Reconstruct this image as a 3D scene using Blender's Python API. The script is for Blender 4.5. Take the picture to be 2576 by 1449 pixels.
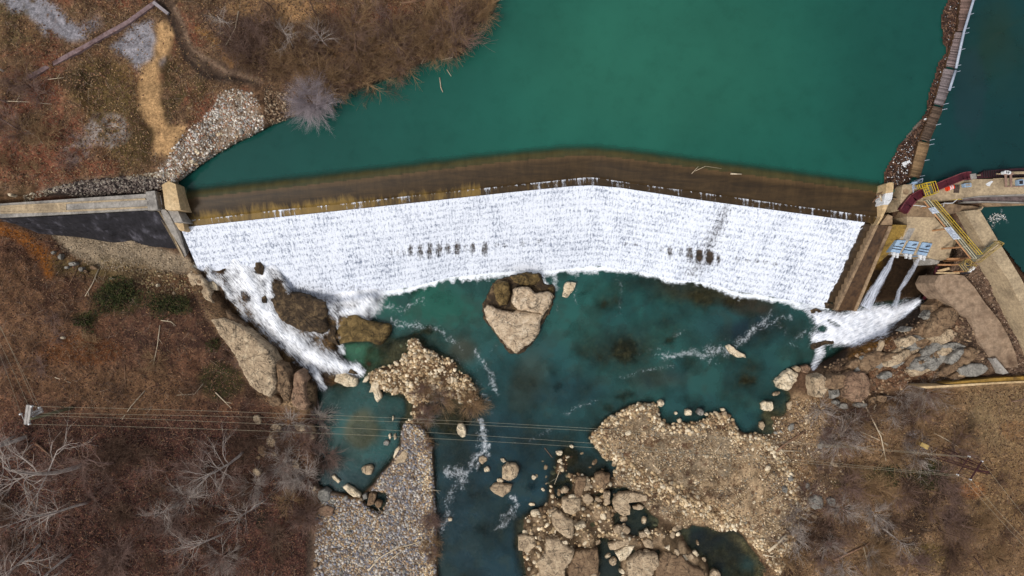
import bpy, math, random
import numpy as np
from mathutils import Vector, noise as mnoise
for o in list(bpy.data.objects): bpy.data.objects.remove(o)
S = bpy.context.scene
COL = S.collection
R = math.radians
random.seed(7); RNG = np.random.default_rng(7)

# ------------------------------------------------------------------ camera, sky, sun, exposure
CAMH = 100.0
cam = bpy.data.objects.new('camera', bpy.data.cameras.new('camera')); COL.objects.link(cam)
cam.data.sensor_width = 36; cam.data.lens = 24
cam.location = (0, 0, CAMH); cam.rotation_euler = (0, 0, 0)
cam.data.clip_end = 5000; cam.data.clip_start = 0.5
S.camera = cam
w = bpy.data.worlds.new("World"); S.world = w; w.use_nodes = True
nt = w.node_tree; bg = nt.nodes['Background']
sky = nt.nodes.new('ShaderNodeTexSky'); sky.sky_type = 'NISHITA'; sky.sun_disc = False
SUN_EL, SUN_ROT = R(58), R(200)
sky.sun_elevation = SUN_EL; sky.sun_rotation = SUN_ROT; sky.air_density = 1.0; sky.dust_density = 3.0
hs = nt.nodes.new('ShaderNodeHueSaturation'); hs.inputs['Saturation'].default_value = 0.35
nt.links.new(sky.outputs[0], hs.inputs['Color']); nt.links.new(hs.outputs[0], bg.inputs[0])
bg.inputs[1].default_value = 0.13
sun = bpy.data.objects.new('sun', bpy.data.lights.new('sun', 'SUN')); COL.objects.link(sun)
sun.data.energy = 1.6; sun.data.angle = R(12); sun.data.color = (1.0, 0.95, 0.88)
sd = Vector((math.sin(SUN_ROT)*math.cos(SUN_EL), math.cos(SUN_ROT)*math.cos(SUN_EL), math.sin(SUN_EL)))
# light arrives from the lower left of the picture, as the shadow north of the chute shows
sd = Vector((-0.44, -0.36, 0.82)).normalized()
sky.sun_elevation = math.asin(sd.z); sky.sun_rotation = math.atan2(sd.x, sd.y)
sun.rotation_euler = sd.to_track_quat('Z', 'Y').to_euler()
S.view_settings.view_transform = 'Standard'; S.view_settings.look = 'None'
S.view_settings.gamma = 1; S.view_settings.exposure = 0.22; S.view_settings.use_curve_mapping = False
S.render.resolution_x = 1024; S.render.resolution_y = 576

# ------------------------------------------------------------------ helpers
K0 = 150.0/2576
def U(dx, dy, z):                      # photo position (2576 wide) at real height z -> world
    k = K0*(CAMH-z)/CAMH
    return ((dx-1288)*k, (724.5-dy)*k, z)
def lin(c):
    c = np.asarray(c, float)/255.0
    return np.where(c <= 0.04045, c/12.92, ((c+0.055)/1.055)**2.4)
def L(c): return tuple(lin(c))+(1.0,)

class NT:
    def __init__(s, name):
        s.m = bpy.data.materials.new(name); s.m.use_nodes = True
        s.t = s.m.node_tree; s.n = s.t.nodes; s.b = s.n['Principled BSDF']; s.out = s.n['Material Output']
    def node(s, ty, **kw):
        n = s.n.new(ty)
        for k, v in kw.items():
            if k in n.inputs: n.inputs[k].default_value = v
            else: setattr(n, k, v)
        return n
    def link(s, a, b): s.t.links.new(a, b)
    def noise(s, scale, detail=4, rough=0.6, vec=None, dist=0.0):
        n = s.node('ShaderNodeTexNoise'); n.inputs['Scale'].default_value = scale
        n.inputs['Detail'].default_value = detail; n.inputs['Roughness'].default_value = rough
        n.inputs['Distortion'].default_value = dist
        if vec is not None: s.link(vec, n.inputs['Vector'])
        return n.outputs['Fac']
    def ramp(s, fac, stops):
        n = s.node('ShaderNodeValToRGB'); e = n.color_ramp.elements
        while len(e) < len(stops): e.new(0.5)
        for i, (p, c) in enumerate(stops):
            e[i].position = p; e[i].color = c if len(c) == 4 else (*c, 1)
        s.link(fac, n.inputs[0]); return n.outputs[0]
    def math(s, op, a, b=None, clamp=False):
        n = s.node('ShaderNodeMath', operation=op); n.use_clamp = clamp
        for i, v in enumerate((a, b)):
            if v is None: continue
            if isinstance(v, (int, float)): n.inputs[i].default_value = v
            else: s.link(v, n.inputs[i])
        return n.outputs[0]
    def mix(s, fac, a, b, blend='MIX'):
        n = s.node('ShaderNodeMix', data_type='RGBA', blend_type=blend)
        for i, v in ((0, fac), (6, a), (7, b)):
            if isinstance(v, (int, float)): n.inputs[i].default_value = v
            elif isinstance(v, tuple): n.inputs[i].default_value = v
            else: s.link(v, n.inputs[i])
        return n.outputs[2]
    def attr(s, name, color=False):
        n = s.node('ShaderNodeAttribute'); n.attribute_name = name
        return n.outputs['Color'] if color else n.outputs['Fac']
    def obj(s): return s.node('ShaderNodeTexCoord').outputs['Object']
    def pos(s): return s.node('ShaderNodeNewGeometry').outputs['Position']
    def mapping(s, vec, scale, rot=(0,0,0)):
        n = s.node('ShaderNodeMapping'); n.inputs['Scale'].default_value = scale
        n.inputs['Rotation'].default_value = rot; s.link(vec, n.inputs[0]); return n.outputs[0]
    def bump(s, h, strength=0.5, dist=0.1):
        n = s.node('ShaderNodeBump'); n.inputs['Strength'].default_value = strength
        n.inputs['Distance'].default_value = dist; s.link(h, n.inputs['Height'])
        s.link(n.outputs[0], s.b.inputs['Normal']); return n.outputs[0]
G1 = (0.18, 0.18, 0.18, 1); W1 = (1, 1, 1, 1)

def mat_var(name, c1, c2, scale=1.5, rough=0.85, fine=12, spec=0.3, bump=0.3, c3=None, stretch=(1,1,1), metal=0):
    """weathered surface: two or three tones broken up by noise at two scales"""
    m = NT(name); v = m.mapping(m.pos(), stretch)
    a = m.noise(scale, 5, 0.65, v); b = m.noise(fine, 4, 0.7, v)
    st = [(0.32, L(c1)), (0.68, L(c2))]
    if c3: st = [(0.3, L(c1)), (0.55, L(c2)), (0.72, L(c3))]
    c = m.ramp(a, st)
    f = m.ramp(b, [(0.3, (0.62,)*3), (0.7, (1.25,)*3)])
    m.link(m.mix(1.0, c, f, 'MULTIPLY'), m.b.inputs['Base Color'])
    m.b.inputs['Roughness'].default_value = rough; m.b.inputs['Specular IOR Level'].default_value = spec
    m.b.inputs['Metallic'].default_value = metal
    m.bump(b, bump, 0.06); return m.m
def mat_attr(name, rough=0.9, fine=9, amt=(0.7, 1.3), spec=0.2, bump=0.3):
    m = NT(name); b = m.noise(fine, 5, 0.7, m.obj())
    f = m.ramp(b, [(0.3, (amt[0],)*3), (0.7, (amt[1],)*3)])
    m.link(m.mix(1.0, m.attr('Col', True), f, 'MULTIPLY'), m.b.inputs['Base Color'])
    m.b.inputs['Roughness'].default_value = rough; m.b.inputs['Specular IOR Level'].default_value = spec
    m.bump(b, bump, 0.08); return m.m

def tag(o, label=None, cat=None, group=None, kind=None):
    if label: o['label'] = label
    if cat: o['category'] = cat
    if group: o['group'] = group
    if kind: o['kind'] = kind
    return o
def link(name, me, parent=None, local=False):
    o = bpy.data.objects.new(name, me); COL.objects.link(o)
    if parent:
        o.parent = parent
        if not local:                  # mesh is in world coordinates: undo the parent's place
            q = parent; l = Vector((0, 0, 0))
            while q: l += q.location; q = q.parent
            o.location = -l
    return o
def empty(name, loc=(0,0,0)):
    o = bpy.data.objects.new(name, None); COL.objects.link(o); o.location = loc
    o.empty_display_size = 0.3; return o
def mesh_np(name, verts, faces, mat=None, col=None, smooth=False, attrs=None):
    verts = np.asarray(verts, np.float32); faces = np.asarray(faces, np.int32)
    me = bpy.data.meshes.new(name); me.vertices.add(len(verts)); me.vertices.foreach_set('co', verts.ravel())
    k = faces.shape[1]; me.loops.add(faces.size); me.loops.foreach_set('vertex_index', faces.ravel())
    me.polygons.add(len(faces)); me.polygons.foreach_set('loop_start', np.arange(0, faces.size, k, dtype=np.int32))
    if smooth: me.polygons.foreach_set('use_smooth', np.ones(len(faces), bool))
    me.update(calc_edges=True)
    if col is not None:
        a = me.color_attributes.new('Col', 'FLOAT_COLOR', 'POINT')
        c = np.ones((len(verts), 4), np.float32); c[:, :3] = col; a.data.foreach_set('color', c.ravel())
    for n, v in (attrs or {}).items():
        v = np.asarray(v, np.float32)
        if v.ndim == 1:
            a = me.attributes.new(n, 'FLOAT', 'POINT'); a.data.foreach_set('value', v)
        else:
            a = me.attributes.new(n, 'FLOAT_VECTOR', 'POINT'); a.data.foreach_set('vector', v.ravel())
    if mat: me.materials.append(mat)
    return me
class MB:
    """collects primitives into one mesh"""
    def __init__(s): s.v = []; s.f = []
    def add(s, vs, fs):
        o = len(s.v); s.v += [tuple(v) for v in vs]; s.f += [tuple(i+o for i in f) for f in fs]; return s
    def prism(s, top, bot):           # two equal loops, closed
        n = len(top)
        s.add(list(top)+list(bot), [tuple(range(n)), tuple(reversed(range(n, 2*n)))] +
              [(i, i+n, (i+1) % n+n, (i+1) % n) for i in range(n)]); return s
    def slab(s, poly, zt, zb):        # photo outline at height zt, straight down to zb
        t = [U(x, y, zt) for x, y in poly]; s.prism(t, [(a, b, zb) for a, b, c in t]); return s
    def slab2(s, polz, zb):           # outline with own height per corner
        t = [U(x, y, z) for x, y, z in polz]; s.prism(t, [(a, b, zb) for a, b, c in t]); return s
    def box(s, c, d, rz=0.0):
        cx, cy, cz = c; hx, hy, hz = d[0]/2, d[1]/2, d[2]/2; ca, sa = math.cos(rz), math.sin(rz)
        p = [(cx+ca*x-sa*y, cy+sa*x+ca*y) for x, y in ((-hx,-hy),(hx,-hy),(hx,hy),(-hx,hy))]
        s.prism([(a, b, cz+hz) for a, b in p], [(a, b, cz-hz) for a, b in p]); return s
    def tube(s, pts, r, n=6, r2=None):
        pts = [Vector(p) for p in pts]; base = len(s.v); m = len(pts)
        for i, p in enumerate(pts):
            d = (pts[min(i+1, m-1)]-pts[max(i-1, 0)]).normalized()
            a = d.cross(Vector((0.13, 0.31, 0.94))); a = a.normalized() if a.length > 1e-3 else Vector((1,0,0))
            b = d.cross(a); rr = r if r2 is None else r+(r2-r)*i/(m-1)
            for k in range(n):
                t = 2*math.pi*k/n; s.v.append(tuple(p+a*(rr*math.cos(t))+b*(rr*math.sin(t))))
        for i in range(m-1):
            for k in range(n):
                s.f.append((base+i*n+k, base+i*n+(k+1) % n, base+(i+1)*n+(k+1) % n, base+(i+1)*n+k))
        s.f.append(tuple(base+k for k in reversed(range(n)))); s.f.append(tuple(base+(m-1)*n+k for k in range(n)))
        return s
    def bar(s, a, b, wd, ht):          # box from a to b (tops), width wd, height ht below
        a = Vector(a); b = Vector(b); d = (b-a); d2 = Vector((d.x, d.y, 0)).normalized(); n = Vector((-d2.y, d2.x, 0))*wd/2
        t = [a+n, b+n, b-n, a-n]; s.prism(t, [p-Vector((0, 0, ht)) for p in t]); return s
    def build(s, name, mat, parent=None, bevel=0.0, smooth=False):
        me = bpy.data.meshes.new(name); me.from_pydata(s.v, [], s.f); me.materials.append(mat)
        import bmesh
        bm = bmesh.new(); bm.from_mesh(me); bmesh.ops.recalc_face_normals(bm, faces=bm.faces[:]); bm.to_mesh(me); bm.free()
        if smooth: me.polygons.foreach_set('use_smooth', [True]*len(me.polygons))
        o = link(name, me, parent)
        if bevel:
            m = o.modifiers.new('bevel', 'BEVEL'); m.width = bevel; m.segments = 2; m.limit_method = 'ANGLE'
        return o

# ---- numpy noise and masks
_T = RNG.random((256, 256))
def vnoise(x, y, seed=0):
    x = x+seed*17.31; y = y+seed*9.77
    xi = np.floor(x).astype(int); yi = np.floor(y).astype(int); fx = x-xi; fy = y-yi
    fx = fx*fx*(3-2*fx); fy = fy*fy*(3-2*fy)
    g = lambda a, b: _T[a & 255, b & 255]
    return (g(xi, yi)*(1-fx)+g(xi+1, yi)*fx)*(1-fy)+(g(xi, yi+1)*(1-fx)+g(xi+1, yi+1)*fx)*fy
def fbm(x, y, sc, octv=4, seed=0):
    t = 0; a = 1; s = 0
    for i in range(octv):
        t = t+a*vnoise(x/sc*2**i, y/sc*2**i, seed+i*3); s += a; a *= 0.55
    return t/s
def pip(poly, X, Y):
    r = np.zeros(X.shape, bool); n = len(poly)
    for i in range(n):
        x1, y1 = poly[i]; x2, y2 = poly[(i+1) % n]
        if y1 == y2: continue
        c = (y1 > Y) != (y2 > Y)
        r ^= c & (X < (x2-x1)*(Y-y1)/(y2-y1)+x1)
    return r
def linedist(pts, X, Y, wd):
    """1 on the polyline, 0 at its own width; wd a number or one per point"""
    best = np.zeros(X.shape)
    if not hasattr(wd, '__len__'): wd = [wd]*len(pts)
    for (a, wa), (b, wb) in zip(zip(pts, wd), list(zip(pts, wd))[1:]):
        dx, dy = b[0]-a[0], b[1]-a[1]; l = dx*dx+dy*dy+1e-9
        t = np.clip(((X-a[0])*dx+(Y-a[1])*dy)/l, 0, 1)
        d = np.hypot(X-a[0]-t*dx, Y-a[1]-t*dy)
        best = np.maximum(best, 1-d/(wa+(wb-wa)*t))
    return best
ST = 4
cx = np.arange(-300, 2880, ST, dtype=float); cy = np.arange(-260, 1712, ST, dtype=float)
X, Y = np.meshgrid(cx, cy)
WX = (fbm(X, Y, 60, 4, 11)-.5)*2; WY = (fbm(X, Y, 60, 4, 23)-.5)*2
def blur(a, r, p=2):
    k = max(1, int(round(r/ST)))
    for _ in range(p):
        for ax in (0, 1):
            c = np.cumsum(np.pad(a, [(k+1, k) if i == ax else (0, 0) for i in (0, 1)], mode='edge'), axis=ax)
            n = a.shape[ax]
            a = (np.take(c, range(2*k+1, 2*k+1+n), ax)-np.take(c, range(0, n), ax))/(2*k+1)
    return a
def reg(poly, bl=6, warp=0):
    m = pip(poly, X+WX*warp, Y+WY*warp).astype(float)
    return blur(m, bl) if bl else m
def sm(a, lo, hi):
    t = np.clip((a-lo)/(hi-lo), 0, 1); return t*t*(3-2*t)
def samp(A, dx, dy):
    fx = np.clip((np.asarray(dx, float)-cx[0])/ST, 0, len(cx)-1.001); fy = np.clip((np.asarray(dy, float)-cy[0])/ST, 0, len(cy)-1.001)
    i = fx.astype(int); j = fy.astype(int); a = fx-i; b = fy-j
    if A.ndim == 3: a = a[..., None]; b = b[..., None]
    return (A[j, i]*(1-a)+A[j, i+1]*a)*(1-b)+(A[j+1, i]*(1-a)+A[j+1, i+1]*a)*b

# ------------------------------------------------------------------ outlines read off the photograph
LA = [(440,491),(700,462),(1000,427),(1250,397),(1400,383),(1480,378),(1560,385),(1750,410),(2000,443),(2218,473)]   # submerged crest edge
LB = [(452,556),(555,546),(692,529),(877,511),(1044,491),(1211,474),(1401,454),(1475,446),(1500,447),(1598,462),(1708,477),(1881,501),(2032,522),(2212,546)]
LC = [(455,573),(644,553),(966,519),(1288,484),(1440,469),(1490,467),(1560,473),(1770,505),(1932,527),(2175,560),(2212,565)]
LD = [(545,790),(750,764),(944,736),(1037,722),(1137,697),(1211,689),(1321,681),(1405,680),(1495,669),(1588,680),(1701,705),(1788,714),(1855,734),(1932,745),(2062,772),(2104,778)]
RES = [(445,500),(450,465),(475,440),(530,405),(600,365),(680,322),(735,300),(800,290),(850,255),(900,235),(980,200),(1040,170),(1100,150),(1165,150),(1185,100),(1205,60),(1240,42),(1262,-5),(1300,-300),
       (3200,-300),(3200,425),(2576,424),(2420,434),(2320,462),(2270,470),(2222,476)]
CANAL = [(2465,522),(2576,512),(3200,505),(3200,1500),(2700,860),(2590,700),(2512,600)]
NWL = [(-400,-400),(1500,-400),(1250,60),(1160,150),(850,250),(450,465),(450,540),(-400,575)]
RIVER = [(455,560),(2215,555),(2190,700),(2300,745),(2318,762),(2270,800),(2235,835),(2150,868),(2110,895),(2050,918),(1990,925),(1955,960),(1985,1000),(1930,1012),(1912,1050),(1902,1085),
         (1865,1092),(1850,1068),(1830,1042),(1790,1038),(1770,1058),(1730,1062),(1662,1058),(1655,1018),(1600,1018),(1560,1035),(1520,1060),(1482,1100),(1500,1130),(1530,1160),(1545,1200),(1550,1240),
         (1500,1260),(1420,1200),(1385,1240),(1375,1280),(1310,1300),(1300,1345),(1320,1480),(1320,1720),(1095,1720),(1095,1449),(1095,1300),(1088,1200),(1085,1120),(1065,1078),(1015,1062),(1008,1130),(985,1168),
         (960,1190),(940,1225),(900,1258),(860,1242),(800,1225),(790,1195),(815,1160),(785,1125),(800,1090),(775,1060),(795,1020),(795,970),(760,930),(700,905),(640,855),(600,800),(560,750),(520,700),(490,640)]
BARN = [(930,968),(912,945),(960,922),(975,890),(985,860),(1050,846),(1065,878),(1100,885),(1150,902),(1190,940),(1202,980),(1212,1022),(1180,1030),(1130,1010),(1090,990),(1075,1065),(1025,1065),(1020,990),(960,992)]
BARM = [(1015,1060),(1065,1075),(1085,1120),(1090,1200),(1096,1300),(1096,1760),(770,1760),(775,1235),(800,1222),(860,1242),(900,1260),(940,1222),(960,1190),(985,1168),(1005,1130)]
BARR = [(1482,1100),(1520,1060),(1560,1035),(1600,1016),(1655,1014),(1660,1058),(1730,1064),(1770,1058),(1790,1036),(1830,1040),(1850,1068),(1865,1095),(1905,1088),(1960,1130),(2040,1280),(1960,1449),(1860,1330),(1780,1345),(1700,1320),(1640,1290),(1545,1240),(1545,1195),(1525,1160)]
ROCKY = [(1440,1125),(1400,1150),(1385,1200),(1375,1260),(1310,1300),(1300,1345),(1320,1449),(1320,1760),(1860,1760),(1790,1420),(1740,1330),(1660,1310),(1560,1240),(1530,1170)]
POOLS = [[(1530,1230),(1580,1225),(1640,1300),(1650,1320),(1600,1345),(1550,1330),(1535,1280)], [(1735,1320),(1790,1330),(1850,1370),(1900,1420),(1900,1500),(1800,1500),(1775,1400),(1730,1370)],
         [(1655,1018),(1700,1040),(1760,1035),(1730,1062),(1670,1070)], [(1950,975),(1985,990),(1975,1040),(1935,1035)],
         [(1385,1210),(1420,1180),(1440,1230),(1400,1260)],[(1505,1350),(1560,1360),(1560,1460),(1500,1470)],[(940,1230),(975,1240),(965,1290),(925,1275),(910,1250)],[(1560,1160),(1500,1150),(1470,1130),(1450,1145),(1480,1190),(1540,1200)]]
CASC = [(455,560),(700,620),(965,740),(925,800),(990,830),(975,862),(905,860),(870,880),(905,945),(880,975),(790,975),(700,905),(640,855),(560,750),(510,690)]

# ------------------------------------------------------------------ terrain heights
h = np.full(X.shape, 4.2)
h = h+sm(X, 700, -100)*5.0*sm(Y, 560, 800)-sm(X, 380, 800)*2.2*sm(Y, 560, 800)          # left wooded slope
h = h+sm(X, 2050, 2600)*4.0*sm(Y, 1500, 900)-sm(X, 2150, 1850)*2.6*(X > 1300)
h = h*(1-0.0)
def lay(m, z): 
    global h
    h = h*(1-m)+z*m
lay(reg(NWL, 10, 4), 10.6+sm(X, 700, 100)*1.6+(fbm(X, Y, 90, 4, 3)-.5)*1.6)
lay(reg([(2245,470),(2700,420),(3200,420),(3200,1000),(2700,900),(2480,560),(2440,600),(2400,690),(2290,680),(2235,600)], 8, 2), 8.3)
lay(reg([(2262,535),(2380,540),(2412,600),(2400,660),(2365,690),(2255,690),(2240,600)], 6, 0), 3.0)
lay(reg([(2180,690),(2330,700),(2345,760),(2270,830),(2170,800)], 8, 4), 1.2)
lay(reg([(2200,560),(2260,560),(2350,670),(2320,740),(2180,760),(2090,790)], 6, 0), 0.7)
lay(reg(BARR+[], 14, 6), 1.0); 
lay(reg(RIVER, 7, 5), -1.3)
lay(reg([(2206,560),(2262,560),(2360,670),(2352,740),(2312,752),(2240,762),(2190,768),(2140,778),(2100,800),(2090,790)], 5, 0), sm(Y, 780, 600)*2.6+.35)
# wet rocks that the water runs over on the left
tt = ((X-500)*0.72+(Y-620)*0.69)/500
rid = 1-np.abs(fbm(X*0.8+Y*0.5, Y*0.8-X*0.5, 55, 4, 31)-.5)*3.2
mC = reg(CASC, 7, 3)
lay(mC, np.clip(5.4*(1-tt), 0.1, 6)*0.85+rid*0.8-0.3)
lay(reg([(842,862),(935,862),(950,900),(925,945),(905,945),(870,905)], 5, 4), -1.0)
lay(reg(BARN, 8, 10), 0.5); h = h+reg(BARN, 4, 6)*(fbm(X, Y, 20, 3, 94)-.5)*.7; lay(reg(BARM, 7, 9), 0.75); lay(reg(ROCKY, 9, 7), 0.35+(fbm(X, Y, 34, 3, 8)-.5)*2.2)
lay(reg(BARR, 7, 9), 0.8); h = h+reg(BARR, 4, 6)*(fbm(X, Y, 22, 3, 93)-.5)*.9
for p in POOLS: lay(reg(p, 5, 5), -0.7)
lay(reg([(915,870),(1025,850),(1035,890),(1010,915),(960,925),(930,945),(905,930)], 6, 8), (fbm(X, Y, 18, 3, 95)-.5)*1.2-.12)
lay(reg([(1085,985),(1160,1020),(1200,1035),(1150,1100),(1080,1085)], 6, 5), -0.35)
# reservoir and canal beds
mRes = reg(RES, 6, 4); lay(mRes, 5.2)
shal = reg([(460,470),(700,462),(1480,380),(2220,472),(2220,440),(1480,345),(1000,395),(640,440)], 8, 2)
lay(shal*0.0, 8.5)
lay(reg(CANAL, 5, 0), 4.5)
lay(reg([(2604,-300),(2592,60),(2606,180),(2660,260),(3400,300),(3400,-300)], 6, 8), 10.0)
# cliffy rock on both banks
mRockL = np.clip(reg([(470,680),(520,670),(560,740),(640,850),(700,900),(760,930),(795,980),(790,1040),(740,1035),(650,1000),(610,930),(560,850),(500,760)], 5, 8), 0, 1)
mRockR = np.clip(reg([(2060,925),(2150,870),(2235,838),(2290,790),(2330,740),(2345,690),(2420,740),(2480,850),(2500,940),(2330,965),(2200,990),(2180,1010),(2060,1010),(2040,960)], 6, 8), 0, 1)
rb = rid*0.55+(np.abs(fbm(X, Y, 26, 3, 41)-.5)*3)*0.5+(np.floor(fbm(X*0.6+Y, Y*0.4-X*.3, 40, 2, 5)*7)/7)*1.6
h = h+mRockL*(rb*.45)+mRockR*(rb*.7)
dry = 1-np.clip(mRes+reg(CANAL, 5, 0)+reg(RIVER, 6, 5)*(1-mC), 0, 1)
h = h+(fbm(X, Y, 38, 4, 2)-.5)*0.9*dry*(1-reg(BARM, 8)*.7)+(fbm(X, Y, 12, 3, 19)-.5)*0.35
h = h+(fbm(X, Y, 70, 4, 77)-.5)*1.3*reg(RIVER, 8)*(1-mC)
# the ground under the dam and the abutments stays below them
lay(reg([(452,500)]+LA[1:-1]+[(2222,480),(2215,640),(2100,700)]+LD[::-1][2:-1]+[(700,640),(470,560)], 3), -1.5)
h = np.where(pip([(-400,500),(370,482),(450,470),(452,560),(440,600),(380,590),(200,545),(-400,570)], X, Y), np.minimum(h, 9.6), h)
h = blur(h, 3, 1)

# ------------------------------------------------------------------ terrain colours (own colours, with shade painted into the south-east hollows)
C = np.zeros(X.shape+(3,)); C[:] = lin((88, 66, 50))
n1 = fbm(X, Y, 110, 5, 51); n2 = fbm(X, Y, 30, 4, 61); n3 = fbm(X, Y, 12, 3, 71)
def paint(m, c, a=1.0):
    global C
    m = np.clip(m*a, 0, 1)[..., None]; C = C*(1-m)+lin(c)*m
def blob(x, y, rx, ry=None, ang=0, soft=.5, warp=14):
    ry = ry or rx; dx = X+WX*warp-x; dy = Y+WY*warp-y; ca, sa = math.cos(R(ang)), math.sin(R(ang))
    r = np.hypot((dx*ca+dy*sa)/rx, (-dx*sa+dy*ca)/ry); return sm(r, 1.25, 1.25-soft)
NW = reg(NWL, 3, 3)
paint(NW, (104, 80, 58)); paint(NW*sm(n1, .45, .62), (118, 74, 54)); paint(NW*sm(n2, .52, .66), (84, 66, 44), .7); paint(NW*sm(n3, .55, .75), (140, 108, 84), .5)
paint(blob(90, 300, 130, 150)*sm(n2, .4, .6), (122, 74, 56), .8); paint(blob(40, 60, 90, 60), (98, 90, 58), .5)
paint(reg([(200,150),(340,150),(350,300),(392,390),(320,430),(240,350),(170,230)], 12, 16), (92, 76, 42), .8)
paint(blob(190, 200, 55, 25), (58, 48, 28), .8); paint(blob(355, 330, 28, 80, -10), (64, 52, 30), .8)
for g in ([(5,-300),(0,0),(50,32),(110,66),(160,98),(188,116),(222,98),(205,75),(150,30),(118,0),(90,-300)], [(345,60),(378,48),(388,100),(418,145),(400,160),(352,168),(328,140),(276,108),(305,85)]):
    paint(reg(g, 5, 24)*sm(n3, .15, .4), (144, 141, 146), .92)
paint(reg([(190,112),(255,60),(240,40),(200,60)], 6, 12), (140, 136, 142), .7)
paint(blob(268, 330, 60, 42)*sm(n3, .3, .55), (150, 140, 134), .8); paint(blob(190, 375, 42, 38)*sm(n3, .35, .6), (150, 140, 136), .6)
paint(reg([(395,50),(420,55),(442,85),(422,130),(402,150),(412,240),(415,310),(472,320),(462,348),(430,392),(385,382),(380,320),(348,270),(344,230),(356,160),(386,140),(388,110)], 4, 16), (176, 140, 98))
paint(reg([(420,150),(500,170),(520,230),(480,290),(420,310),(415,220)], 8, 10)*sm(n2,.35,.6), (78, 66, 40), .9)
TH = reg([(600,20),(900,60),(1260,0),(1180,150),(860,255),(740,300),(640,300),(620,230),(660,190),(560,130),(470,20)], 10, 16)
paint(TH, (92, 70, 54)); paint(TH*sm(n2, .48, .6), (66, 48, 38), .9); paint(TH*sm(n1, .5, .62)*sm(n3, .4, .6), (140, 108, 80), .8)
for b in ((700, 20, 120, 34), (1150, 55, 50, 45), (890, 130, 85, 18), (1095, 95, 24, 16), (765, 185, 30, 18), (830, 145, 24, 16), (1210, 15, 60, 30)): paint(blob(*b), (172, 134, 92), .85)
paint(reg([(375,-300),(460,-300),(442,0),(466,80),(505,140),(560,152),(650,180),(655,222),(560,210),(500,196),(468,150),(425,60),(385,0)], 5, 8), (82, 66, 54), .95)
paint(linedist([(395,-20),(430,60),(470,150),(520,195),(640,205)], X+WX*6, Y+WY*6, 9)*1.6, (58, 46, 38), .9); paint(linedist([(440,20),(480,120),(560,178),(660,205)], X+WX*6, Y+WY*6, 9)*1.6, (122, 100, 82), .8)
paint(linedist([(500,75),(540,100),(560,130),(580,165)], X+WX*8, Y+WY*8, 12)*1.5, (150, 110, 66), .8)
paint(reg([(560,228),(620,236),(668,300),(668,338),(735,300),(690,330),(560,392),(480,432),(446,470),(410,474),(370,468),(410,420),(440,380),(505,310)], 5, 10), (140, 122, 104))
paint(reg([(660,215),(735,225),(745,300),(680,330),(668,290)], 6, 10), (62, 48, 38), .9)
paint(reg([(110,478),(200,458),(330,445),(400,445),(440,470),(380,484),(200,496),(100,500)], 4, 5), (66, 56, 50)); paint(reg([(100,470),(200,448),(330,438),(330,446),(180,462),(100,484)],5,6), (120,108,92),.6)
# south-west slope
SW = reg([(-400,560),(465,640),(520,690),(640,860),(790,1030),(790,1760),(-400,1760)], 3, 4)
paint(SW, (94, 66, 52)); paint(SW*sm(n1, .48, .62), (110, 76, 56), .8); paint(SW*sm(n2, .5, .62), (70, 50, 42), .8); paint(SW*sm(n3, .55, .72), (132, 96, 72), .5)
paint(reg([(-400,640),(0,650),(230,690),(215,900),(420,930),(520,1000),(330,1060),(100,990),(-400,1000)], 20, 26), (126, 94, 66), .55)
paint(blob(330, 985, 130, 60), (122, 92, 66), .5)
paint(blob(620, 930, 60, 90, -30)*sm(n2, .35, .6), (60, 42, 34), .7)
FR = reg([(-400,1060),(140,1075),(400,1080),(700,1030),(790,1060),(780,1760),(-400,1760)], 20, 24)
paint(FR, (78, 52, 46), .8); paint(FR*sm(n2, .46, .62), (52, 36, 32), .8); paint(FR*sm(n3, .56, .7), (112, 74, 60), .6)
paint(linedist([(-60,545),(60,600),(120,655),(118,690)], X+WX*9, Y+WY*9, [26, 22, 30, 18])*1.6, (138, 84, 34), .85)
paint(reg([(60,700),(140,640),(220,700),(180,800),(90,800)], 14, 16)*sm(n2,.4,.6), (66,44,34), .8); paint(blob(200, 880, 110, 40), (104, 62, 32), .7)
paint(reg([(120,640),(230,660),(330,700),(330,740),(220,700),(130,680)], 8, 10), (112, 96, 62), .8)
paint(reg([(130,588),(230,592),(350,600),(466,645),(520,668),(500,690),(450,688),(350,668),(250,672),(160,632)], 5, 7), (160, 142, 118), .95)
paint(reg([(230,640),(350,660),(440,690),(440,710),(300,700)], 8, 8), (122, 104, 76), .8)
paint(reg([(350,692),(470,690),(500,720),(470,760),(370,740)], 8, 10), (92, 66, 46), .8); paint(blob(540, 800, 40, 90, -35), (52, 40, 32), .6)
for b in ((290, 755, 70, 42), (425, 770, 55, 26), (215, 800, 34, 18), (540, 865, 16, 12), (560,960,60,45)): paint(blob(*b), (48, 54, 24), .75)
paint(reg([(680,1030),(790,1030),(800,1090),(780,1200),(720,1230),(690,1130)], 10, 12), (128, 98, 72), .8)
paint(blob(690,1320,50,80)*sm(n2,.45,.6), (40,38,28), .8)
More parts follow.
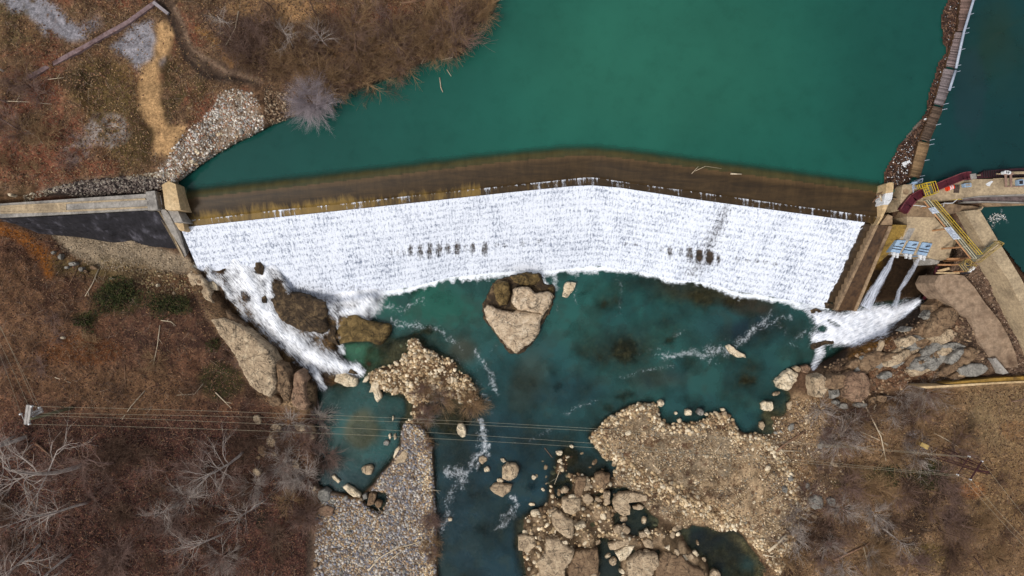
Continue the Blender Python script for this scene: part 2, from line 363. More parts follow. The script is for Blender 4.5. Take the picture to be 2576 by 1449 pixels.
# rock
paint(mRockL, (150, 124, 94)); paint(mRockL*sm(rid, .55, .1), (62, 48, 38), .9); paint(mRockL*sm(n2, .5, .62), (116, 92, 70), .8)
paint(reg([(470,690),(560,700),(640,820),(600,830),(530,790),(480,740)], 6, 8), (92, 66, 46), .7)
paint(mRockR, (112, 90, 72)); paint(mRockR*sm(n2, .5, .62), (146, 120, 92), .7); paint(mRockR*sm(rid, .5, .1), (48, 38, 32), .9); paint(mRockR*sm(n1, .5, .6), (124, 84, 58), .5)
wetR = reg([(2050,905),(2150,862),(2235,832),(2330,750),(2350,790),(2260,850),(2150,905),(2070,940)], 4, 6); paint(wetR, (40, 30, 22), .85)
paint(reg([(2130,870),(2200,850),(2250,850),(2200,890),(2130,905)],5,8), (118,82,36), .7)
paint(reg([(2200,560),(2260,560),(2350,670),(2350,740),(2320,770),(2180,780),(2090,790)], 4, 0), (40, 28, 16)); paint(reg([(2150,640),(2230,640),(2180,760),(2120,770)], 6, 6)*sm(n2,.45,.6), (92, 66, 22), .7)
# inner wet rock
paint(mC, (54, 40, 28)); paint(mC*sm(n2, .5, .6), (92, 70, 44), .8); paint(mC*sm(rid, .6, .95)*sm(n1, .45, .6), (128, 104, 74), .6)
# bars
BN = reg(BARN, 3, 5); BM = reg(BARM, 3, 4); BR = reg(BARR, 5, 8); RK = reg(ROCKY, 4, 7)
paint(BN, (112, 88, 64)); paint(BM, (134, 118, 104)); paint(BM*sm(n1, .5, .6), (120, 114, 116), .8); paint(linedist([(1050,1060),(1075,1200),(1080,1760)], X, Y, 26)*1.5, (168, 140, 108), .8)
paint(blob(850,1300,90,60), (150,120,88), .8); paint(BM*blob(780, 1330, 40, 200), (96, 72, 56), .7)
# south-east
SE = reg([(1860,1060),(1960,990),(2060,1010),(2200,1000),(2340,970),(2576,960),(3200,900),(3200,1760),(1500,1760),(1700,1330),(1860,1330)], 8, 12)
paint(SE, (128, 100, 72)); paint(SE*sm(n2, .5, .62), (100, 74, 54), .8); paint(SE*sm(n3, .56, .7), (160, 128, 96), .5)
paint(BR, (176, 150, 118)); paint(BR*sm(n2, .5, .62), (140, 118, 92), .8); paint(BR*sm(n1, .5, .6), (118, 108, 92), .6); paint(BR*sm(n3*0.6+n2*.4, .54, .62), (84, 58, 42), .85)
paint(RK, (146, 124, 98)); paint(RK*sm(n2, .48, .6), (84, 68, 50), .9)
DKB = sum(blob(*b) for b in ((2230, 1040, 110, 50), (2320, 1195, 60, 60), (2390, 1290, 110, 60), (1975, 1410, 50, 70), (2050, 1360, 60, 60), (2280, 1345, 110, 36), (2100, 1190, 50, 30), (2460,1060,34,50))).clip(0, 1)*sm(n2, .25, .55); paint(DKB, (46, 33, 25), .92)  # shadowed hollows: their shade is painted into the ground colour
paint(reg([(2400,975),(2700,960),(2700,1130),(2480,1130),(2440,1040)], 14, 18), (140, 118, 86), .8)
paint(blob(2540, 1230, 110, 110)*sm(n3,.35,.6), (118, 94, 62), .7); paint(blob(2555, 1080, 40, 26), (134, 92, 58), .5); paint(blob(2450, 1235, 30, 22), (150, 96, 56), .6)
for b in ((2170, 1190, 34, 22), (2230, 1190, 34, 22), (2345, 1190, 50, 45), (2110,1215,20,14)): paint(blob(*b), (52, 54, 26), .7)
paint(blob(2340, 1400, 60, 30), (96, 84, 40), .6); paint(blob(2300, 1110, 34, 28), (128, 122, 122), .9); paint(blob(2010, 1150, 90, 110)*sm(n2,.4,.6), (142, 124, 106), .7)
paint(reg([(1970,980),(2060,1010),(2100,1090),(1990,1120),(1920,1100),(1935,1030)], 8, 10), (176, 148, 114), .7)
# east works, dirt among the concrete
EA = reg([(2330,560),(2450,540),(2500,640),(2700,1000),(2580,960),(2500,940),(2440,850),(2340,720)], 5, 4)
paint(EA, (112, 90, 74)); paint(EA*sm(n3, .5, .62), (64, 50, 42), .8); paint(EA*sm(n2, .52, .64), (146, 122, 100), .6)
paint(reg([(2245,470),(2470,500),(2700,490),(2700,420),(2420,434)], 5, 4), (78, 64, 52))
# beds under water
bed = np.clip(reg(RIVER, 3, 5)*(1-mC)*(1-BN)*(1-BM), 0, 1)*sm(h, 0.35, 0.05)
paint(bed, (84, 64, 42)); paint(bed*sm(n2, .48, .6), (50, 40, 28), .8); paint(bed*sm(n3, .56, .7), (120, 92, 60), .5)
for p in POOLS: paint(reg(p, 4, 5), (44, 36, 26), .8)
paint(bed*sm(n3, .3, .42), (40, 32, 24), .5)
damp = sm(h, 0.55, 0.15)*sm(h, -0.6, 0.0); paint(damp*(1-mC), (62, 46, 32), .75)
paint(mRes, (96, 74, 50)); paint(sm(h, 9.6, 9.25)*mRes, (84, 66, 46), .6)
var = (0.72+0.56*n3)*(0.85+0.3*vnoise(X/5, Y/5, 9)); C = np.clip(C*var[..., None], 0, 1)

rock_attr = np.clip(mRockL+mRockR+mC, 0, 1)
gx = np.concatenate([[-9000,-4500,-2200,-1200,-700,-450], cx, [3050,3400,4200,6500,11000]]); gy = np.concatenate([[-8000,-4000,-2000,-1000,-500], cy, [1850,2200,3200,5500,10000]])
P = lambda A: np.pad(A, ((5, 5), (6, 5))+((0, 0),)*(A.ndim-2), mode='edge')
GX, GY = np.meshgrid(gx, gy); H2 = P(h); k = K0*(CAMH-H2)/CAMH
V = np.stack([(GX-1288)*k, (724.5-GY)*k, H2], -1).reshape(-1, 3)
ny, nx = GX.shape; ii = np.arange(ny*nx).reshape(ny, nx)
F = np.stack([ii[1:, :-1], ii[1:, 1:], ii[:-1, 1:], ii[:-1, :-1]], -1).reshape(-1, 4)
m = NT('ground'); pv = m.pos()
a = m.noise(2.6, 6, 0.75, pv); b = m.noise(7.0, 5, 0.8, pv); vo = m.node('ShaderNodeTexVoronoi', feature='DISTANCE_TO_EDGE'); vo.inputs['Scale'].default_value = 0.8
m.link(m.mapping(pv, (.45, 1.5, .4), (0, 0, 0.7)), vo.inputs['Vector'])
rn = m.noise(.55, 6, .7, m.mapping(pv, (.6, 1.6, .5), (0, 0, .75)), 1.2); rn2 = m.noise(1.3, 5, .7, m.mapping(pv, (1.3, .7, .5), (0, 0, .5)), 1.0)
lineA_ = m.math('ABSOLUTE', m.math('SUBTRACT', rn, .5)); lineB_ = m.math('ABSOLUTE', m.math('SUBTRACT', rn2, .5))
crack = m.mix(1.0, m.ramp(lineA_, [(0.0, (0.22,)*3), (0.035, (1,)*3)]), m.ramp(lineB_, [(0.0, (0.4,)*3), (0.03, (1.05,)*3)]), 'MULTIPLY')
cr = m.mix(m.attr('rock'), W1, crack)
f1 = m.ramp(a, [(0.32, (0.5,)*3), (0.68, (1.45,)*3)]); f2 = m.ramp(b, [(0.3, (0.6,)*3), (0.7, (1.4,)*3)])
c = m.mix(1.0, m.mix(1.0, m.mix(1.0, m.attr('Col', True), f1, 'MULTIPLY'), f2, 'MULTIPLY'), cr, 'MULTIPLY')
m.link(c, m.b.inputs['Base Color']); m.b.inputs['Roughness'].default_value = 0.95; m.b.inputs['Specular IOR Level'].default_value = 0.15
m.bump(m.math('ADD', a, m.math('MULTIPLY', b, 0.5)), 0.9, 0.25)
o = link('ground', mesh_np('ground', V, F, m.m, P(C).reshape(-1, 3), True, {'rock': P(rock_attr).ravel()})); tag(o, kind='structure')

# ------------------------------------------------------------------ water
def water_mat(name, bump=0.25, bscale=1.2, glint=0.0):
    m = NT(name); pv = m.pos()
    n = m.noise(bscale, 4, 0.6, m.mapping(pv, (1, 1.4, 1), (0, 0, 0.5))); big = m.noise(0.06, 4, 0.6, pv); mid = m.noise(0.45, 5, 0.7, pv)
    base = m.mix(1.0, m.attr('Col', True), m.ramp(big, [(0.3, (0.86,)*3), (0.7, (1.14,)*3)]), 'MULTIPLY')
    fo = m.attr('foam'); ff = m.math('ADD', m.math('MULTIPLY', m.noise(1.0, 6, 0.8, pv, 1.5), .55), m.math('MULTIPLY', m.noise(3.2, 5, 0.8, pv, .8), .45))
    fm = m.ramp(m.math('ADD', m.math('MULTIPLY', fo, 1.0), m.math('MULTIPLY', m.math('SUBTRACT', ff, 0.5), 2.0)), [(0.36, (0, 0, 0)), (0.80, (1, 1, 1))])
    m.link(m.mix(fm, base, L((230, 235, 240))), m.b.inputs['Base Color'])
    m.link(m.ramp(fm, [(0, (0.06,)*3), (1, (0.7,)*3)]), m.b.inputs['Roughness'])
    m.b.inputs['IOR'].default_value = 1.33
    m.bump(n, bump, 0.08)
    tr = m.node('ShaderNodeBsdfTransparent'); tr.inputs[0].default_value = (0.72, 0.86, 0.82, 1)
    mx = m.node('ShaderNodeMixShader')
    d = m.math('ADD', m.attr('dens'), m.math('MULTIPLY', m.math('SUBTRACT', mid, 0.5), 0.5), True)
    m.link(m.math('MAXIMUM', d, fm, True), mx.inputs[0]); m.link(tr.outputs[0], mx.inputs[1]); m.link(m.b.outputs[0], mx.inputs[2])
    m.link(mx.outputs[0], m.out.inputs[0]); return m.m
def dgrid(name, keep, z, mat, col, attrs, xs=cx, ys=cy):
    """sheet over the grid cells kept; z an array"""
    ny, nx = keep.shape; ii = np.arange(ny*nx).reshape(ny, nx)
    kk = keep[1:, :-1] | keep[1:, 1:] | keep[:-1, 1:] | keep[:-1, :-1]
    F = np.stack([ii[1:, :-1], ii[1:, 1:], ii[:-1, 1:], ii[:-1, :-1]], -1)[kk]
    u, inv = np.unique(F, return_inverse=True)
    k = K0*(CAMH-z)/CAMH; V = np.stack([(X-1288)*k, (724.5-Y)*k, z], -1).reshape(-1, 3)
    at = {n: v.reshape(-1, *v.shape[2:])[u] for n, v in attrs.items()}
    return link(name, mesh_np(name, V[u], inv.reshape(-1, 4), mat, col.reshape(-1, 3)[u], True, at))
# reservoir, from the shore to just over the crest
WC = np.zeros(X.shape+(3,)); WC[:] = lin((28, 84, 71))
def wp(m, c):
    global WC
    m = np.clip(m, 0, 1)[..., None]; WC = WC*(1-m)+lin(c)*m
wp(sm(X, 1500, 600)*.8, (20, 62, 58)); wp(blob(1640, 120, 420, 300, 0, 1.0, 30)*.6, (40, 96, 78)); wp(sm(X, 1900, 2400)*.9, (20, 68, 62)); wp(sm(Y, 250, 480)*.4*sm(X, 1400, 2200), (22, 80, 68))
wp(blur(pip([(2430,-300),(2400,170),(2300,460),(3300,440),(3300,-300)], X, Y).astype(float), 12)*.9, (17, 52, 54)); wp(blob(2500, 110, 110, 120, 20, 1.1, 50)*.5, (34, 50, 34)); wp(blob(2440,230,40,110)*.5, (30,50,56))  # olive blob: tree reflection painted into the water colour
lineA = np.interp(X, [p[0] for p in LA], [p[1] for p in LA])
lineA = blur(lineA, 40, 1)
wide = [(430,560)]+[(445,500),(400,300),(700,200),(1000,100),(1200,-20),(1250,-300),(3300,-300),(3300,450),(2320,480),(2225,480)]
kR = (pip([(380,480),(380,250),(600,180),(900,120),(1150,0),(1200,-262),(3000,-262),(3000,440),(2420,445),(2330,475),(2240,482),(2222,482),(380,560)], X, Y)) & ((Y < lineA+10) | (X > 2222))
kR &= ~((X < 452) & (Y > 470))
dcrest = lineA-Y
dens = sm(dcrest, -4, 26)
dens = np.where(X > 2215, 1.0, dens)
dens = np.minimum(dens, 0.25+sm(9.2-h, 0.05, 1.6))
dgrid('reservoir_water', kR, np.full(X.shape, 9.25), water_mat('reservoir water', 0.10, 1.6), WC, {'dens': dens, 'foam': np.zeros(X.shape)})['kind'] = 'structure'
dgrid('canal_water', pip(CANAL, X, Y) & (X < 3000), np.full(X.shape, 8.2), bpy.data.materials['reservoir water'], np.broadcast_to(lin((20, 58, 56)), C.shape), {'dens': np.ones(X.shape), 'foam': linedist([(2480,585),(2520,540),(2535,560)], X, Y, [10, 26, 10])*0.4})['kind'] = 'structure'
# river below the dam
WC[:] = lin((38, 76, 72))
wp(blob(1060, 760, 170, 70, 10, .9)*.9, (30, 84, 70)); wp(blob(1560, 770, 230, 120, 0, .9)*.5, (34, 88, 80)); wp(blob(1250, 1300, 200, 350, 0, .8), (20, 48, 56))
wp(blob(1880, 820, 180, 70, 0, .8)*.5, (30, 56, 62)); wp(blob(900, 905, 70, 45), (58, 110, 84)); wp(sm(Y, 960, 1150)*.6, (24, 52, 60)); wp(blob(1320,930,160,90,0,.8)*.5, (26,66,72))
wp(blob(900, 1110, 110, 70)*.6, (40, 88, 84)); wp(blob(910,1080,45,50)*.6,(86,76,44)); wp(reg(ROCKY, 12)*.8, (34,38,36)); wp(blob(1800,1380,80,60),(26,36,40))
wp(blob(1750, 735, 130, 34, 8, .9)*.6, (70, 58, 40)); wp(blob(1890, 765, 70, 30, 12, .9)*.7, (66, 50, 36)); wp(blob(1560, 860, 110, 50, 0, .9)*.4, (48, 66, 56)); wp(blob(1880, 825, 80, 34, -12, .9)*.8, (22, 34, 44)); wp(blob(1650, 955, 80, 30, 0, .9)*.5, (54, 48, 40)); wp(blob(1330, 950, 50, 90, 20, .9)*.45, (60, 58, 44)); wp(blob(1160, 880, 50, 36, 0, .9)*.6, (66, 54, 38)); wp(blob(1440, 990, 130, 50, -10, .9)*.5, (24, 46, 56)); wp(sm(n2, .5, .64)*.35, (44, 58, 50)); wp(sm(n1, .52, .66)*.35, (22, 52, 58))
dens = sm(-h, -0.1, 1.9)*0.85+0.10+(fbm(X, Y, 90, 3, 91)-.5)*0.8+(fbm(X, Y, 30, 3, 92)-.5)*0.45
dens = dens-blob(1750, 735, 160, 42, 8, .8)*.35-blob(1560, 860, 180, 60, 0, .9)*.25-blob(1890, 760, 60, 40)*.3-blob(1030, 850, 90, 40)*.3+blob(1060, 760, 150, 60)*.4
foam = np.zeros(X.shape); rgd = np.random.default_rng(5); SUBR = np.zeros(X.shape)
for _ in range(48):
    bx, by = rgd.uniform(1000, 2040), rgd.uniform(700, 1350); rr_ = rgd.uniform(12, 42); sl = (slice(*np.searchsorted(cy, (by-90, by+90))), slice(*np.searchsorted(cx, (bx-90, bx+90))))
    d_ = np.hypot(X[sl]-bx+WX[sl]*26, (Y[sl]-by+WY[sl]*26)*rgd.uniform(1, 1.8))/rr_; SUBR[sl] = np.maximum(SUBR[sl], sm(d_+(n3[sl]-.5)*.8, 1.3, .2)*rgd.uniform(.2, .5))
dens = dens-SUBR
for b, v in (((1700,890,170,60),.14), ((1230,930,60,110),.12), ((1180,1200,60,100),.14), ((1100,840,110,30),.12), ((1940,810,90,60),.13), ((1560,960,160,50),.09), ((1290,1280,50,80),.12)): foam = np.maximum(foam, blob(*b, 10, 1.0, 30)*v)
def fl(pts, wd, a=.5):
    global foam
    foam = np.maximum(foam, np.clip(linedist(pts, X+WX*20+(n2-.5)*16, Y+WY*20+(n3-.5)*12, [q*1.7 for q in (wd if hasattr(wd, '__len__') else [wd]*len(pts))]), 0, 1)**0.8*a*1.12)
dtoe = Y-np.interp(X, [p[0] for p in LD], [p[1] for p in LD])
toe = (1-np.clip(np.abs(dtoe-2+WY*7+(n2-.5)*14)/(18+(n3-.5)*30), 0, 1))*(X > 900)*(X < 2085)
foam = np.maximum(foam, toe**.8*.98)
fl([(930,760),(900,790),(870,785)], [26,30,16], .8); fl([(940,765),(1000,775),(1060,760)], 14, .35)
fl([(980,800),(1060,828),(1110,838),(1150,870)], [10,16,14,10], .38); fl([(1195,880),(1215,920),(1235,960),(1250,990)], 12, .42)
fl([(1935,790),(1880,840),(1830,880),(1740,890),(1650,890)], [14,16,20,16,10], .42); fl([(1990,800),(1900,830),(1870,850)],10,.38); fl([(1690,920),(1560,950)],10,.33); fl([(1500,1010),(1420,1050)],10,.33)
fl([(1210,1085),(1215,1140),(1185,1165),(1170,1180)], [12,12,10,10], .48); fl([(1130,1190),(1165,1190),(1160,1215)], 14, .48); fl([(1280,1255),(1300,1270),(1265,1310)], 10, .45); fl([(1130,1290),(1110,1340)], 8, .4); fl([(1185,940),(1260,860)],8,.25)
fl([(1385,690),(1402,720)], 9, .5); fl([(1365,710),(1375,728),(1340,712)], 9, .8); fl([(1240,750),(1228,768)], 9, .7); fl([(1440,690),(1450,760)],7,.3); fl([(1560,700),(1560,800)],6,.25);fl([(1410,1140),(1290,1290)],4,.2); fl([(1150,1200),(1130,1260),(1110,1330)], 10, .4); fl([(1210,1060),(1212,1100)], 8, .55); fl([(1225,1150),(1200,1175)], 8, .55); fl([(1600,900),(1720,830)], 12, .28); fl([(1560,700),(1555,780)], 10, .3); fl([(1400,760),(1410,830)],10,.28); fl([(1300,1110),(1380,1090)],8,.3); fl([(1150,900),(1200,960),(1230,1040)],14,.3); fl([(1290,1300),(1255,1340)],10,.42); fl([(1950,800),(1990,870)],16,.3)
POOLF = [(2320,754),(2309,755),(2260,773),(2225,770),(2166,773),(2119,793),(2089,783),(2045,784),(2042,796),(2052,816),(2100,826),(2042,839),(2042,859),(2032,868),(2072,859),(2092,862),(2119,866),(2145,869),(2165,859),(2225,842),(2234,844),(2237,822),(2259,799),(2299,773)]

fl([(2055,870),(2060,900),(2040,925)], [16,14,8], .5); fl([(2030,820),(2000,850)],12,.35); fl([(2060,760),(2100,770)],[8,6],.5)
kW = (h < 0.3) & (Y > 600) & (X > 480) & (X < 2345) & ((dtoe > -14) | (X > 2100)) & ~pip([(455,560),(700,640),(930,740),(840,790),(640,800),(500,700)], X, Y)
dgrid('river_water', kW, np.full(X.shape, 0.0), water_mat('river water', 0.5, 1.3), WC, {'dens': np.clip(dens, 0.1, 1), 'foam': foam})['kind'] = 'structure'

# ------------------------------------------------------------------ the spillway dam
def resamp(line, us):                 # by x fraction of arc length
    p = np.array(line, float); s = np.concatenate([[0], np.cumsum(np.hypot(*np.diff(p, axis=0).T))]); s /= s[-1]
    return np.stack([np.interp(us, s, p[:, 0]), np.interp(us, s, p[:, 1])], 1)
def smoothline(p, n=6):
    for _ in range(n): p[1:-1] = (p[:-2]+2*p[1:-1]+p[2:])/4
    return p
NU = 640; us = np.linspace(0, 1, NU)
def Uv(p, z): k = K0*(CAMH-z)/CAMH; return np.stack([(p[:, 0]-1288)*k, (724.5-p[:, 1])*k, np.full(len(p), z) if np.isscalar(z) else z], 1)
pA, pB, pC, pD = [smoothline(resamp(l, us), n) for l, n in ((LA, 60), (LB, 12), (LC, 12), (LD, 8))]
up = pA-np.array([0, 34])
rows = [Uv(up, 6.6), Uv(pA-[0, 12], 8.6)]
for t in np.linspace(0, 1, 12): rows.append(Uv(pA*(1-t)+pB*t, 9.12-1.1*t**1.8))
rows.append(Uv(pB*.97+pC*.03, 7.86)); 
for t in np.linspace(0.1, 1, 4): rows.append(Uv(pB*(1-t)+pC*t, 7.86-.12*t))
def sheet(rows, name, mat, parent=None, smooth=True, attrs=None, col=None):
    n = len(rows); V = np.concatenate(rows); ii = np.arange(n*len(rows[0])).reshape(n, -1)
    F = np.stack([ii[1:, :-1], ii[1:, 1:], ii[:-1, 1:], ii[:-1, :-1]], -1).reshape(-1, 4)
    return link(name, mesh_np(name, V, F, mat, col, smooth, attrs), parent)
dam = empty('dam', U(1400, 460, 0)); tag(dam, 'long bent overflow dam with a brown submerged crest and white stepped face', 'dam')
m = NT('wet crest'); pv = m.pos(); vv = m.mapping(pv, (1.0, 0.16, 0.16)); st = m.noise(1.1, 6, 0.75, vv, .6); hz = m.noise(1.2, 5, .7, m.mapping(pv, (0.12, .8, 1), (0, 0, -.08)), 1.0); bg_ = m.noise(0.07, 3, 0.5, pv)
up_c = m.ramp(hz, [(0.3, L((42, 31, 17))), (0.7, L((70, 53, 30)))]); 
yl = m.ramp(m.math('MULTIPLY', m.attr('low'), m.math('ADD', st, m.math('MULTIPLY', m.math('SUBTRACT', bg_, .5), 1.2))), [(0.36, (0, 0, 0)), (0.62, (1, 1, 1))])
c1 = m.mix(yl, up_c, L((120, 96, 48))); c1 = m.mix(m.attr('sand'), c1, L((112, 86, 56)))
dk = m.ramp(m.math('ADD', m.math('MULTIPLY', st, .6), m.math('MULTIPLY', m.noise(.35, 5, .7, pv, 1.0), .4)), [(0.36, (0.62,)*3), (0.62, (1.12,)*3)]); c1 = m.mix(1.0, c1, dk, 'MULTIPLY')
m.link(c1, m.b.inputs['Base Color']); m.b.inputs['Roughness'].default_value = 0.5; m.b.inputs['Specular IOR Level'].default_value = .2; m.bump(st, .2, .05)
nr = len(rows); low = np.zeros((nr, NU)); sand = np.zeros((nr, NU))
low[:] = np.concatenate([[0, 0], np.linspace(0, 1, 12)**1.5*.9, [1.0]*5])[:, None]; low *= (0.55+0.45*(us < .43)+.35*(us < .25))[None, :]
sand[:] = np.concatenate([[1, 1], np.clip(1-np.linspace(0, 1, 12)*2.8, 0, 1), [0]*5])[:, None]*.8
sheet(rows, 'crest', m.m, dam, True, {'low': low.ravel(), 'sand': sand.ravel()})
NS = 13
def step_rows(off=0.0, soft=False, extra=None):
    rows = []; C0 = Uv(pC, 7.74); D0 = Uv(pD, 0.0)
    vs = []
    for s_ in range(NS):
        z = 7.74-(s_+1)*7.9/NS
        for q in ((0.0, 0.08, 0.3, 0.55, 0.8, 0.97) if soft else (0.02, 0.98)):
            t = (s_+q)/NS; zz = z+off
            if soft: zz = 7.74-7.9*t+off*(1-.3*t*t)+.015*math.cos(6.283*q)
            r = C0*(1-t)+D0*t; r[:, 2] = zz; rows.append(r); vs.append(t)
    return rows, vs
m = NT('wet steps'); pv = m.pos(); a = m.noise(1.4, 5, .7, pv)
m.link(m.ramp(a, [(0.3, L((30, 24, 20))), (0.7, L((74, 58, 40)))]), m.b.inputs['Base Color']); m.b.inputs['Roughness'].default_value = .35; m.bump(a, .4, .1); WETSTEP = m.m
sheet(step_rows()[0], 'stepped_face', WETSTEP, dam, False)
# the falling sheet
rws, vs = step_rows(0.16, True); 
top_ = [Uv(pB*(1-t)+pC*t, 8.02-.16*t) for t in (0, .03, .3, .6, .95)]
rws = top_+rws; vs = [-.05, -.045, -.03, -.02, -.01]+vs
A = np.stack(rws); vs = np.array(vs); VV, UU = np.meshgrid(vs, us, indexing='ij')
rx = A[..., 0]; ry = A[..., 1]
A[..., 2] += ((fbm(rx, ry, 1.3, 4, 5)-.5)*.10+(fbm(rx, ry*.35, .45, 3, 6)-.5)*.07)*(VV > .03)
den = 0.86+VV*0.0
ppx = 1288+rx/(K0*(CAMH-A[..., 2])/CAMH); ppy = 724.5-ry/(K0*(CAMH-A[..., 2])/CAMH)
den -= np.clip(linedist([(1830,520),(1800,590),(1770,650),(1740,690)], ppx, ppy, [26, 40, 36, 30]), 0, 1)*.40
slots = [(985,641,5,7),(1001,640,5,8),(1033,635,7,16),(1057,637,7,20),(1081,636,7,22),(1104,634,8,18),(1127,631,8,14),(1150,631,8,18),(1172,629,6,10),(1189,630,7,16),(1219,633,8,20),
         (1250,621,7,6),(1270,622,7,6),(1665,630,6,9),(1685,640,6,16),(1712,638,7,9),(1735,644,8,20),(1758,648,8,16),(1786,655,9,18),(1808,658,6,14),(1855,658,7,7),(1880,661,7,7),(1903,662,7,7),(1925,664,7,7),(1950,668,7,7),(1575,617,6,6),(1600,618,6,6),(1355,612,7,7),(1315,617,7,8),(1017,640,5,7)]
for x, y, a_, b_ in slots:
    q = (np.abs((ppx-x+(fbm(rx, ry, 1, 2, 3)-.5)*4)/a_)**3+np.abs((ppy-y+4)/b_*(1.0+.5*(ppy > y)*0))**3)**(1/3); strong = .58 if b_ > 13 else .32
    den -= sm(q, 1.5, .5)*strong*(1-.45*sm(ppy, y-b_*.3, y+b_))
den -= sm(us, .979, .986)[None, :]*1.5*np.ones_like(VV)        # the last strip by the right wall is dry
jag = (fbm(rx*3, ry, .8, 3, 88)-.5)*.012
den -= sm(UU+jag-VV*0.003, .976, .983)*1.5
den -= sm(VV-(0.30+UU*2.2+(fbm(rx, ry, 4, 3, 12)-.5)*.5), .0, .3)*.36*(UU < .34)*(.6+.8*sm(fbm(UU*40+VV*6, VV*3-UU*10, 1.2, 3, 17), .4, .6))
rowgap = ((VV*NS) % 1.0)
pat = fbm(UU*60, UU*0, 1.0, 3, 44)*.5+fbm(UU*420, UU*0, 1.0, 2, 45)*.5; lip = sm(VV, -.0455, -.0445)*(1-sm(VV, -.006, 0.0)); lipl = (VV < -.044)*1.0
den = np.where(VV < -.005, (pat-.62)*1.6+.27+lipl*sm(pat, .36, .5)*.26, den)
den = den-(VV < -.046)*1.5*sm(pat, .5, .4)
def foam_mat(name, sc=(1, 1, 1), thr=(.30, .60), white=(238, 241, 248), grey=(140, 150, 164), fine=1.0, speck=False, tr0=(.36, .52)):
    m = NT(name); fv = m.attr('flow', True)
    n1_ = m.noise(1.7*fine, 6, .78, m.mapping(fv, (0.45*sc[0], 1.7*sc[1], 1)), .4); n2_ = m.noise(5.0*fine, 4, .7, m.mapping(fv, (0.4*sc[0], 1.2*sc[1], 1)), .3); n3_ = m.noise(.35, 3, .6, m.mapping(fv, (.5, 1.5, 1)))
    if speck:                              # fine dark flecks in level rows where the steps break the sheet
        n1_ = m.noise(2.2, 4, .8, m.mapping(fv, (1.3, 1.3, 1)), .2); n2_ = m.noise(3.2, 4, .75, m.mapping(fv, (.22, 1.6, 1)), .1); n3_ = m.noise(.22, 4, .65, m.mapping(fv, (.8, 1.2, 1)))
        sx = m.node('ShaderNodeSeparateXYZ'); m.link(fv, sx.inputs[0]); wob = m.math('MULTIPLY', m.math('SUBTRACT', m.noise(.4, 4, .7, fv), .5), 7.0)
        row = m.math('SINE', m.math('ADD', m.math('MULTIPLY', sx.outputs[0], 6.2832*13/12.5), wob)); rs = m.noise(.35, 3, .6, m.mapping(fv, (1, .35, 1)))
        n1_ = m.math('ADD', n1_, m.math('MULTIPLY', m.math('MULTIPLY', row, rs), .075))
    tone = m.math('ADD', m.math('ADD', m.math('MULTIPLY', n1_, .5), m.math('MULTIPLY', n2_, .32 if speck else .38)), m.math('MULTIPLY', n3_, .18 if speck else .12))
    m.link(m.ramp(tone, [(tr0[0], L(grey)), (tr0[1], L(white))]), m.b.inputs['Base Color']); m.b.inputs['Roughness'].default_value = .6
    m.bump(tone, .35, .12)
    f = m.math('ADD', m.attr('foam'), m.math('MULTIPLY', m.math('SUBTRACT', tone, .5), 2.4))
    f = m.ramp(f, [(thr[0], (0, 0, 0)), (thr[1], (1, 1, 1))])
    tr = m.node('ShaderNodeBsdfTransparent'); mx = m.node('ShaderNodeMixShader')
    m.link(f, mx.inputs[0]); m.link(tr.outputs[0], mx.inputs[1]); m.link(m.b.outputs[0], mx.inputs[2]); m.link(mx.outputs[0], m.out.inputs[0]); return m.m
flow = np.stack([VV*12.5, UU*103, ry*0], -1).reshape(-1, 3)
o = sheet(list(A), 'falling_water', foam_mat('falling water', (1.1, 1.3, 1), (.20, .72), white=(221, 226, 236), grey=(104, 116, 138), speck=True, tr0=(.40, .515)), None, True, {'foam': den.ravel(), 'flow': flow}); tag(o, kind='structure')

# water threads over the left rocks, gate streams
f2 = np.zeros(X.shape)
def fl2(pts, wd, a=1.0):
    global f2
    f2 = np.maximum(f2, np.clip(linedist(pts, X+WX*12+(n3-.5)*14, Y+WY*12+(n2-.5)*10, [q*1.25 for q in (wd if hasattr(wd, '__len__') else [wd]*len(pts))]), 0, 1)**.9*a*1.05)
fl2([(505,612),(518,650),(530,700),(550,712),(575,728),(585,748)], [14,12,10,10,10,8], .72)
fl2([(560,590),(600,655),(640,730),(668,790),(705,835),(745,870),(785,900),(840,915),(902,937)], [56,54,40,38,34,32,32,24,15], .98)
fl2([(785,905),(795,935),(808,972)], [26,16,12], .8); fl2([(650,645),(672,700),(684,745)], [34,24,18], .9); fl2([(668,745),(645,780),(655,810)],[18,18,14],.75)
fl2([(735,818),(800,836),(850,862),(864,888)], [20,18,14,9], .62); fl2([(690,670),(780,690),(870,730),(950,745)], [44,52,56,30], .70)
fl2([(880,735),(925,762),(900,790),(868,782)], [44,42,30,18], .95); fl2([(720,715),(790,740),(840,775),(854,805)], [22,28,26,8], .5); fl2([(515,600),(560,640),(600,720),(640,775)], [50,46,26,18], .66)
fl2([(850,795),(853,830)], [8,5], .6); fl2([(585,690),(600,760),(625,805)], [16,14,10], .5); fl2([(700,840),(770,860),(820,900)], [20,26,18], .5); fl2([(620,640),(700,660),(760,680)], [50,40,30], .8)
for (x,y,a_,b_,g_) in ((652,672,13,15,0),(700,735,16,36,-15),(545,665,14,28,-35),(835,855,22,12,20),(800,720,14,6,25),(620,745,10,18,-30)): f2 = f2-blob(x, y, a_, b_, g_, warp=6)*.55
f2 = np.clip(f2+(fbm(X, Y, 16, 3, 66)-.5)*.5*(f2 > 0), 0, 1.1)
zc = blur(np.maximum(h, 0.05), 3, 1)+.16+f2*.25
kc = (f2 > .04) & pip([(470,585),(560,590),(700,600),(980,700),(970,790),(920,1000),(780,1000),(480,760)], X, Y)
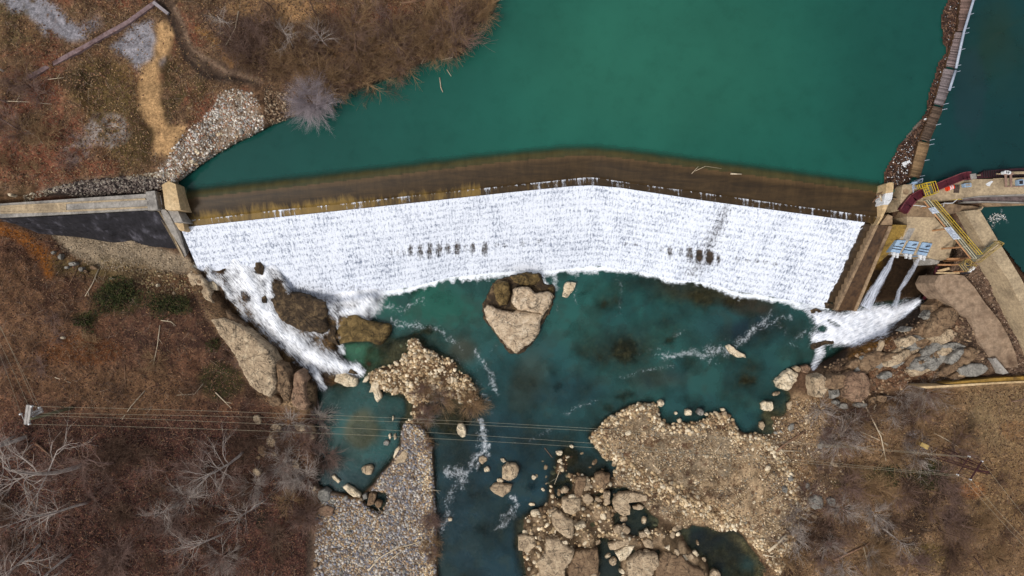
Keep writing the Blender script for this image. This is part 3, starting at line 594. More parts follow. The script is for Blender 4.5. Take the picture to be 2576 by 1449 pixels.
an = R(48); wxk = K0*X; wyk = K0*Y; flow2 = np.stack([wxk*math.cos(an)+wyk*math.sin(an), -wxk*math.sin(an)+wyk*math.cos(an), X*0], -1)
o = dgrid('cascade_water', kc, zc, foam_mat('cascade water', (.95, 1.5, 1), (.14, .98), fine=.9, white=(246, 248, 252), grey=(124, 136, 156), tr0=(.34, .52)), C, {'foam': f2, 'flow': flow2}); tag(o, kind='structure')

f3 = reg(POOLF, 9, 9)*1.1+(n2-.5)*.3*reg(POOLF, 9, 9)-blob(2098, 812, 22, 6, 25, warp=4)*.8-blob(2070, 828, 12, 9, warp=4)*.5-blob(2130, 835, 8, 5)*.2
f3 = np.maximum(f3, np.clip(linedist([(2310,757),(2270,782),(2225,800)], X, Y, [8, 18, 30]), 0, 1)**.4*1.15)
f3 = np.maximum(f3, np.clip(linedist([(2055,860),(2062,890),(2042,925)], X+WX*8, Y+WY*8, [22, 16, 8]), 0, 1)**.5*.7); f3 = np.maximum(f3, np.clip(linedist([(2045,790),(2020,770)], X+WX*8, Y+WY*8, [18, 10]), 0, 1)**.5*.6)
an = R(155); flow3 = np.stack([wxk*math.cos(an)+wyk*math.sin(an), -wxk*math.sin(an)+wyk*math.cos(an), X*0], -1)
zj = np.clip(linedist([(2312,756),(2250,788)], X, Y, [16, 26]), 0, 1)*1.2*sm(X, 2200, 2312)
o = dgrid('outfall_water', f3 > .05, np.maximum(h, 0)+.12+f3*.3+zj+(n3-.5)*.5, foam_mat('outfall water', (1.1, 1.1, 1), (.16, .86), fine=.7, grey=(130, 142, 160), tr0=(.34, .54)), C, {'foam': np.clip(f3, 0, 1.1)*1.05, 'flow': flow3}); tag(o, kind='structure')
def ribbon(name, pts, zs_, wds, dn, mat):
    P_ = np.array(pts, float); n = 60; u0 = np.linspace(0, 1, len(P_)); uu = np.linspace(0, 1, n); rows = []; fo = []; fw_ = []
    c = np.stack([np.interp(uu, u0, P_[:, 0]), np.interp(uu, u0, P_[:, 1])], 1); zz = np.interp(uu, u0, zs_); wd = np.interp(uu, u0, wds); d = np.gradient(c, axis=0); d /= np.linalg.norm(d, axis=1)[:, None]; nn_ = np.stack([-d[:, 1], d[:, 0]], 1)
    for s_ in np.linspace(-1, 1, 13):
        p = c+nn_*(wd*s_)[:, None]; q = Uv(p, 0.0); k_ = K0*(CAMH-zz)/CAMH; q = np.stack([(p[:, 0]-1288)*k_, (724.5-p[:, 1])*k_, zz+(1-s_*s_)*.12+(fbm(uu*22, uu*0+s_*4, 1, 3, 3)-.5)*.3], 1); rows.append(q); fo.append(dn*(1-abs(s_)**3)+0*uu); fw_.append(np.stack([uu*8, uu*0+s_*1.0, uu*0], 1))
    o = sheet(rows, name, mat, None, True, {'foam': np.concatenate(fo), 'flow': np.concatenate(fw_)}); tag(o, kind='structure')
FS = foam_mat('gate water', (.5, 3.2, 1), (.30, .95), white=(206, 212, 226), grey=(86, 94, 112), fine=1.0)
t3_ = lambda x, y: (1932+x/3, 402.5+y/3)
ribbon('gate_water', [t3_(*p) for p in ((943,732),(905,810),(840,920),(780,1020),(735,1115))], [5.4, 4.6, 3.6, 2.4, 1.0], [5, 10, 14, 17, 20], .72, FS)
ribbon('gate_water', [t3_(*p) for p in ((1137,746),(1100,810),(1040,910),(990,980),(975,1050),(950,1110))], [5.4, 4.6, 3.6, 2.8, 1.9, 1.0], [6, 8, 9, 7, 8, 12], .60, FS)

# ------------------------------------------------------------------ concrete works
CONC = mat_var('pale concrete', (132, 116, 94), (176, 156, 126), .35, fine=3.5, c3=(150, 132, 108))
CONC2 = mat_var('grey concrete', (98, 94, 90), (158, 152, 144), .35, fine=3, c3=(128, 122, 114))
CTAN = mat_var('tan concrete', (176, 148, 108), (206, 180, 140), .4, fine=3)
CDIRT = mat_var('dirty concrete', (84, 66, 52), (150, 126, 98), .45, fine=3, c3=(112, 90, 70))
CDARK = mat_var('blackened concrete', (24, 23, 27), (40, 38, 43), .6, fine=2.6, c3=(92, 90, 98), stretch=(1.3, .8, .6), bump=1)
CWET = mat_var('wet concrete', (40, 28, 20), (84, 62, 42), .6, rough=.4, fine=3, c3=(58, 42, 30), stretch=(1, .6, 1))
CMOSS = mat_var('mossy concrete', (70, 52, 26), (140, 112, 50), .7, fine=4, c3=(106, 82, 34), rough=.6)
SLABM = mat_var('old slab', (96, 76, 60), (150, 128, 106), .35, fine=2.0, c3=(120, 98, 78), bump=.8)
WHITE = mat_var('white paint', (200, 202, 204), (228, 228, 228), 1, rough=.5)
BLUEG = mat_var('blue grey steel', (120, 146, 176), (160, 184, 206), .8, rough=.5, fine=6)
MAROON = mat_var('maroon steel', (52, 16, 24), (84, 28, 38), .8, rough=.45, fine=5)
YEL = mat_var('yellow paint', (176, 146, 30), (214, 184, 54), 1, rough=.5)
YELD = mat_var('faded yellow paint', (150, 124, 62), (184, 158, 92), 1, rough=.6)
GRATE = mat_var('steel grating', (84, 82, 70), (118, 114, 96), 2, rough=.7, fine=20)
BROWNP = mat_var('rusty pipe', (150, 104, 68), (190, 146, 104), 1, rough=.7)
STEELD = mat_var('dark steel', (26, 24, 28), (52, 46, 48), 1, rough=.5)
GALV = mat_var('galvanised pipe', (140, 150, 168), (176, 184, 196), 1, rough=.5)
PLANK = mat_attr('boardwalk planks', fine=6, amt=(.7, 1.2))
def thing(name, label, cat, at, group=None):
    return tag(empty(name, at), label, cat, group)
t3 = lambda x, y: (1932+x/3, 402.5+y/3)
t4 = lambda x, y: (1932+x/3, y/3)
tL = lambda x, y: (x/3, 402.5+y/3)
t5 = lambda x, y: (2173.5+x*.2083, 402.5+y*.2083)
t6 = lambda x, y: (335.4+x*.1389, 456.2+y*.1389)
lo0 = lambda x, y: (x*.4444, 805+y*.4444)
lo1 = lambda x, y: (644+x*.4444, 805+y*.4444)
lo2 = lambda x, y: (1288+x*.4444, 805+y*.4444)
lo3 = lambda x, y: (1932+x*.4444, 805+y*.4444)
def PL(f, pts): return [f(*p) for p in pts]
def HZ(dx, dy): return float(samp(h, dx, dy))

# left abutment
ab = thing('abutment_wall', 'long grey concrete walkway wall with blackened sloping face, left of the spillway', 'dam wall', U(200, 500, 9))
top = [(-500,512),(0,512),(367,487),(372,528),(0,548),(-500,556)]
MB().slab(top, 11.2, 3).build('walkway', CONC2, ab, .04)
MB().slab(PL(tL, [(0,345),(520,318),(1095,288),(1100,300),(520,330),(0,357)]), 11.32, 11.1).build('kerb', CONC, ab)
MB().slab(PL(tL, [(0,392),(500,378),(1112,350),(1114,362),(500,392),(0,405)]), 11.32, 11.1).build('kerb', CONC, ab)
MB().slab(PL(tL, [(0,350),(498,328),(500,384),(0,398)]), 11.25, 11.0).build('path_patch', CONC, ab)
tp = [(-500,556,10.9),(0,549,10.9),(190,541,10.9),(372,529,10.9),(398,533,10.9)]
bt = [(-500,600,8.6),(20,556,8.6),(100,588,6.0),(210,598,5.2),(290,612,5),(340,612,4.6),(400,640,3.6),(465,652,3.0)]
mm = MB(); tp2 = [(-500,556),(0,549),(60,547),(140,544),(220,539),(300,534),(350,530),(398,533)]
T_ = [U(x, y, 10.95) for x, y in tp2]; B_ = [U(x, y, z-.6) for x, y, z in bt]
nn = 10; V_ = []; F_ = []
for i in range(7):
    for k in range(6): pass
def loftgrid(T, B, nu, nv, amp, seed, back=1.2):
    T = np.array(T); B = np.array(B); u0 = np.linspace(0, 1, len(T)); uu = np.linspace(0, 1, nu); G = []
    for v in np.linspace(0, 1, nv):
        r = np.stack([np.interp(uu, u0, T[:, c]*(1-v)+B[:, c]*v) for c in range(3)], 1); nz = (fbm(r[:, 0]+v*3, r[:, 2]*2+r[:, 1], 1.1, 4, seed)-.5)*amp*math.sin(math.pi*min(max(v, 0.0), 1))
        r[:, 1] += nz; r[:, 2] += nz*.5; G.append(r)
    return G
sheet(loftgrid(T_, B_, 160, 26, .9, 4), 'blackened_face', CDARK, ab)
MB().slab(PL(t6, [(218,186),(385,166),(448,508),(262,530)]), 11.75, 4).build('end_block', CONC2, ab, .05)
gp = thing('gauge_board', 'white board on a post in the dark slot between the grey block and tan pier', 'board', U(*t6(480, 340), 8))
MB().slab(PL(t6, [(441,250),(488,250),(522,420),(470,425)]), 10.6, 10.5).build('board', WHITE, gp); MB().tube([U(*t6(492, 420), 10.5), U(*t6(515, 500), 10.9)], .05).build('arm', GALV, gp)
MB().tube([U(*t6(480, 330), 10.5), U(*t6(480, 330), 6)], .06).build('post', STEELD, gp)
lp = thing('concrete_pier', 'tan concrete pier stepping down beside the left end of the spillway crest', 'pier', U(*t6(700, 400), 5))
MB().slab(PL(t6, [(515,60),(640,-10),(765,50),(857,518),(625,524),(575,500)]), 11.6, 2).build('upper_block', CTAN, lp, .05)
MB().slab(PL(t6, [(612,526),(800,521),(895,735),(740,745),(640,560)]), 10.6, 2).build('middle_block', CONC2, lp, .05)
MB().slab(PL(t6, [(740,748),(902,738),(930,885),(880,905),(830,880)]), 9.2, 1).build('lower_block', CTAN, lp, .05)
ww = thing('wing_wall', 'tapering grey concrete wing wall running down beside the left cascade', 'wall', U(*t6(700, 900), 3))
MB().slab2([(*t6(505,510),10.9),(*t6(575,510),10.9),(*t6(650,600),10.2),(*t6(700,700),9.6),(*t6(840,900),7.6),(*t6(900,1100),6.2),(*t6(965,1330),4.6),(*t6(930,1380),4.4),(*t6(800,1150),5.8),(*t6(640,830),8.0),(*t6(500,600),10.2)], -1).build('wall', CONC2, ww)
MB().slab2([(*t6(428,545),10.9),(*t6(470,540),10.9),(*t6(640,835),8.2),(*t6(925,1385),4.5),(*t6(885,1380),4.5),(*t6(600,850),8.0),(*t6(455,620),10.2)], -1).build('coping', CONC, ww)

# right abutment and gate works
tw = thing('training_wall', 'long wet brown wall sloping down beside the dry dark steps at the right end of the spillway', 'wall', U(2180, 650, 0))
MB().slab2([(2205,566,8.4),(2244,569,8.4),(2153,782,.7),(2102,780,.7)], -1.5).build('wall', CWET, tw)
MB().slab2([(2203,566,8.62),(2210,567,8.62),(2108,781,.9),(2101,780,.9)], -1.5).build('coping', CDIRT, tw)
MB().slab2([(2237,568,8.62),(2245,569,8.62),(2155,783,.9),(2148,782,.9)], -1.5).build('coping', CDIRT, tw)
mwl = thing('mossy_wall', 'yellow moss covered sloping concrete wall left of the three blue grey gates', 'wall', U(*t3(950, 620), 3))
MB().slab2([(*t3(945,488),8.5),(*t3(1048,492),8.5),(*t3(1020,575),7.6),(*t3(922,700),6.0),(*t3(858,760),4.6),(*t3(820,790),4.2)], 0).build('wall', CMOSS, mwl)
p1 = thing('concrete_pier', 'narrow tan pier with a white painted tail at the right end of the crest', 'pier', U(*t3(915, 260), 6))
MB().slab(PL(t3, [(897,178),(912,168),(944,168),(951,180),(946,242),(890,250)]), 11.4, 3).build('upper_block', CTAN, p1, .06)
MB().slab(PL(t3, [(889,250),(946,242),(936,298),(912,305),(878,300)]), 11.1, 3).build('white_cap', WHITE, p1, .04)
MB().slab(PL(t3, [(878,302),(912,306),(936,300),(910,336),(872,336)]), 10.7, 3).build('white_nose', WHITE, p1, .04)
MB().slab2([(*t3(872,336),10.3),(*t3(908,338),10.3),(*t3(868,430),8.9),(*t3(830,490),8.6),(*t3(816,490),8.6),(*t3(852,430),8.9)], 2).build('tail_wall', CTAN, p1)
MB().slab2([(*t3(905,410),8.7),(*t3(940,425),8.7),(*t3(938,494),8.2),(*t3(845,490),8.2)], 2).build('sill', CDIRT, p1)
p2 = thing('concrete_pier', 'broad tan pier with a dark round cover under the yellow cage', 'pier', U(*t3(1070, 250), 6))
MB().slab(PL(t3, [(1013,198),(1026,184),(1115,184),(1165,200),(1165,248),(1100,285),(1058,345),(1010,380),(1000,310),(1010,240)]), 11.0, 3).build('body', CONC, p2, .05)
q = U(*t3(1040, 240), 11.02); MB().tube([(q[0], q[1], 11.0), (q[0], q[1], 11.06)], .38, 20).build('cover', CDIRT, p2)
sg = thing('sluice_gate', 'dark steel gate closing the narrow slot between the two piers', 'gate', U(*t3(970, 290), 8))
MB().slab(PL(t3, [(938,286),(1004,292),(1004,298),(938,292)]), 10.0, 4).build('gate_leaf', STEELD, sg); MB().bar(U(*t3(945,292),10.2), U(*t3(1003,296),10.2), .15, .15).build('lifting_beam', CDIRT, sg)
dk = thing('concrete_deck', 'pale concrete deck of the intake works behind the maroon chute', 'deck', U(2450, 480, 6))
MB().slab(PL(t5, [(690,462),(840,385),(1000,330),(1200,235),(1300,232),(1932,222),(4500,190),(4500,395),(1932,415),(1400,435),(1180,468),(820,500),(700,488)]), 10.4, 3.5).build('slab', CONC, dk, .03)
MB().slab(PL(t5, [(1180,463),(1400,432),(1932,412),(4500,388),(4500,396),(1932,424),(1400,442),(1182,471)]), 10.55, 9).build('kerb', CONC2, dk)
tr = thing('dirt_trough', 'shallow trough of purplish rubble along the deck, between two thin kerbs', 'trough', U(2500, 498, 6))
MB().slab(PL(t5, [(1180,470),(1400,442),(1932,423),(4500,398),(4500,490),(1932,510),(1400,500),(1200,505)]), 9.3, 4).build('fill', mat_var('rubble fill', (70, 58, 58), (128, 112, 110), 1.2, fine=4, bump=1), tr)
MB().slab(PL(t5, [(1200,503),(1450,498),(1932,508),(4500,488),(4500,498),(1932,520),(1450,510),(1200,513)]), 9.7, 4).build('kerb', CONC2, tr)
MB().slab(PL(t5, [(1400,512),(1932,520),(4500,498),(4500,520),(1932,545),(1480,562),(1440,540)]), 9.0, 4).build('ledge', CDIRT, tr)
ap = thing('gate_apron', 'broad sloping slab of stained pale concrete above the three gates', 'apron', U(*t3(1200, 600), 4))
zf = lambda y: 8.9-(y-420)/370*3.2
P2 = lambda pts, dz=0: [(*t3(x, y), zf(y)+dz) for x, y in pts]
MB().slab2(P2([(1048,424),(1256,430),(1335,520),(1402,610),(1362,750),(1300,760),(1215,740),(1205,724),(925,700),(955,640),(1020,560),(1052,498)]), 2).build('slab', CONC, ap)
MB().slab2(P2([(1062,515),(1112,515),(1062,610),(1012,608)], .03), 5).build('grey_patch', CONC2, ap)
MB().slab2(P2([(1218,744),(1298,762),(1284,784),(1228,792)]), 2).build('toe_block', CONC2, ap)
MB().slab(PL(t3, [(1048,424),(1052,380),(1100,335),(1160,296),(1232,304),(1300,325),(1400,330),(1480,345),(1540,345),(1600,360),(1590,376),(1475,380),(1420,400),(1340,420),(1256,430)]), 9.3, 3).build('upper_ledge', CDIRT, ap)
def gate(pts, lab):
    g = thing('gate_hatch', lab, 'gate', U(*t3(*pts[0]), zf(650)), 'blue grey gates on the apron')
    P_ = [np.array(p, float) for p in pts]                  # tl, tr, br, bl
    MB().slab2([(*t3(*p), zf(p[1])+.28) for p in P_], 3).build('panel', BLUEG, g, .02)
    for f in (.52, .72):
        a, b = P_[0]*(1-f)+P_[3]*f, P_[1]*(1-f)+P_[2]*f
        MB().bar(U(*t3(*a), zf(a[1])+.34), U(*t3(*b), zf(b[1])+.34), .10, .1).build('seam_bar', STEELD, g)
    c = (P_[0]+P_[1]+(P_[2]+P_[3])*.45)/2.9
    q = Vector(U(*t3(*c), zf(c[1])+.3)); MB().tube([q, q+Vector((0, 0, .3)), q+Vector((.35, .05, .35))], .07).build('lifting_hook', STEELD, g)
    for f in (.25, .62):
        a = P_[3]*(1-f)+P_[2]*f+np.array([4, 10]); q = U(*t3(*a), zf(a[1])+.2)
        k_ = MB(); k_.box(q, (.34, .3, .5)); k_.box((q[0]+.05, q[1]-.35, q[2]), (.22, .34, .3)); k_.tube([(q[0]-.22, q[1]-.1, q[2]+.1), (q[0]+.22, q[1]-.1, q[2]+.1)], .1); k_.build('hinge', WHITE, g)
gate([(978,603),(1044,608),(994,706),(925,692)], 'leftmost blue grey gate hatch, beside the mossy wall')
gate([(1068,610),(1142,618),(1096,714),(1014,702)], 'middle blue grey gate hatch of the three on the apron')
gate([(1168,620),(1242,630),(1196,726),(1126,712)], 'rightmost blue grey gate hatch, above the thinner water jet')

# maroon chute
mc = thing('steel_chute', 'maroon steel chute bending along the edge of the intake deck', 'chute', U(*t5(800, 380), 9))
path = [(480,618),(530,540),(600,455),(700,400),(760,380)]; path2 = [(835,345),(1000,275),(1190,200),(1240,188),(1290,188)]
def trough(pts, z, nm, wd=1.0):
    k_ = MB(); W = [Vector(U(*t5(*p), z)) for p in pts]
    for a, b in zip(W, W[1:]):
        k_.bar(a, b+(b-a).normalized()*.06, wd, .7)
    k_.build(nm, MAROON, mc)
    k_ = MB()
    for a, b in zip(W, W[1:]):
        n = Vector((-(b-a).y, (b-a).x, 0)).normalized()*(wd/2-.05)
        for s_ in (-1, 1): k_.bar(a+n*s_+Vector((0, 0, .12)), b+n*s_+Vector((0, 0, .12)), .1, .2)
    k_.build('side_flange', mat_var('pale maroon', (92, 38, 46), (128, 72, 74), 2, rough=.5), mc)  # flanges in a paler maroon than the trough
trough(path, 11.6, 'lower_section', 1.1); trough(path2, 11.7, 'upper_section', 1.0)
MB().slab(PL(t5, [(1290,168),(1356,160),(1365,224),(1298,232)]), 11.9, 9).build('end_block', CONC2, mc, .04)
fw = thing('trash_rack', 'dark maroon steel rack beyond the pale block at the water edge', 'rack', U(*t5(1700, 190), 8))
k_ = MB(); k_.slab(PL(t5, [(1365,195),(1450,130),(1700,110),(1932,96),(4500,60),(4500,165),(1932,190),(1700,205),(1365,226)]), 10.0, 5); k_.build('frame', mat_var('dark maroon steel', (38, 18, 24), (70, 36, 42), .8, rough=.5), fw)
k_ = MB()
for i in range(60): x = 1450+i*28; k_.bar(U(*t5(x, 128), 10.15), U(*t5(x+4, 205), 10.15), .07, .15)
k_.build('bars', STEELD, fw)
for i, (a, b, c_) in enumerate([((1365,184),(1405,182),.07), ((1600,168),(4500,110),.09), ((1700,150),(4500,88),.09), ((1560,226),(4500,165),.07)]):
    MB().tube([U(*t5(*a), 10.7), U(*t5(*b), 10.7)], c_).build('pipe', CONC, fw)
pf = thing('pipe_frame', 'brown pipe portal frame with a white valve standing on the far deck', 'frame', U(*t5(1740, 240), 10.4))
k_ = MB()
for x in (1710, 1772): k_.tube([U(*t5(x, 150), 12), U(*t5(x+5, 318), 10.9)], .14)
k_.tube([U(*t5(1700, 322), 10.8), U(*t5(1932, 318), 10.8)], .07); k_.tube([U(*t5(1690, 172), 11.9), U(*t5(1800, 166), 11.9)], .16); k_.build('pipes', mat_var('brown pipe', (112, 84, 76), (156, 128, 112), 1), pf)
for a in ((1698,150),(1722,150),(1745,156)): q = U(*t5(*a), 12.1); MB().tube([(q[0], q[1], 11.7), (q[0], q[1], 12.3)], .22, 10).build('valve', WHITE, pf)
for i, (pts, lab) in enumerate([([(1215,282),(1296,276),(1302,322),(1222,326)], 'pale blue grey box beside the dark floor plates on the deck'), ([(1868,236),(1930,232),(1932,302),(1872,304)], 'blue grey box at the right edge of the photo on the deck')]):
    jb = thing('equipment_box', lab, 'box', U(*t5(*pts[0]), 10.4)); MB().slab(PL(t5, pts), 11.1, 10.41).build('body', BLUEG, jb, .03)
    cxp = sum(p[0] for p in pts)/4; cyp = sum(p[1] for p in pts)/4; MB().slab([t5(cxp+(x-cxp)*.7, cyp+(y-cyp)*.65) for x, y in pts], 11.16, 11.05).build('lid', CONC2 if i == 0 else STEELD, jb, .02)
fp = thing('floor_plates', 'dark worn floor plates set in the deck beside the striped barrel', 'floor plates', U(*t5(1120, 350), 10.4))
for i in range(2):
    x0 = 1085+i*34; MB().slab(PL(t5, [(x0+8,298),(x0+40,296),(x0+30,396),(x0-2,396)]), 10.47, 10.38).build('plate', mat_var('worn plate', (48, 38, 34), (96, 80, 70), 2) if i == 0 else bpy.data.materials['worn plate'], fp)
wp_ = MB().slab(PL(t5, [(1470,290),(1500,270),(1545,250),(1560,262),(1530,292),(1520,318),(1490,312)]), 10.44, 10.38).build('concrete_patch', WHITE); tag(wp_, 'ragged white patch of spilled plaster on the deck', 'patch')
bl = thing('traffic_barrel', 'orange and white striped traffic barrel lying on its side against the chute', 'barrel', U(*t5(1035, 336), 10.4))
a, b = Vector(U(*t5(1000, 345), 10.72)), Vector(U(*t5(1082, 322), 10.72)); OR = mat_var('orange plastic', (222, 52, 22), (240, 84, 40), 2, rough=.5)
MB().tube([a, b], .34, 18, .27).build('body', OR, bl, smooth=False)
for f in (.3, .62): MB().tube([a+(b-a)*f, a+(b-a)*(f+.17)], .352-.07*f, 18).build('band', WHITE, bl)
MB().tube([a-(b-a)*.06, a+(b-a)*.03], .37, 18).build('foot_ring', OR, bl)

# yellow cage over the pier
cg = thing('railed_platform', 'bright yellow railed platform with ladder cage over the maroon chute', 'platform', U(*t5(760, 350), 11))
outl = [(690,292),(798,272),(842,402),(746,440)]; wing = [(636,305),(690,292),(706,345),(650,352)]
MB().slab(PL(t5, outl), 12.3, 12.2).build('floor', GRATE, cg); MB().slab(PL(t5, wing), 12.3, 12.2).build('side_floor', GRATE, cg)
def rails(pts, z, hts=(1.1, .6), r=.045, close=True, post=1.2, mb=None, base=0.0):
    k_ = mb or MB(); W = [Vector(U(x, y, z)) if len(p) == 2 else Vector(U(x, y, p[2])) for p in pts for x, y in [(p[0], p[1])]]
    if close: W.append(W[0])
    for hh in hts: k_.tube([p+Vector((0, 0, hh)) for p in W], r)
    for a, b in zip(W, W[1:]):
        n = max(1, int(round((b-a).length/post)))
        for i in range(n+1): q = a.lerp(b, i/n); k_.tube([q+Vector((0,0,base)), q+Vector((0, 0, hts[0]))], r*.9, 4)
    return k_
rails(PL(t5, outl), 12.3, (1.1, .55, .12), .045).build('railing', YEL, cg); rails(PL(t5, wing), 12.3, (1.1, .55, .12), .055, post=.35).build('side_railing', YEL, cg)
k_ = MB()
for x, y in outl: MB().tube([U(*t5(x, y), 12.2), (*U(*t5(x, y), 12.2)[:2], 10.4)], .07).build('post', YEL, cg)
for f in (.25, .5, .75): k_.tube([U(*t5(700+45*f, 300+130*f), 12.36), U(*t5(800+40*f-30, 280+120*f), 12.36)], .05)

k_.tube([U(*t5(705, 325), 12.36), U(*t5(815, 300), 12.36)], .05); k_.build('floor_frame', YEL, cg)
hf = thing('hoist_frame', 'pale blue steel hoist frame at the foot of the wooden boardwalk', 'hoist', U(*t5(640, 270), 10))
k_ = MB(); Z = 11.4
for a, b in [((580,285),(640,260)),((640,260),(710,224)),((710,224),(700,270)),((700,270),(590,292)),((650,262),(700,268)),((600,275),(605,345)),((585,300),(600,420)),((590,345),(625,340))]:
    k_.tube([U(*t5(*a), Z), U(*t5(*b), Z)], .07)
for a in ((580,285),(710,224),(605,345)): q = U(*t5(*a), Z); k_.tube([q, (q[0], q[1], 9.5)], .06)
k_.build('frame', GALV, hf); MB().slab(PL(t5, [(590,265),(645,258),(648,280),(596,288)]), 11.7, 11.4).build('winch', BLUEG, hf)

# gantry walkway, landing, platform
gw = thing('gantry_walkway', 'long raised grating walkway with yellow rail and two white signs, above the apron', 'walkway', U(2350, 580, 8))
ZG = 11.0
La, Lb, Ra, Rb = (722,492), (1292,1192), (806,496), (1362,1140)
MB().slab(PL(t5, [La, Ra, Rb, Lb]), ZG, ZG-.12).build('deck', GRATE, gw)
for a, b, m_ in ((La, Lb, BROWNP), (Ra, Rb, YELD)): MB().tube([U(*t5(*a), ZG-.05), U(*t5(*b), ZG-.05)], .10).build('stringer', m_, gw)
rails([t5(*Ra), t5(*Rb)], ZG, (1.1, .6), .04, False, 1.8).build('railing', YEL, gw); rails([t5(*La), t5(*Lb)], ZG, (1.1, .6), .045, False, 1.8).build('railing', mat_var('pale rail', (170, 164, 140), (196, 188, 160), 1), gw)
A_, B_ = Vector(U(*t5(*La), ZG)), Vector(U(*t5(*Lb), ZG)); SIGN = mat_var('white sign face', (186, 196, 212), (208, 216, 226), 3, rough=.5, fine=3); TXT = mat_var('grey lettering', (120, 132, 156), (140, 150, 170), 3)
for f0, f1 in ((.118, .215), (.455, .66)):
    d = (B_-A_).normalized(); n = Vector((-d.y, d.x, 0)); n = n if n.x < 0 else -n; off = n*.09
    a, b = A_.lerp(B_, f0)+off, A_.lerp(B_, f1)+off
    k_ = MB(); k_.prism([a+Vector((0,0,1.25)), b+Vector((0,0,1.25)), b+Vector((0,0,1.25))+n*.04, a+Vector((0,0,1.25))+n*.04], [a+Vector((0,0,-.1)), b+Vector((0,0,-.1)), b+Vector((0,0,-.1))+n*.04, a+Vector((0,0,-.1))+n*.04])
    sg_ = k_.build('sign', SIGN, gw); k_ = MB(); ln = (b-a).length; i = 0
    while .15+i*.22 < ln-.15:
        for z0, z1 in ((.78, 1.08), (.35, .62), (.05, .24)):
            if (i*7+int(z0*10)) % 5: q = a+d*(.15+i*.22)+n*.045; k_.box((q.x, q.y, (z0+z1)/2+ZG), (.09, .02, z1-z0), math.atan2(d.y, d.x))
        i += 1
    k_.build('lettering', TXT, sg_)
MB().slab(PL(t5, [(1292,1192),(1362,1140),(1560,985),(1618,1012),(1400,1180),(1330,1232)]), ZG-.02, ZG-.14).build('landing', GRATE, gw)
rails([t5(1385,1140), t5(1560,985), t5(1618,1012)], ZG, (1.1, .6), .05, False, 1.6).build('landing_railing', YELD, gw); rails([t5(1340,1235), t5(1400,1185), t5(1618,1015)], ZG, (1.1, .6), .05, False, 1.6).build('landing_railing', YELD, gw)
k_ = MB()
for x, y in ((800,560),(1000,830),(1180,1050),(1330,1200)): q = U(*t5(x, y), ZG-.1); MB().tube([q, (q[0], q[1], 5)], .12).build('column', BROWNP, gw)
lpz = 9.4
lo_ = thing('lower_platform', 'small square railed platform with hooped ladder cage below the gantry walkway', 'platform', U(*t5(1210, 1280), 7))
sq = [(1140,1262),(1212,1205),(1290,1280),(1205,1345)]
MB().slab(PL(t5, sq), lpz, lpz-.1).build('floor', mat_var('dark grating', (66, 66, 72), (96, 94, 100), 2, fine=14), lo_); rails(PL(t5, sq), lpz, (1.1, .6, .1), .05, True, 1.2).build('railing', YELD, lo_)
k_ = MB()
for i in range(5):
    c0 = Vector(U(*t5(1258, 1238), lpz+.4+i*.35)); k_.tube([c0+Vector((.42*math.cos(t), .42*math.sin(t), 0)) for t in np.linspace(0, 2*math.pi, 13)], .04, 4)
for t in np.linspace(0, 5.2, 6): c0 = Vector(U(*t5(1258, 1238), lpz+.3)); v = Vector((.42*math.cos(t), .42*math.sin(t), 0)); k_.tube([c0+v, c0+v+Vector((0, 0, 1.6))], .03, 4)
k_.build('ladder_cage', YELD, lo_)
k_ = MB()
for x, y in sq: q = U(*t5(x, y), lpz); MB().tube([q, (q[0], q[1], 5)], .1).build('post', BROWNP, lo_)
for i, (a, b, w_, lab) in enumerate([((1010,1195),(1320,1190), .22, 'upper rusty beam from the platform across the bank'), ((900,1265),(1105,1265), .16, 'middle tan beam reaching from the rock to the lower platform'), ((880,1364),(1170,1364), .14, 'lower pale beam along the foot of the platform'), ((900,1345),(1035,1310), .3, 'short thick timber lying askew beside the pale beam')]):
    bm_ = MB(); z0 = 8.2-.3*i; bm_.bar(U(*t5(*a), z0), U(*t5(*b), z0), w_+.05, .25); o = bm_.build('steel_beam', BROWNP if i < 2 else CTAN, None, .02); tag(o, lab, 'beam')
o = MB().bar(U(*t5(1175,1364), 8.3), U(*t5(1280,1366), 8.3), .24, .3).build('steel_beam', STEELD); tag(o, 'black end length of the beam below the lower platform', 'beam')
eb = thing('equipment_box', 'pair of small white boxes at the lower right corner of the lower platform', 'box', U(*t5(1295, 1320), 8))
for x, y in ((1276,1332),(1310,1308)): q = U(*t5(x, y), 8.8); MB().box(q, (.34, .42, .5), -.6).build('housing', WHITE, eb, .02)
for pts, lab, m_ in [([(590,545),(750,560)], 'thin white rail along the dirty ledge left of the walkway', WHITE), ([(962,560),(966,522),(1072,520),(1152,455)], 'bent white handrail just right of the walkway head', WHITE), ([(822,483),(1000,478),(1188,470)], 'bright yellow handrail along the deck edge', YEL)]:
    hr = thing('handrail', lab, 'handrail', U(*t5(*pts[0]), 10)); W = [Vector(U(*t5(*p), 10.3)) for p in pts]
    MB().tube(W, .05 if m_ == WHITE else .07).build('rail', m_, hr)
    for a, b in zip(W, W[1:]):
        for i in range(2): q = a.lerp(b, .1+i*.8); MB().tube([q, q-Vector((0, 0, 1))], .04, 4).build('post', m_, hr)
lw = thing('canal_wall', 'long pale concrete wall running diagonally beside the right hand canal', 'wall', U(2510, 620, 5))
MB().slab([*PL(t3, [(1478,384),(1590,374),(1602,378),(1740,610),(1912,894)]), (3000,1510), (2940,1510), *PL(t3, [(1818,906),(1640,660)])], 10.2, 3).build('wall', CONC, lw, .04)
MB().slab(PL(t3, [(1585,372),(1608,366),(1622,352),(1626,358),(1612,378),(1596,382)]), 10.3, 3).build('return_wall', CONC, lw)
os_ = thing('concrete_slab', 'broken pinkish brown concrete slab descending between rubble and rock on the right bank', 'slab', U(2430, 800, 5))
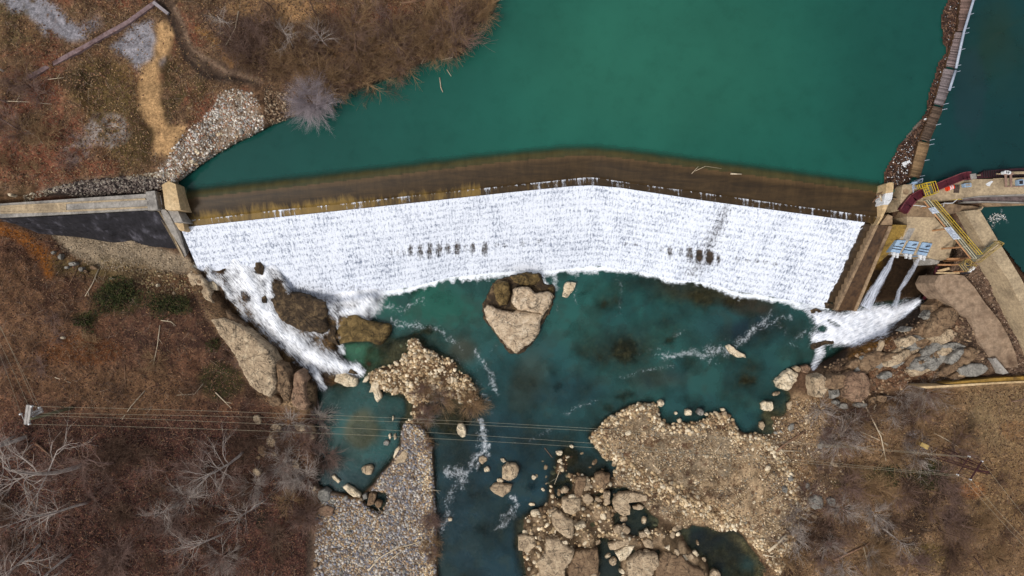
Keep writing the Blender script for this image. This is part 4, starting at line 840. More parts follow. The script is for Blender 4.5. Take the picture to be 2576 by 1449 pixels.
zs = lambda x, y: 7.6-(y-860)*.0016
MB().slab2([(*t3(x, y), zs(x, y)) for x, y in [(1290,868),(1380,858),(1480,872),(1560,960),(1640,1080),(1700,1150),(1760,1230),(1820,1340),(1870,1460),(1890,1560),(1740,1575),(1640,1449),(1572,1322),(1528,1190),(1450,1160),(1400,1100),(1360,1062),(1270,972),(1256,930)]], 3).build('slab', SLABM, os_, .05)
MB().slab2([(*lo3(x, y), 7.3) for x, y in [(1270,220),(1290,215),(1362,300),(1330,308),(1300,260)]], 4).build('grey_edge', CONC2, os_)
rw = thing('retaining_wall', 'low yellow stained retaining wall with pale coping near the right edge', 'wall', U(2480, 955, 5))
MB().slab(PL(lo3, [(990,360),(1100,346),(1300,328),(1449,320),(3000,240),(3000,270),(1449,345),(1300,352),(1100,364)]), 7.0, 3).build('wall', mat_var('yellow stained wall', (96, 74, 40), (158, 124, 58), .5, fine=3, c3=(126, 96, 46)), rw)
MB().slab(PL(lo3, [(850,378),(1060,366),(1300,352),(1449,345),(3000,270),(3000,282),(1449,356),(1300,362),(1060,378),(900,388)]), 7.25, 3).build('coping', CTAN, rw)
dp = thing('drain_pipe', 'dark maroon pipe bending down the rock to the gushing outfall', 'pipe', U(*t3(1230, 960), 3))
W = [U(*t3(*p), z) for p, z in [((1280,800),6.3),((1262,870),5.6),((1232,940),4.4),((1222,985),3.4),((1175,1050),1.8)]]; MB().tube(W, .26, 10).build('pipe', MAROON, dp); MB().tube([W[-1], U(*t3(1166, 1058), 1.7)], .34, 12).build('flange', STEELD, dp)

# boardwalk sections
secs = [([(2418,-3),(2449,-3),(2425,78),(2409,77)], 'weathered boardwalk section at the top edge, half under drift', 1), ([(2404,80),(2426,81),(2404,171),(2380,167)], 'second boardwalk section from the top, ragged planks under drift', 1),
        ([(2375,172),(2405,177),(2372,267),(2350,262)], 'middle boardwalk section with grey planks and a pipe on its right', 1), ([(2349,266),(2372,272),(2337,357),(2315,350)], 'fourth boardwalk section, dark mottled planks', 0),
        ([(2312,355),(2339,360),(2313,448),(2289,443)], 'lowest boardwalk section, tan planks, next to the piers', 0)]
secs.insert(0, ([(2440,-120),(2486,-118),(2450,-5),(2419,-6)], 'boardwalk section running out of the top edge of the photo', 1))
for si, (pts, lab, pipe) in enumerate(secs):
    ZB = 9.95; t = thing('boardwalk_section', lab, 'boardwalk', U(*pts[0], 9.3), 'boardwalk sections of the boom'); P_ = [np.array(U(*p, ZB)) for p in pts]
    n = int(np.linalg.norm(P_[3]-P_[0])/.16); vs_ = []; fs_ = []; cs_ = []
    for i in range(n):
        f0, f1 = i/n, (i+.86)/n; l0, l1 = P_[0]*(1-f0)+P_[3]*f0, P_[0]*(1-f1)+P_[3]*f1; r0, r1 = P_[1]*(1-f0)+P_[2]*f0, P_[1]*(1-f1)+P_[2]*f1
        j = RNG.normal(0, .04 if si < 5 else .02, 2); d = (r0-l0)/np.linalg.norm(r0-l0); l0, l1 = l0+d*j[0], l1+d*j[0]; r0, r1 = r0+d*j[1], r1+d*j[1]; zz = np.array([0, 0, RNG.normal(0, .02)])
        b0 = len(vs_); vs_ += [l0+zz, r0+zz, r1+zz, l1+zz]+[v-np.array([0, 0, .07]) for v in (l0, r0, r1, l1)]
        fs_ += [(b0, b0+1, b0+2, b0+3), (b0+7, b0+6, b0+5, b0+4), (b0, b0+4, b0+5, b0+1), (b0+1, b0+5, b0+6, b0+2), (b0+2, b0+6, b0+7, b0+3), (b0+3, b0+7, b0+4, b0)]
        base = lin([(104,92,92),(112,92,84),(116,102,100),(116,106,106),(92,76,64),(128,104,76)][si]); cs_ += [base*RNG.uniform(.45, 1.5)]*8
    link('planks', mesh_np('planks', vs_, fs_, PLANK, np.array(cs_)), t)
    k_ = MB()
    for a, b in ((0, 3), (1, 2)): k_.bar(P_[a]-np.array([0, 0, .08]), P_[b]-np.array([0, 0, .08]), .2, .3)
    k_.build('stringers', CWET, t)
    k_ = MB()
    for f in (.05, .5, .95): q = Vector(P_[1]*(1-f)+P_[2]*f); k_.tube([q, q+Vector((.35, .02, .5))], .04, 4); k_.tube([q+Vector((.1, 0, -.5)), q+Vector((.1, 0, .35))], .05, 4)
    k_.build('brackets', GALV, t)
for pts, lab in (([(2486,-118),(2449,0),(2425,80),(2405,172)], 'long pale blue pipe along the upper boardwalk sections'), ([(2404,177),(2388,228)], 'short pale blue pipe along the middle boardwalk section')):
    o = MB().tube([Vector(U(*p, 10.4)) for p in pts], .16, 8).build('boom_pipe', GALV, None, smooth=True); tag(o, lab, 'pipe')
DEB = PL(t4, [(1400,-240),(1380,0),(1340,70),(1315,150),(1322,240),(1318,300),(1355,345),(1360,380),(1335,440),(1290,490),(1285,530),(1270,600),(1240,660),(1230,700),(1212,800),(1195,880),(1140,950),(1060,1030),(1050,1060),(990,1110),(970,1180),(930,1240),(885,1320),(885,1375),(930,1420),(1075,1360),(1075,1320),(1110,1200),(1145,1060),(1210,880),(1290,620),(1330,510),(1395,410),(1440,240),(1455,0),(1470,-240)])
kD = blur(pip(DEB, X+WX*3, Y+WY*3).astype(float), 2) > .35
DC = np.zeros(X.shape+(3,)); DC[:] = lin((88, 62, 50)); mD = sm(n2, .45, .6)[..., None]; DC = DC*(1-mD)+lin((64, 46, 38))*mD; mD = blob(*t4(1110, 1000), 28, 14, -45)[..., None]; DC = DC*(1-mD)+lin((104,92,82))*mD
o = dgrid('floating_debris_mat', kD, 9.36+n3*.12, mat_attr('debris mat', fine=4, amt=(.5, 1.5), bump=1), DC, {}); tag(o, 'brown mat of floating leaves and sticks against the boardwalk', 'debris', kind='stuff')

# low stone wall and road things upper left
lwv = thing('low_wall', 'low pinkish stone wall crossing the leafy ground in the upper left corner', 'wall', U(220, 110, 11))
pts = [(58,200),(100,178),(160,145),(225,110),(262,88),(320,56),(378,14),(392,4)]; k_ = MB()
W = [Vector(U(x, y, HZ(x, y)+.3)) for x, y in pts]
for a, b in zip(W, W[1:]): k_.bar(a, b+(b-a).normalized()*.05, .55, 1.4)
k_.build('wall', mat_var('old pink stone', (74, 50, 44), (128, 108, 108), .7, fine=3, c3=(92, 64, 56), bump=.8), lwv)
o = MB().bar(U(385, 5, HZ(385, 5)+.6), U(422, 34, HZ(422, 34)+.5), .4, .3).build('board', mat_var('grey board', (120, 112, 112), (160, 152, 156), 1)); tag(o, 'grey plank lying at the upper end of the low stone wall', 'plank')

# ------------------------------------------------------------------ power line
WOOD = mat_var('pale crossarm wood', (146, 140, 136), (182, 176, 170), 2); POLE = mat_var('greenish pole', (92, 88, 64), (128, 124, 98), 1.5); WIREM = mat_var('bare wire', (150, 140, 118), (168, 156, 132), 1, rough=.5)
up_ = thing('utility_pole', 'wooden utility pole with two pairs of pale crossarms on the left wooded slope', 'utility pole', U(178, 1027, 7))
q0 = Vector(U(180, 1026, HZ(180,1026))); z1 = 15.6
MB().tube([q0, Vector((q0.x, q0.y, z1))], .24, 10, .16).build('pole', POLE, up_, smooth=True)
src = lambda x, y: ((60+x/9.058)*.6708, (1480+y/9.058)*.6708)
qt = Vector((q0.x, q0.y, z1))
for a, b in (((385,350),(300,1015)), ((480,365),(398,1015))):
    pa, pb = Vector(U(*src(*a), z1-.1)), Vector(U(*src(*b), z1-.1)); MB().bar(pa, pb, .3, .28).build('crossarm', WOOD, up_)
for a, b in (((490,650),(850,490)), ((610,700),(880,570))):
    pa, pb = Vector(U(*src(*a), z1-1.2)), Vector(U(*src(*b), z1-1.2)); MB().bar(pa, pb, .26, .26).build('crossarm', WOOD, up_)
for a, z in (((550,398),z1-.1),((800,440),z1-1.1),((620,735),z1-1.1),((465,1000),z1-.1),((165,660),z1-.1),((500,700),z1-.4)):
    q = Vector(U(*src(*a), z)); MB().tube([q-Vector((0,0,.15)), q, q+Vector((0, 0, .22))], .10, 8).build('insulator', WHITE, up_)
k_ = MB(); k_.tube([Vector(U(*src(500,460), z1-.3)), Vector(U(*src(600,590), z1-.8)), Vector(U(*src(620,700), z1-1.2))], .05, 5); k_.tube([Vector(U(*src(160,620), z1-.2)), Vector(U(*src(290,900), z1-.2))], .05, 5); k_.tube([Vector(U(*src(300,700), z1-.2)), Vector(U(*src(600,640), z1-.6))], .12, 6); k_.build('brace', WOOD, up_)
stw = thing('steel_tower', 'slender maroon lattice power tower leaning over brown brush in the lower right', 'power tower', U(2346, 1132, 5))
B0 = Vector(U(2350, 1134, HZ(2350, 1134)-.2)); ZT = 14.6; Tc = Vector((B0.x, B0.y, ZT)); k_ = MB(); cor = [(-1,-1),(1,-1),(1,1),(-1,1)]
lev = [(B0.z+(ZT-B0.z)*f, .75*(1-f)+.28*f) for f in np.linspace(0, 1, 9)]
for sx, sy in cor: k_.tube([Vector((B0.x+sx*w_, B0.y+sy*w_, z)) for z, w_ in lev], .045, 4)
for (za, wa), (zb, wb) in zip(lev, lev[1:]):
    for i in range(4):
        a, b = cor[i], cor[(i+1) % 4]; k_.tube([Vector((B0.x+a[0]*wa, B0.y+a[1]*wa, za)), Vector((B0.x+b[0]*wb, B0.y+b[1]*wb, zb))], .022, 4); k_.tube([Vector((B0.x+a[0]*wa, B0.y+a[1]*wa, za)), Vector((B0.x+b[0]*wa, B0.y+b[1]*wa, za))], .022, 4)
MDK = mat_var('dull maroon steel', (44, 18, 20), (66, 30, 32), 1, rough=.7); k_.build('lattice', MDK, stw)
dT = Vector((14, 23, 0)); e1 = Vector(U(2470, 1160, ZT)); e2 = Vector(U(2441, 1206, ZT)); k_ = MB(); k_.tube([e1, e2], .11, 6); nrm = Vector(U(2420, 1170, ZT))-Vector(U(2455, 1183, ZT)); nrm = nrm.normalized()*1.7
k_.tube([e1+nrm, e2+nrm], .05, 5)
for f in np.linspace(0, 1, 7): q = e1.lerp(e2, f); k_.tube([q, q+nrm], .03, 4)
k_.tube([Tc, (e1+e2)/2], .1, 6); k_.build('crossarm', MDK, stw)
for q in (e1, e2, e1+nrm, e2+nrm): MB().tube([q-Vector((0, 0, .2)), q+Vector((0, 0, .2))], .08, 8).build('insulator', WHITE, stw)
o = thing('utility_box', 'tan flat topped box beside pale gravel at the foot of the steel tower', 'box', U(2321, 1122, 5)); z = HZ(2323, 1121)
MB().slab(PL(lo3, [(876,694),(912,712),(902,731),(866,712)]), z+1.2, z-.2).build('body', mat_var('tan box', (166, 140, 84), (186, 158, 100), 2), o, .03); MB().slab(PL(lo3, [(872,692),(916,712),(903,735),(862,713)]), z+1.28, z+1.2).build('lid', mat_var('tan lid', (170, 144, 88), (188, 162, 104), 2), o, .02)
def wire(a, b, sag, lab, n=24):
    a, b = Vector(a), Vector(b); pts = [a.lerp(b, i/n)-Vector((0, 0, 4*sag*(i/n)*(1-i/n))) for i in range(n+1)]
    o = MB().tube(pts, .015, 4).build('power_line', WIREM); tag(o, lab, 'power line', 'power line wires')
wire(U(*src(550,398), z1), e1+nrm+Vector((0,0,.25)), 5.2, 'uppermost of the four wires crossing the river')
wire(U(*src(850,630), z1-.9), e1+nrm*.7+Vector((0,0,.1)), 5.6, 'second wire from the top crossing the river')
wire(U(*src(620,705), z1-.9), e2+nrm*.95+Vector((0,0,.2)), 5.0, 'third wire from the top crossing the river')
wire(U(*src(465,1005), z1), e2+nrm*.55+Vector((0,0,.1)), 4.8, 'lowest of the four wires crossing the river')
for i, (a, b, lab) in enumerate([((165,640),(-62,150),'outer left wire running off the left edge'), ((430,400),(205,0),'second wire running up and off the left edge'), ((700,510),(430,0),'third wire running up and off the left edge'), ((770,370),(550,0),'right hand wire running up and off the left edge')]):
    p = Vector(U(*src(*a), z1-.3)); q_ = Vector(U(*src(*b), z1-.6)); d = (q_-p).normalized(); wire(p, p+d*40, 1.5, lab, 12)
for i, (a, lab) in enumerate([(e1, 'upper wire running off to the lower right corner'), (e2, 'lower wire running off to the lower right corner'), (e2-Vector((.5,.3,0)), 'lowest wire running off to the lower right corner')]):
    d = (Vector(U(2576, 1300, ZT))-Vector(U(2470, 1175, ZT))).normalized() if i == 0 else (Vector(U(2576, 1345, ZT))-Vector(U(2445, 1208, ZT))).normalized(); wire(a, a+d*30, 1.2, lab, 10)

# ------------------------------------------------------------------ rocks
def rock_mat(name, c1, c2, c3, wet=True):
    m = NT(name); v = m.pos(); a = m.noise(.9, 6, .7, v, .8); b = m.noise(5, 5, .75, v); cr = m.math('ABSOLUTE', m.math('SUBTRACT', m.noise(.42, 4, .6, m.mapping(v, (.7, 1.4, .8), (0, 0, .9)), 1.5), .5))
    c = m.ramp(a, [(.3, L(c1)), (.5, L(c2)), (.7, L(c3))]); c = m.mix(1.0, c, m.ramp(b, [(.3, (.68,)*3), (.7, (1.22,)*3)]), 'MULTIPLY'); cr2 = m.math('ABSOLUTE', m.math('SUBTRACT', m.noise(.26, 4, .55, m.mapping(v, (1.4, .7, .8), (0, 0, .5)), .8), .5)); c = m.mix(1.0, c, m.ramp(cr2, [(0, (.25,)*3), (.012, (1,)*3)]), 'MULTIPLY'); c = m.mix(1.0, c, m.ramp(cr, [(0, (.25,)*3), (.02, (1,)*3)]), 'MULTIPLY')
    if wet:                                  # a wet stain just above the water line
        sp = m.node('ShaderNodeSeparateXYZ'); m.link(v, sp.inputs[0]); wz = m.ramp(m.math('ADD', sp.outputs[2], m.math('MULTIPLY', m.math('SUBTRACT', a, .5), .3)), [(.12, (.38, .33, .28)), (.24, (1, 1, 1))]); c = m.mix(1.0, c, wz, 'MULTIPLY')
    m.link(c, m.b.inputs['Base Color']); m.b.inputs['Roughness'].default_value = .85; m.b.inputs['Specular IOR Level'].default_value = .3
    m.bump(m.math('ADD', a, m.math('MULTIPLY', b, .3)), .8, .2); return m.m
RM = {'sand': rock_mat('sandy rock', (148, 126, 102), (190, 168, 140), (218, 200, 174)), 'pale': rock_mat('pale rock', (186, 164, 132), (214, 196, 166), (230, 216, 190)), 'tan': rock_mat('tan rock', (136, 118, 96), (172, 150, 122), (204, 184, 154)), 'brown': rock_mat('brown rock', (92, 72, 54), (124, 100, 76), (150, 126, 98)),
      'dark': rock_mat('dark wet rock', (36, 28, 20), (66, 52, 36), (128, 106, 76), False), 'olive': rock_mat('olive rock', (58, 46, 26), (96, 78, 44), (140, 116, 74)), 'grey': rock_mat('grey rock', (104, 100, 94), (134, 130, 122), (158, 152, 142)),
      'reddish': rock_mat('reddish rock', (104, 80, 64), (138, 110, 88), (162, 136, 110))}
def rock(poly, hgt, kind, label, seed=0, z0=None, flat=.55, rough=.12, group=None):
    P_ = np.array(poly, float); c = P_.mean(0)
    if z0 is None: z0 = HZ(c[0], c[1])
    zb = max(z0, -.2) if z0 < 0.05 else z0
    W = np.array([U(x, y, zb)[:2] for x, y in poly]); n = len(W); out = []
    tot = sum(np.hypot(*(W[(i+1) % n]-W[i])) for i in range(n)); M = int(np.clip(tot/.22, 18, 110))
    for i in range(n):
        a, b = W[i], W[(i+1) % n]; k = max(1, int(round(M*np.hypot(*(b-a))/tot))); out += [a+(b-a)*j/k for j in range(k)]
    out = np.array(out); out = (np.roll(out, 1, 0)+8*out+np.roll(out, -1, 0))/10
    j_ = fbm(out[:, 0]*2, out[:, 1]*2, 1.0, 3, seed+1)-.5; cw = out.mean(0); out = out+(out-cw)*j_[:, None]*.10+np.stack([fbm(out[:, 0], out[:, 1], .5, 3, seed+5)-.5, fbm(out[:, 0], out[:, 1], .5, 3, seed+7)-.5], 1)*.3
    N = len(out); sz = tot/6.28; V_ = []; levels = [(1.04, -.9), (1.01, -.1), (.995, .4), (.97, .72), (.91, .86), (.8, .93), (.68, .96), (.55, .97), (.42, 1.0), (.28, 1.0), (.13, 1.0)]
    for s_, f in levels:
        r = cw+(out-cw)*s_; nz = (fbm(r[:, 0], r[:, 1], max(.5, sz*.8), 4, seed)-.5)*2; st = np.floor((fbm(r[:, 0]+r[:, 1]*.6, r[:, 1], max(.7, sz*.9), 2, seed+9))*6)/6-.5
        zz = zb+hgt*f if f > 0 else zb+f*max(hgt, .5)
        V_.append(np.stack([r[:, 0]+nz*.04*sz*(1 if f > 0 else 0), r[:, 1], zz+(nz*rough*1.6+st*rough*2.4)*hgt*(1 if f > .3 else 0)], 1))
    zc_ = V_[-1][:, 2].mean(); V = np.concatenate(V_+[np.array([[cw[0], cw[1], zc_]])]); F = []
    for l in range(len(levels)-1):
        for i in range(N): F.append((l*N+i, l*N+(i+1) % N, (l+1)*N+(i+1) % N, (l+1)*N+i))
    me = bpy.data.meshes.new('rock'); b0 = (len(levels)-1)*N; me.from_pydata([tuple(v) for v in V], [], F+[(b0+i, b0+(i+1) % N, len(V)-1) for i in range(N)]); me.materials.append(RM[kind])
    me.polygons.foreach_set('use_smooth', [False]*len(me.polygons)); o = link('rock', me); tag(o, label, 'rock', group); return o
D = lambda f, pts: PL(f, pts)
i_ = lambda x, y: (x, y)
def ov(x, y, rx, ry=None, a=0, n=11):
    ry = ry or rx; ca, sa = math.cos(R(a)), math.sin(R(a)); return [(x+rx*math.cos(t)*(1+.12*math.sin(3*t+x))*ca-ry*math.sin(t)*sa, y+rx*math.cos(t)*sa+ry*math.sin(t)*ca*(1+.1*math.cos(2*t+y))) for t in np.linspace(0, 2*math.pi, n, endpoint=False)]
def zr(x, y): return HZ(x, y)
tM = lambda x, y: (1288+x/3, 402.5+y/3); tN = lambda x, y: (644+x/3, 402.5+y/3)
rocks = [
 (i_, [(1210,775),(1238,712),(1262,700),(1290,690),(1325,683),(1364,690),(1372,715),(1396,716),(1399,745),(1388,775),(1366,815),(1345,862),(1303,894),(1280,888),(1240,832),(1216,802)], .75, 'dark', 'dark wet base rock under the blocks of the central cluster', -.3),
 (i_, [(1215,775),(1222,767),(1236,766),(1250,775),(1290,785),(1302,778),(1368,788),(1360,812),(1356,832),(1343,857),(1320,872),(1302,888),(1285,880),(1258,850),(1240,825),(1222,800)], 1.9, 'sand', 'great pointed tan rock in the middle of the plunge pool', -.2),
 (i_, [(1288,732),(1294,722),(1330,722),(1346,736),(1382,732),(1394,745),(1388,762),(1366,790),(1302,779),(1286,760)], 2.3, 'sand', 'flat pale top rock, upper right block of the central cluster', -.2),
 (i_, [(1243,714),(1262,706),(1281,710),(1285,740),(1276,768),(1256,770),(1243,745)], 2.0, 'olive', 'olive brown block at the upper left of the central cluster', -.2),
 (i_, [(1283,696),(1320,685),(1355,690),(1362,704),(1345,717),(1310,718),(1293,709)], 2.0, 'olive', 'mossy oval block at the top of the central cluster against the foam', -.2),
 (i_, [(1377,722),(1391,720),(1394,736),(1380,738)], 1.0, 'olive', 'small mossy stone at the right shoulder of the central cluster', -.2),
 (i_, [(1420,712),(1438,708),(1449,711),(1443,730),(1427,749),(1413,747),(1416,728)], 1.1, 'pale', 'pale upright rock in the pool just right of the central cluster', -.2),
 (i_, [(1823,870),(1831,865),(1845,875),(1872,892),(1875,900),(1850,897),(1828,883)], .8, 'pale', 'lone slanting pale slab in the right part of the pool', -.2),
 (tN, [(130,875),(190,870),(240,930),(235,990),(330,1000),(470,1050),(540,1075),(550,1140),(535,1200),(560,1260),(530,1310),(380,1290),(260,1240),(180,1200),(150,1110),(120,1060),(115,960)], 1.6, 'dark', 'big dark wet outcrop between the two arms of the left cascade', 1.5),
 (tN, [(545,1180),(600,1170),(620,1260),(610,1350),(640,1400),(560,1370),(530,1300)], 1.2, 'dark', 'dark narrow rock wedge left of the olive outcrop', .3),
 (tN, [(650,1180),(700,1155),(770,1160),(850,1205),(920,1225),(990,1230),(1025,1245),(1030,1290),(990,1340),(945,1395),(860,1370),(720,1370),(640,1390),(618,1330),(630,1240)], 1.7, 'olive', 'large olive and tan outcrop jutting into the pool at the foot of the cascade', 0),
 (tN, [(-150,790),(-90,760),(-60,850),(60,930),(100,1000),(90,1080),(30,1090),(-40,1040),(-90,960),(-130,880)], .9, 'dark', 'dark wet rock under the left edge of the cascade', 2.2),
 (tN, [(-90,600),(0,640),(60,760),(66,850),(30,870),(-20,800),(-70,720)], .8, 'dark', 'dark rock showing through the white water below the wing wall', 3.2),
 (tN, [(0,770),(50,765),(68,810),(60,870),(20,860)], .8, 'dark', 'small black rock islet in the upper cascade', 3.6),
 (tN, [(380,1370),(450,1340),(560,1370),(600,1420),(540,1440),(420,1430)], .8, 'dark', 'low dark rock between the cascade tail and the green side pool', .2),
 (i_, [(812,912),(846,905),(880,920),(905,940),(870,938),(846,938),(840,955),(812,948)], .7, 'dark', 'dark wet ledge at the foot of the left cascade', 0),
 (lo1, [(452,300),(500,288),(583,332),(575,376),(520,378),(448,346)], .9, 'pale', 'pale slab below the foot of the left cascade', 0),
 (lo1, [(660,350),(690,342),(706,352),(700,382),(718,418),(716,440),(692,466),(676,440),(668,405),(645,404)], .9, 'pale', 'tall pale rock at the left tip of the gravel bar', 0),
 (lo1, [(604,350),(622,318),(642,310),(648,328),(625,352)], .6, 'pale', 'small pale wedge rock beside the pale slab', 0), (lo1, [(664,318),(672,280),(684,300),(700,330),(670,332)], .6, 'tan', 'thin standing stone at the left tip of the bar', 0),
 (lo1, [(692,366),(745,362),(758,380),(748,396),(705,392)], .6, 'tan', 'flat stone right of the tall pale rock', 0), (lo1, [(700,300),(740,278),(752,300),(715,315)], .6, 'pale', 'slanting stone at the upper left of the bar tip', 0), (lo1, [(700,335),(735,330),(755,350),(720,358)], .5, 'tan', 'oblong stone in the cluster at the bar tip', 0),
 (lo1, ov(1166, 620, 27, 42, -12), 1.0, 'pale', 'lone oval boulder in the channel under the power lines', -.1), (lo1, ov(742, 691, 18, 18), .6, 'grey', 'round grey stone in the left pool', -.1), (lo1, ov(778,556,5,16), .4, 'pale', 'tiny upright stone in the left pool', -.1),
 (lo1, [(785,812),(796,780),(830,740),(862,716),(868,745),(855,800),(820,806)], .7, 'tan', 'flat tan slab at the top of the grey gravel bar', .3), (lo1, [(778,770),(790,735),(812,708),(822,715),(800,760),(784,782)], .6, 'pale', 'narrow pale slab leaning left of the tan slab', .1),
 (lo1, [(750,650),(760,636),(765,665),(755,675)], .4, 'pale', 'small pale chip stone above the tan slab', 0), (lo1, [(778,645),(790,640),(798,670),(785,678)], .4, 'pale', 'second pale chip stone above the tan slab', 0),
 (lo1, [(598,832),(612,820),(660,818),(672,832),(656,870),(632,876),(608,862)], .8, 'tan', 'brown flat boulder alone at the head of the gravel bar', 0), (lo1, [(430,884),(446,874),(460,890),(482,908),(470,922),(445,902)], .5, 'pale', 'pale splinter rock in the dark inlet', 0),
 (lo1, [(492,938),(520,924),(560,950),(598,982),(592,1000),(555,998),(515,965)], .7, 'pale', 'long pale rock on the lower shore of the inlet', .1), (lo1, [(360,962),(400,940),(428,968),(422,1016),(384,1030),(356,1004)], .9, 'grey', 'big round grey boulder on the lower left shore', .4),
 (lo1, [(350,1062),(400,1040),(446,1060),(440,1100),(395,1110),(352,1094)], .6, 'reddish', 'brown flat slab below the big grey boulder', .8), (lo1, [(640,980),(660,966),(684,980),(672,1038),(632,1046)], .6, 'brown', 'upright brown slab at the edge of the grey gravel', .4),
 (lo1, [(308,935),(330,920),(348,940),(342,965),(315,960)], .7, 'tan', 'block of rock at the bushy edge of the inlet', .6), (lo1, [(420,1010),(445,1005),(462,1025),(440,1042),(420,1035)], .5, 'grey', 'grey stone between the round boulder and the inlet', .4), (lo1, [(605,985),(630,978),(632,1005),(612,1012)], .5, 'grey', 'grey stone right of the long pale rock', .3), (lo1, ov(695,1040,22,20), .5, 'brown', 'brown cobble beside the upright brown slab', .6),
 (lo1, [(1262,772),(1285,764),(1306,772),(1308,792),(1282,816),(1264,800)], .8, 'tan', 'stone with foam around it in the narrow channel', -.1), (lo1, [(1288,832),(1308,825),(1326,838),(1318,856),(1296,858)], .6, 'pale', 'smaller pale stone under the foam ringed stone', -.1), (lo1, [(1380,782),(1402,778),(1418,795),(1402,808)], .5, 'pale', 'pale chip above the pair of channel boulders', -.1),
 (i_, [(1262,1172),(1275,1161),(1300,1163),(1306,1180),(1298,1198),(1280,1207),(1263,1200)], 1.2, 'tan', 'upper boulder of the pair in the middle of the channel', -.1), (i_, [(1232,1225),(1240,1214),(1262,1212),(1288,1216),(1286,1232),(1264,1246),(1245,1238)], 1.0, 'tan', 'lower boulder of the pair in the middle of the channel', -.1), (i_, ov(1258,1207,9,6), .5, 'pale', 'little stone between the two channel boulders', -.1), (lo1, ov(1100,1125,13,12), .5, 'pale', 'single small stone low in the channel', -.1),
 (lo2, ov(838, 468, 20, 20), .8, 'pale', 'pale square boulder just off the tip of the tan bar', 0), (lo2, ov(712, 490, 21, 12), .6, 'pale', 'white oval stone at the upper edge of the tan bar', .2), (lo2, ov(766,481,11,8), .5, 'pale', 'small white stone right of the white oval stone', .2), (lo2, ov(994, 522, 21, 20), .7, 'pale', 'round pale stone left of the grey topped boulder', .2), (lo2, ov(1061, 519, 22, 19), .8, 'grey', 'grey topped boulder on the top edge of the tan bar', .2), (lo2, ov(945, 567, 13, 13), .5, 'pale', 'small pale stone in the notch of the tan bar', 0), (lo2, ov(924, 525, 11, 8), .4, 'pale', 'smallest pale stone in the notch of the tan bar', 0), (lo2, ov(1189, 506, 13, 9), .4, 'pale', 'pale stone off the right shoulder of the tan bar', 0), (lo2, ov(1098, 531, 13, 9), .4, 'pale', 'pale stone right of the grey topped boulder', .2), (lo2, ov(988,605,16,9,-20), .4, 'pale', 'pale stone lying below the notch of the tan bar', .4),
 (lo2, [(1400,470),(1425,458),(1455,462),(1470,490),(1440,512),(1405,505)], .8, 'pale', 'white rounded boulder in the water by the right bank', 0), (lo2, [(1396,575),(1415,570),(1425,600),(1412,622),(1394,606)], .7, 'tan', 'upright tan stone below the white rounded boulder', 0),
 (lo2, [(356,892),(380,878),(418,882),(412,930),(398,975),(385,1000),(346,992),(352,940)], 1.0, 'brown', 'long brown slab standing at the top of the rocky point', .1), (lo2, [(286,1004),(330,992),(384,998),(386,1062),(340,1092),(296,1084),(278,1050)], 1.2, 'tan', 'squarish tan boulder below the long brown slab', .2),
 (lo2, [(218,1092),(244,1068),(275,1072),(300,1105),(345,1120),(350,1170),(340,1228),(300,1222),(262,1192),(226,1152)], 1.3, 'tan', 'broad tan boulder at the left edge of the rocky point', .2), (lo2, [(465,872),(500,852),(550,866),(548,908),(516,950),(476,926)], 1.3, 'brown', 'five sided brown boulder at the head of the rocky point', .1),
 (lo2, [(516,965),(552,964),(554,1036),(522,1042)], .9, 'tan', 'oblong upright tan stone below the five sided boulder', .1), (lo2, [(565,1030),(578,995),(610,968),(660,966),(720,972),(762,985),(766,1012),(700,1012),(640,1022),(608,1042),(664,1050),(662,1092),(622,1102),(578,1078)], 1.1, 'tan', 'hook shaped tan rock beside the dark pool', .1), (lo2, [(676,1046),(720,1036),(744,1048),(735,1066),(684,1070)], .7, 'tan', 'small slab tucked under the hook shaped rock', 0),
 (lo2, [(565,1172),(598,1154),(628,1166),(612,1214),(574,1196)], .8, 'tan', 'rounded tan stone left of the dark pool', .1), (lo2, [(545,1258),(590,1240),(660,1224),(668,1256),(610,1282),(550,1300)], .9, 'tan', 'long slanting tan slab below the dark pool', .1), (lo2, [(580,1312),(640,1270),(692,1268),(670,1310),(640,1350),(606,1356)], .9, 'pale', 'pale wedge slab below the long slanting slab', .1),
 (lo2, [(32,1212),(70,1200),(128,1218),(136,1266),(92,1304),(36,1296)], 1.1, 'tan', 'large squarish boulder alone at the left of the rocky point', -.1), (lo2, [(190,1224),(262,1222),(300,1262),(352,1290),(345,1340),(300,1390),(300,1470),(160,1470),(140,1350),(190,1292)], 1.4, 'tan', 'big cracked outcrop at the bottom edge, left of centre', .2), (lo2, [(360,1296),(480,1282),(492,1350),(480,1470),(320,1470),(312,1400)], 1.2, 'brown', 'brown cracked outcrop at the bottom edge beside the big tan one', .2),
 (lo2, [(640,1352),(720,1300),(818,1312),(832,1376),(786,1430),(760,1480),(680,1480),(642,1420)], 1.4, 'tan', 'bulging tan outcrop at the bottom edge, right of the water slot', .2), (lo2, [(802,1382),(840,1322),(862,1302),(958,1322),(1000,1372),(1080,1400),(1092,1480),(800,1480)], 1.2, 'brown', 'broad brown outcrop at the bottom edge below the two pool stones', .2),
 (lo2, [(730,1242),(760,1228),(796,1250),(790,1286),(752,1280)], .8, 'tan', 'five cornered tan stone above the bulging outcrop', .1), (lo2, [(712,1200),(745,1192),(768,1218),(722,1228)], .6, 'tan', 'flat stone above the five cornered stone', .1), (lo2, [(858,1282),(886,1262),(906,1270),(884,1302)], .6, 'pale', 'leaning pale stone above the brown outcrop', .1), (lo2, [(742,1184),(765,1176),(782,1200),(765,1216)], .5, 'pale', 'pale stone touching the flat stone', .1),
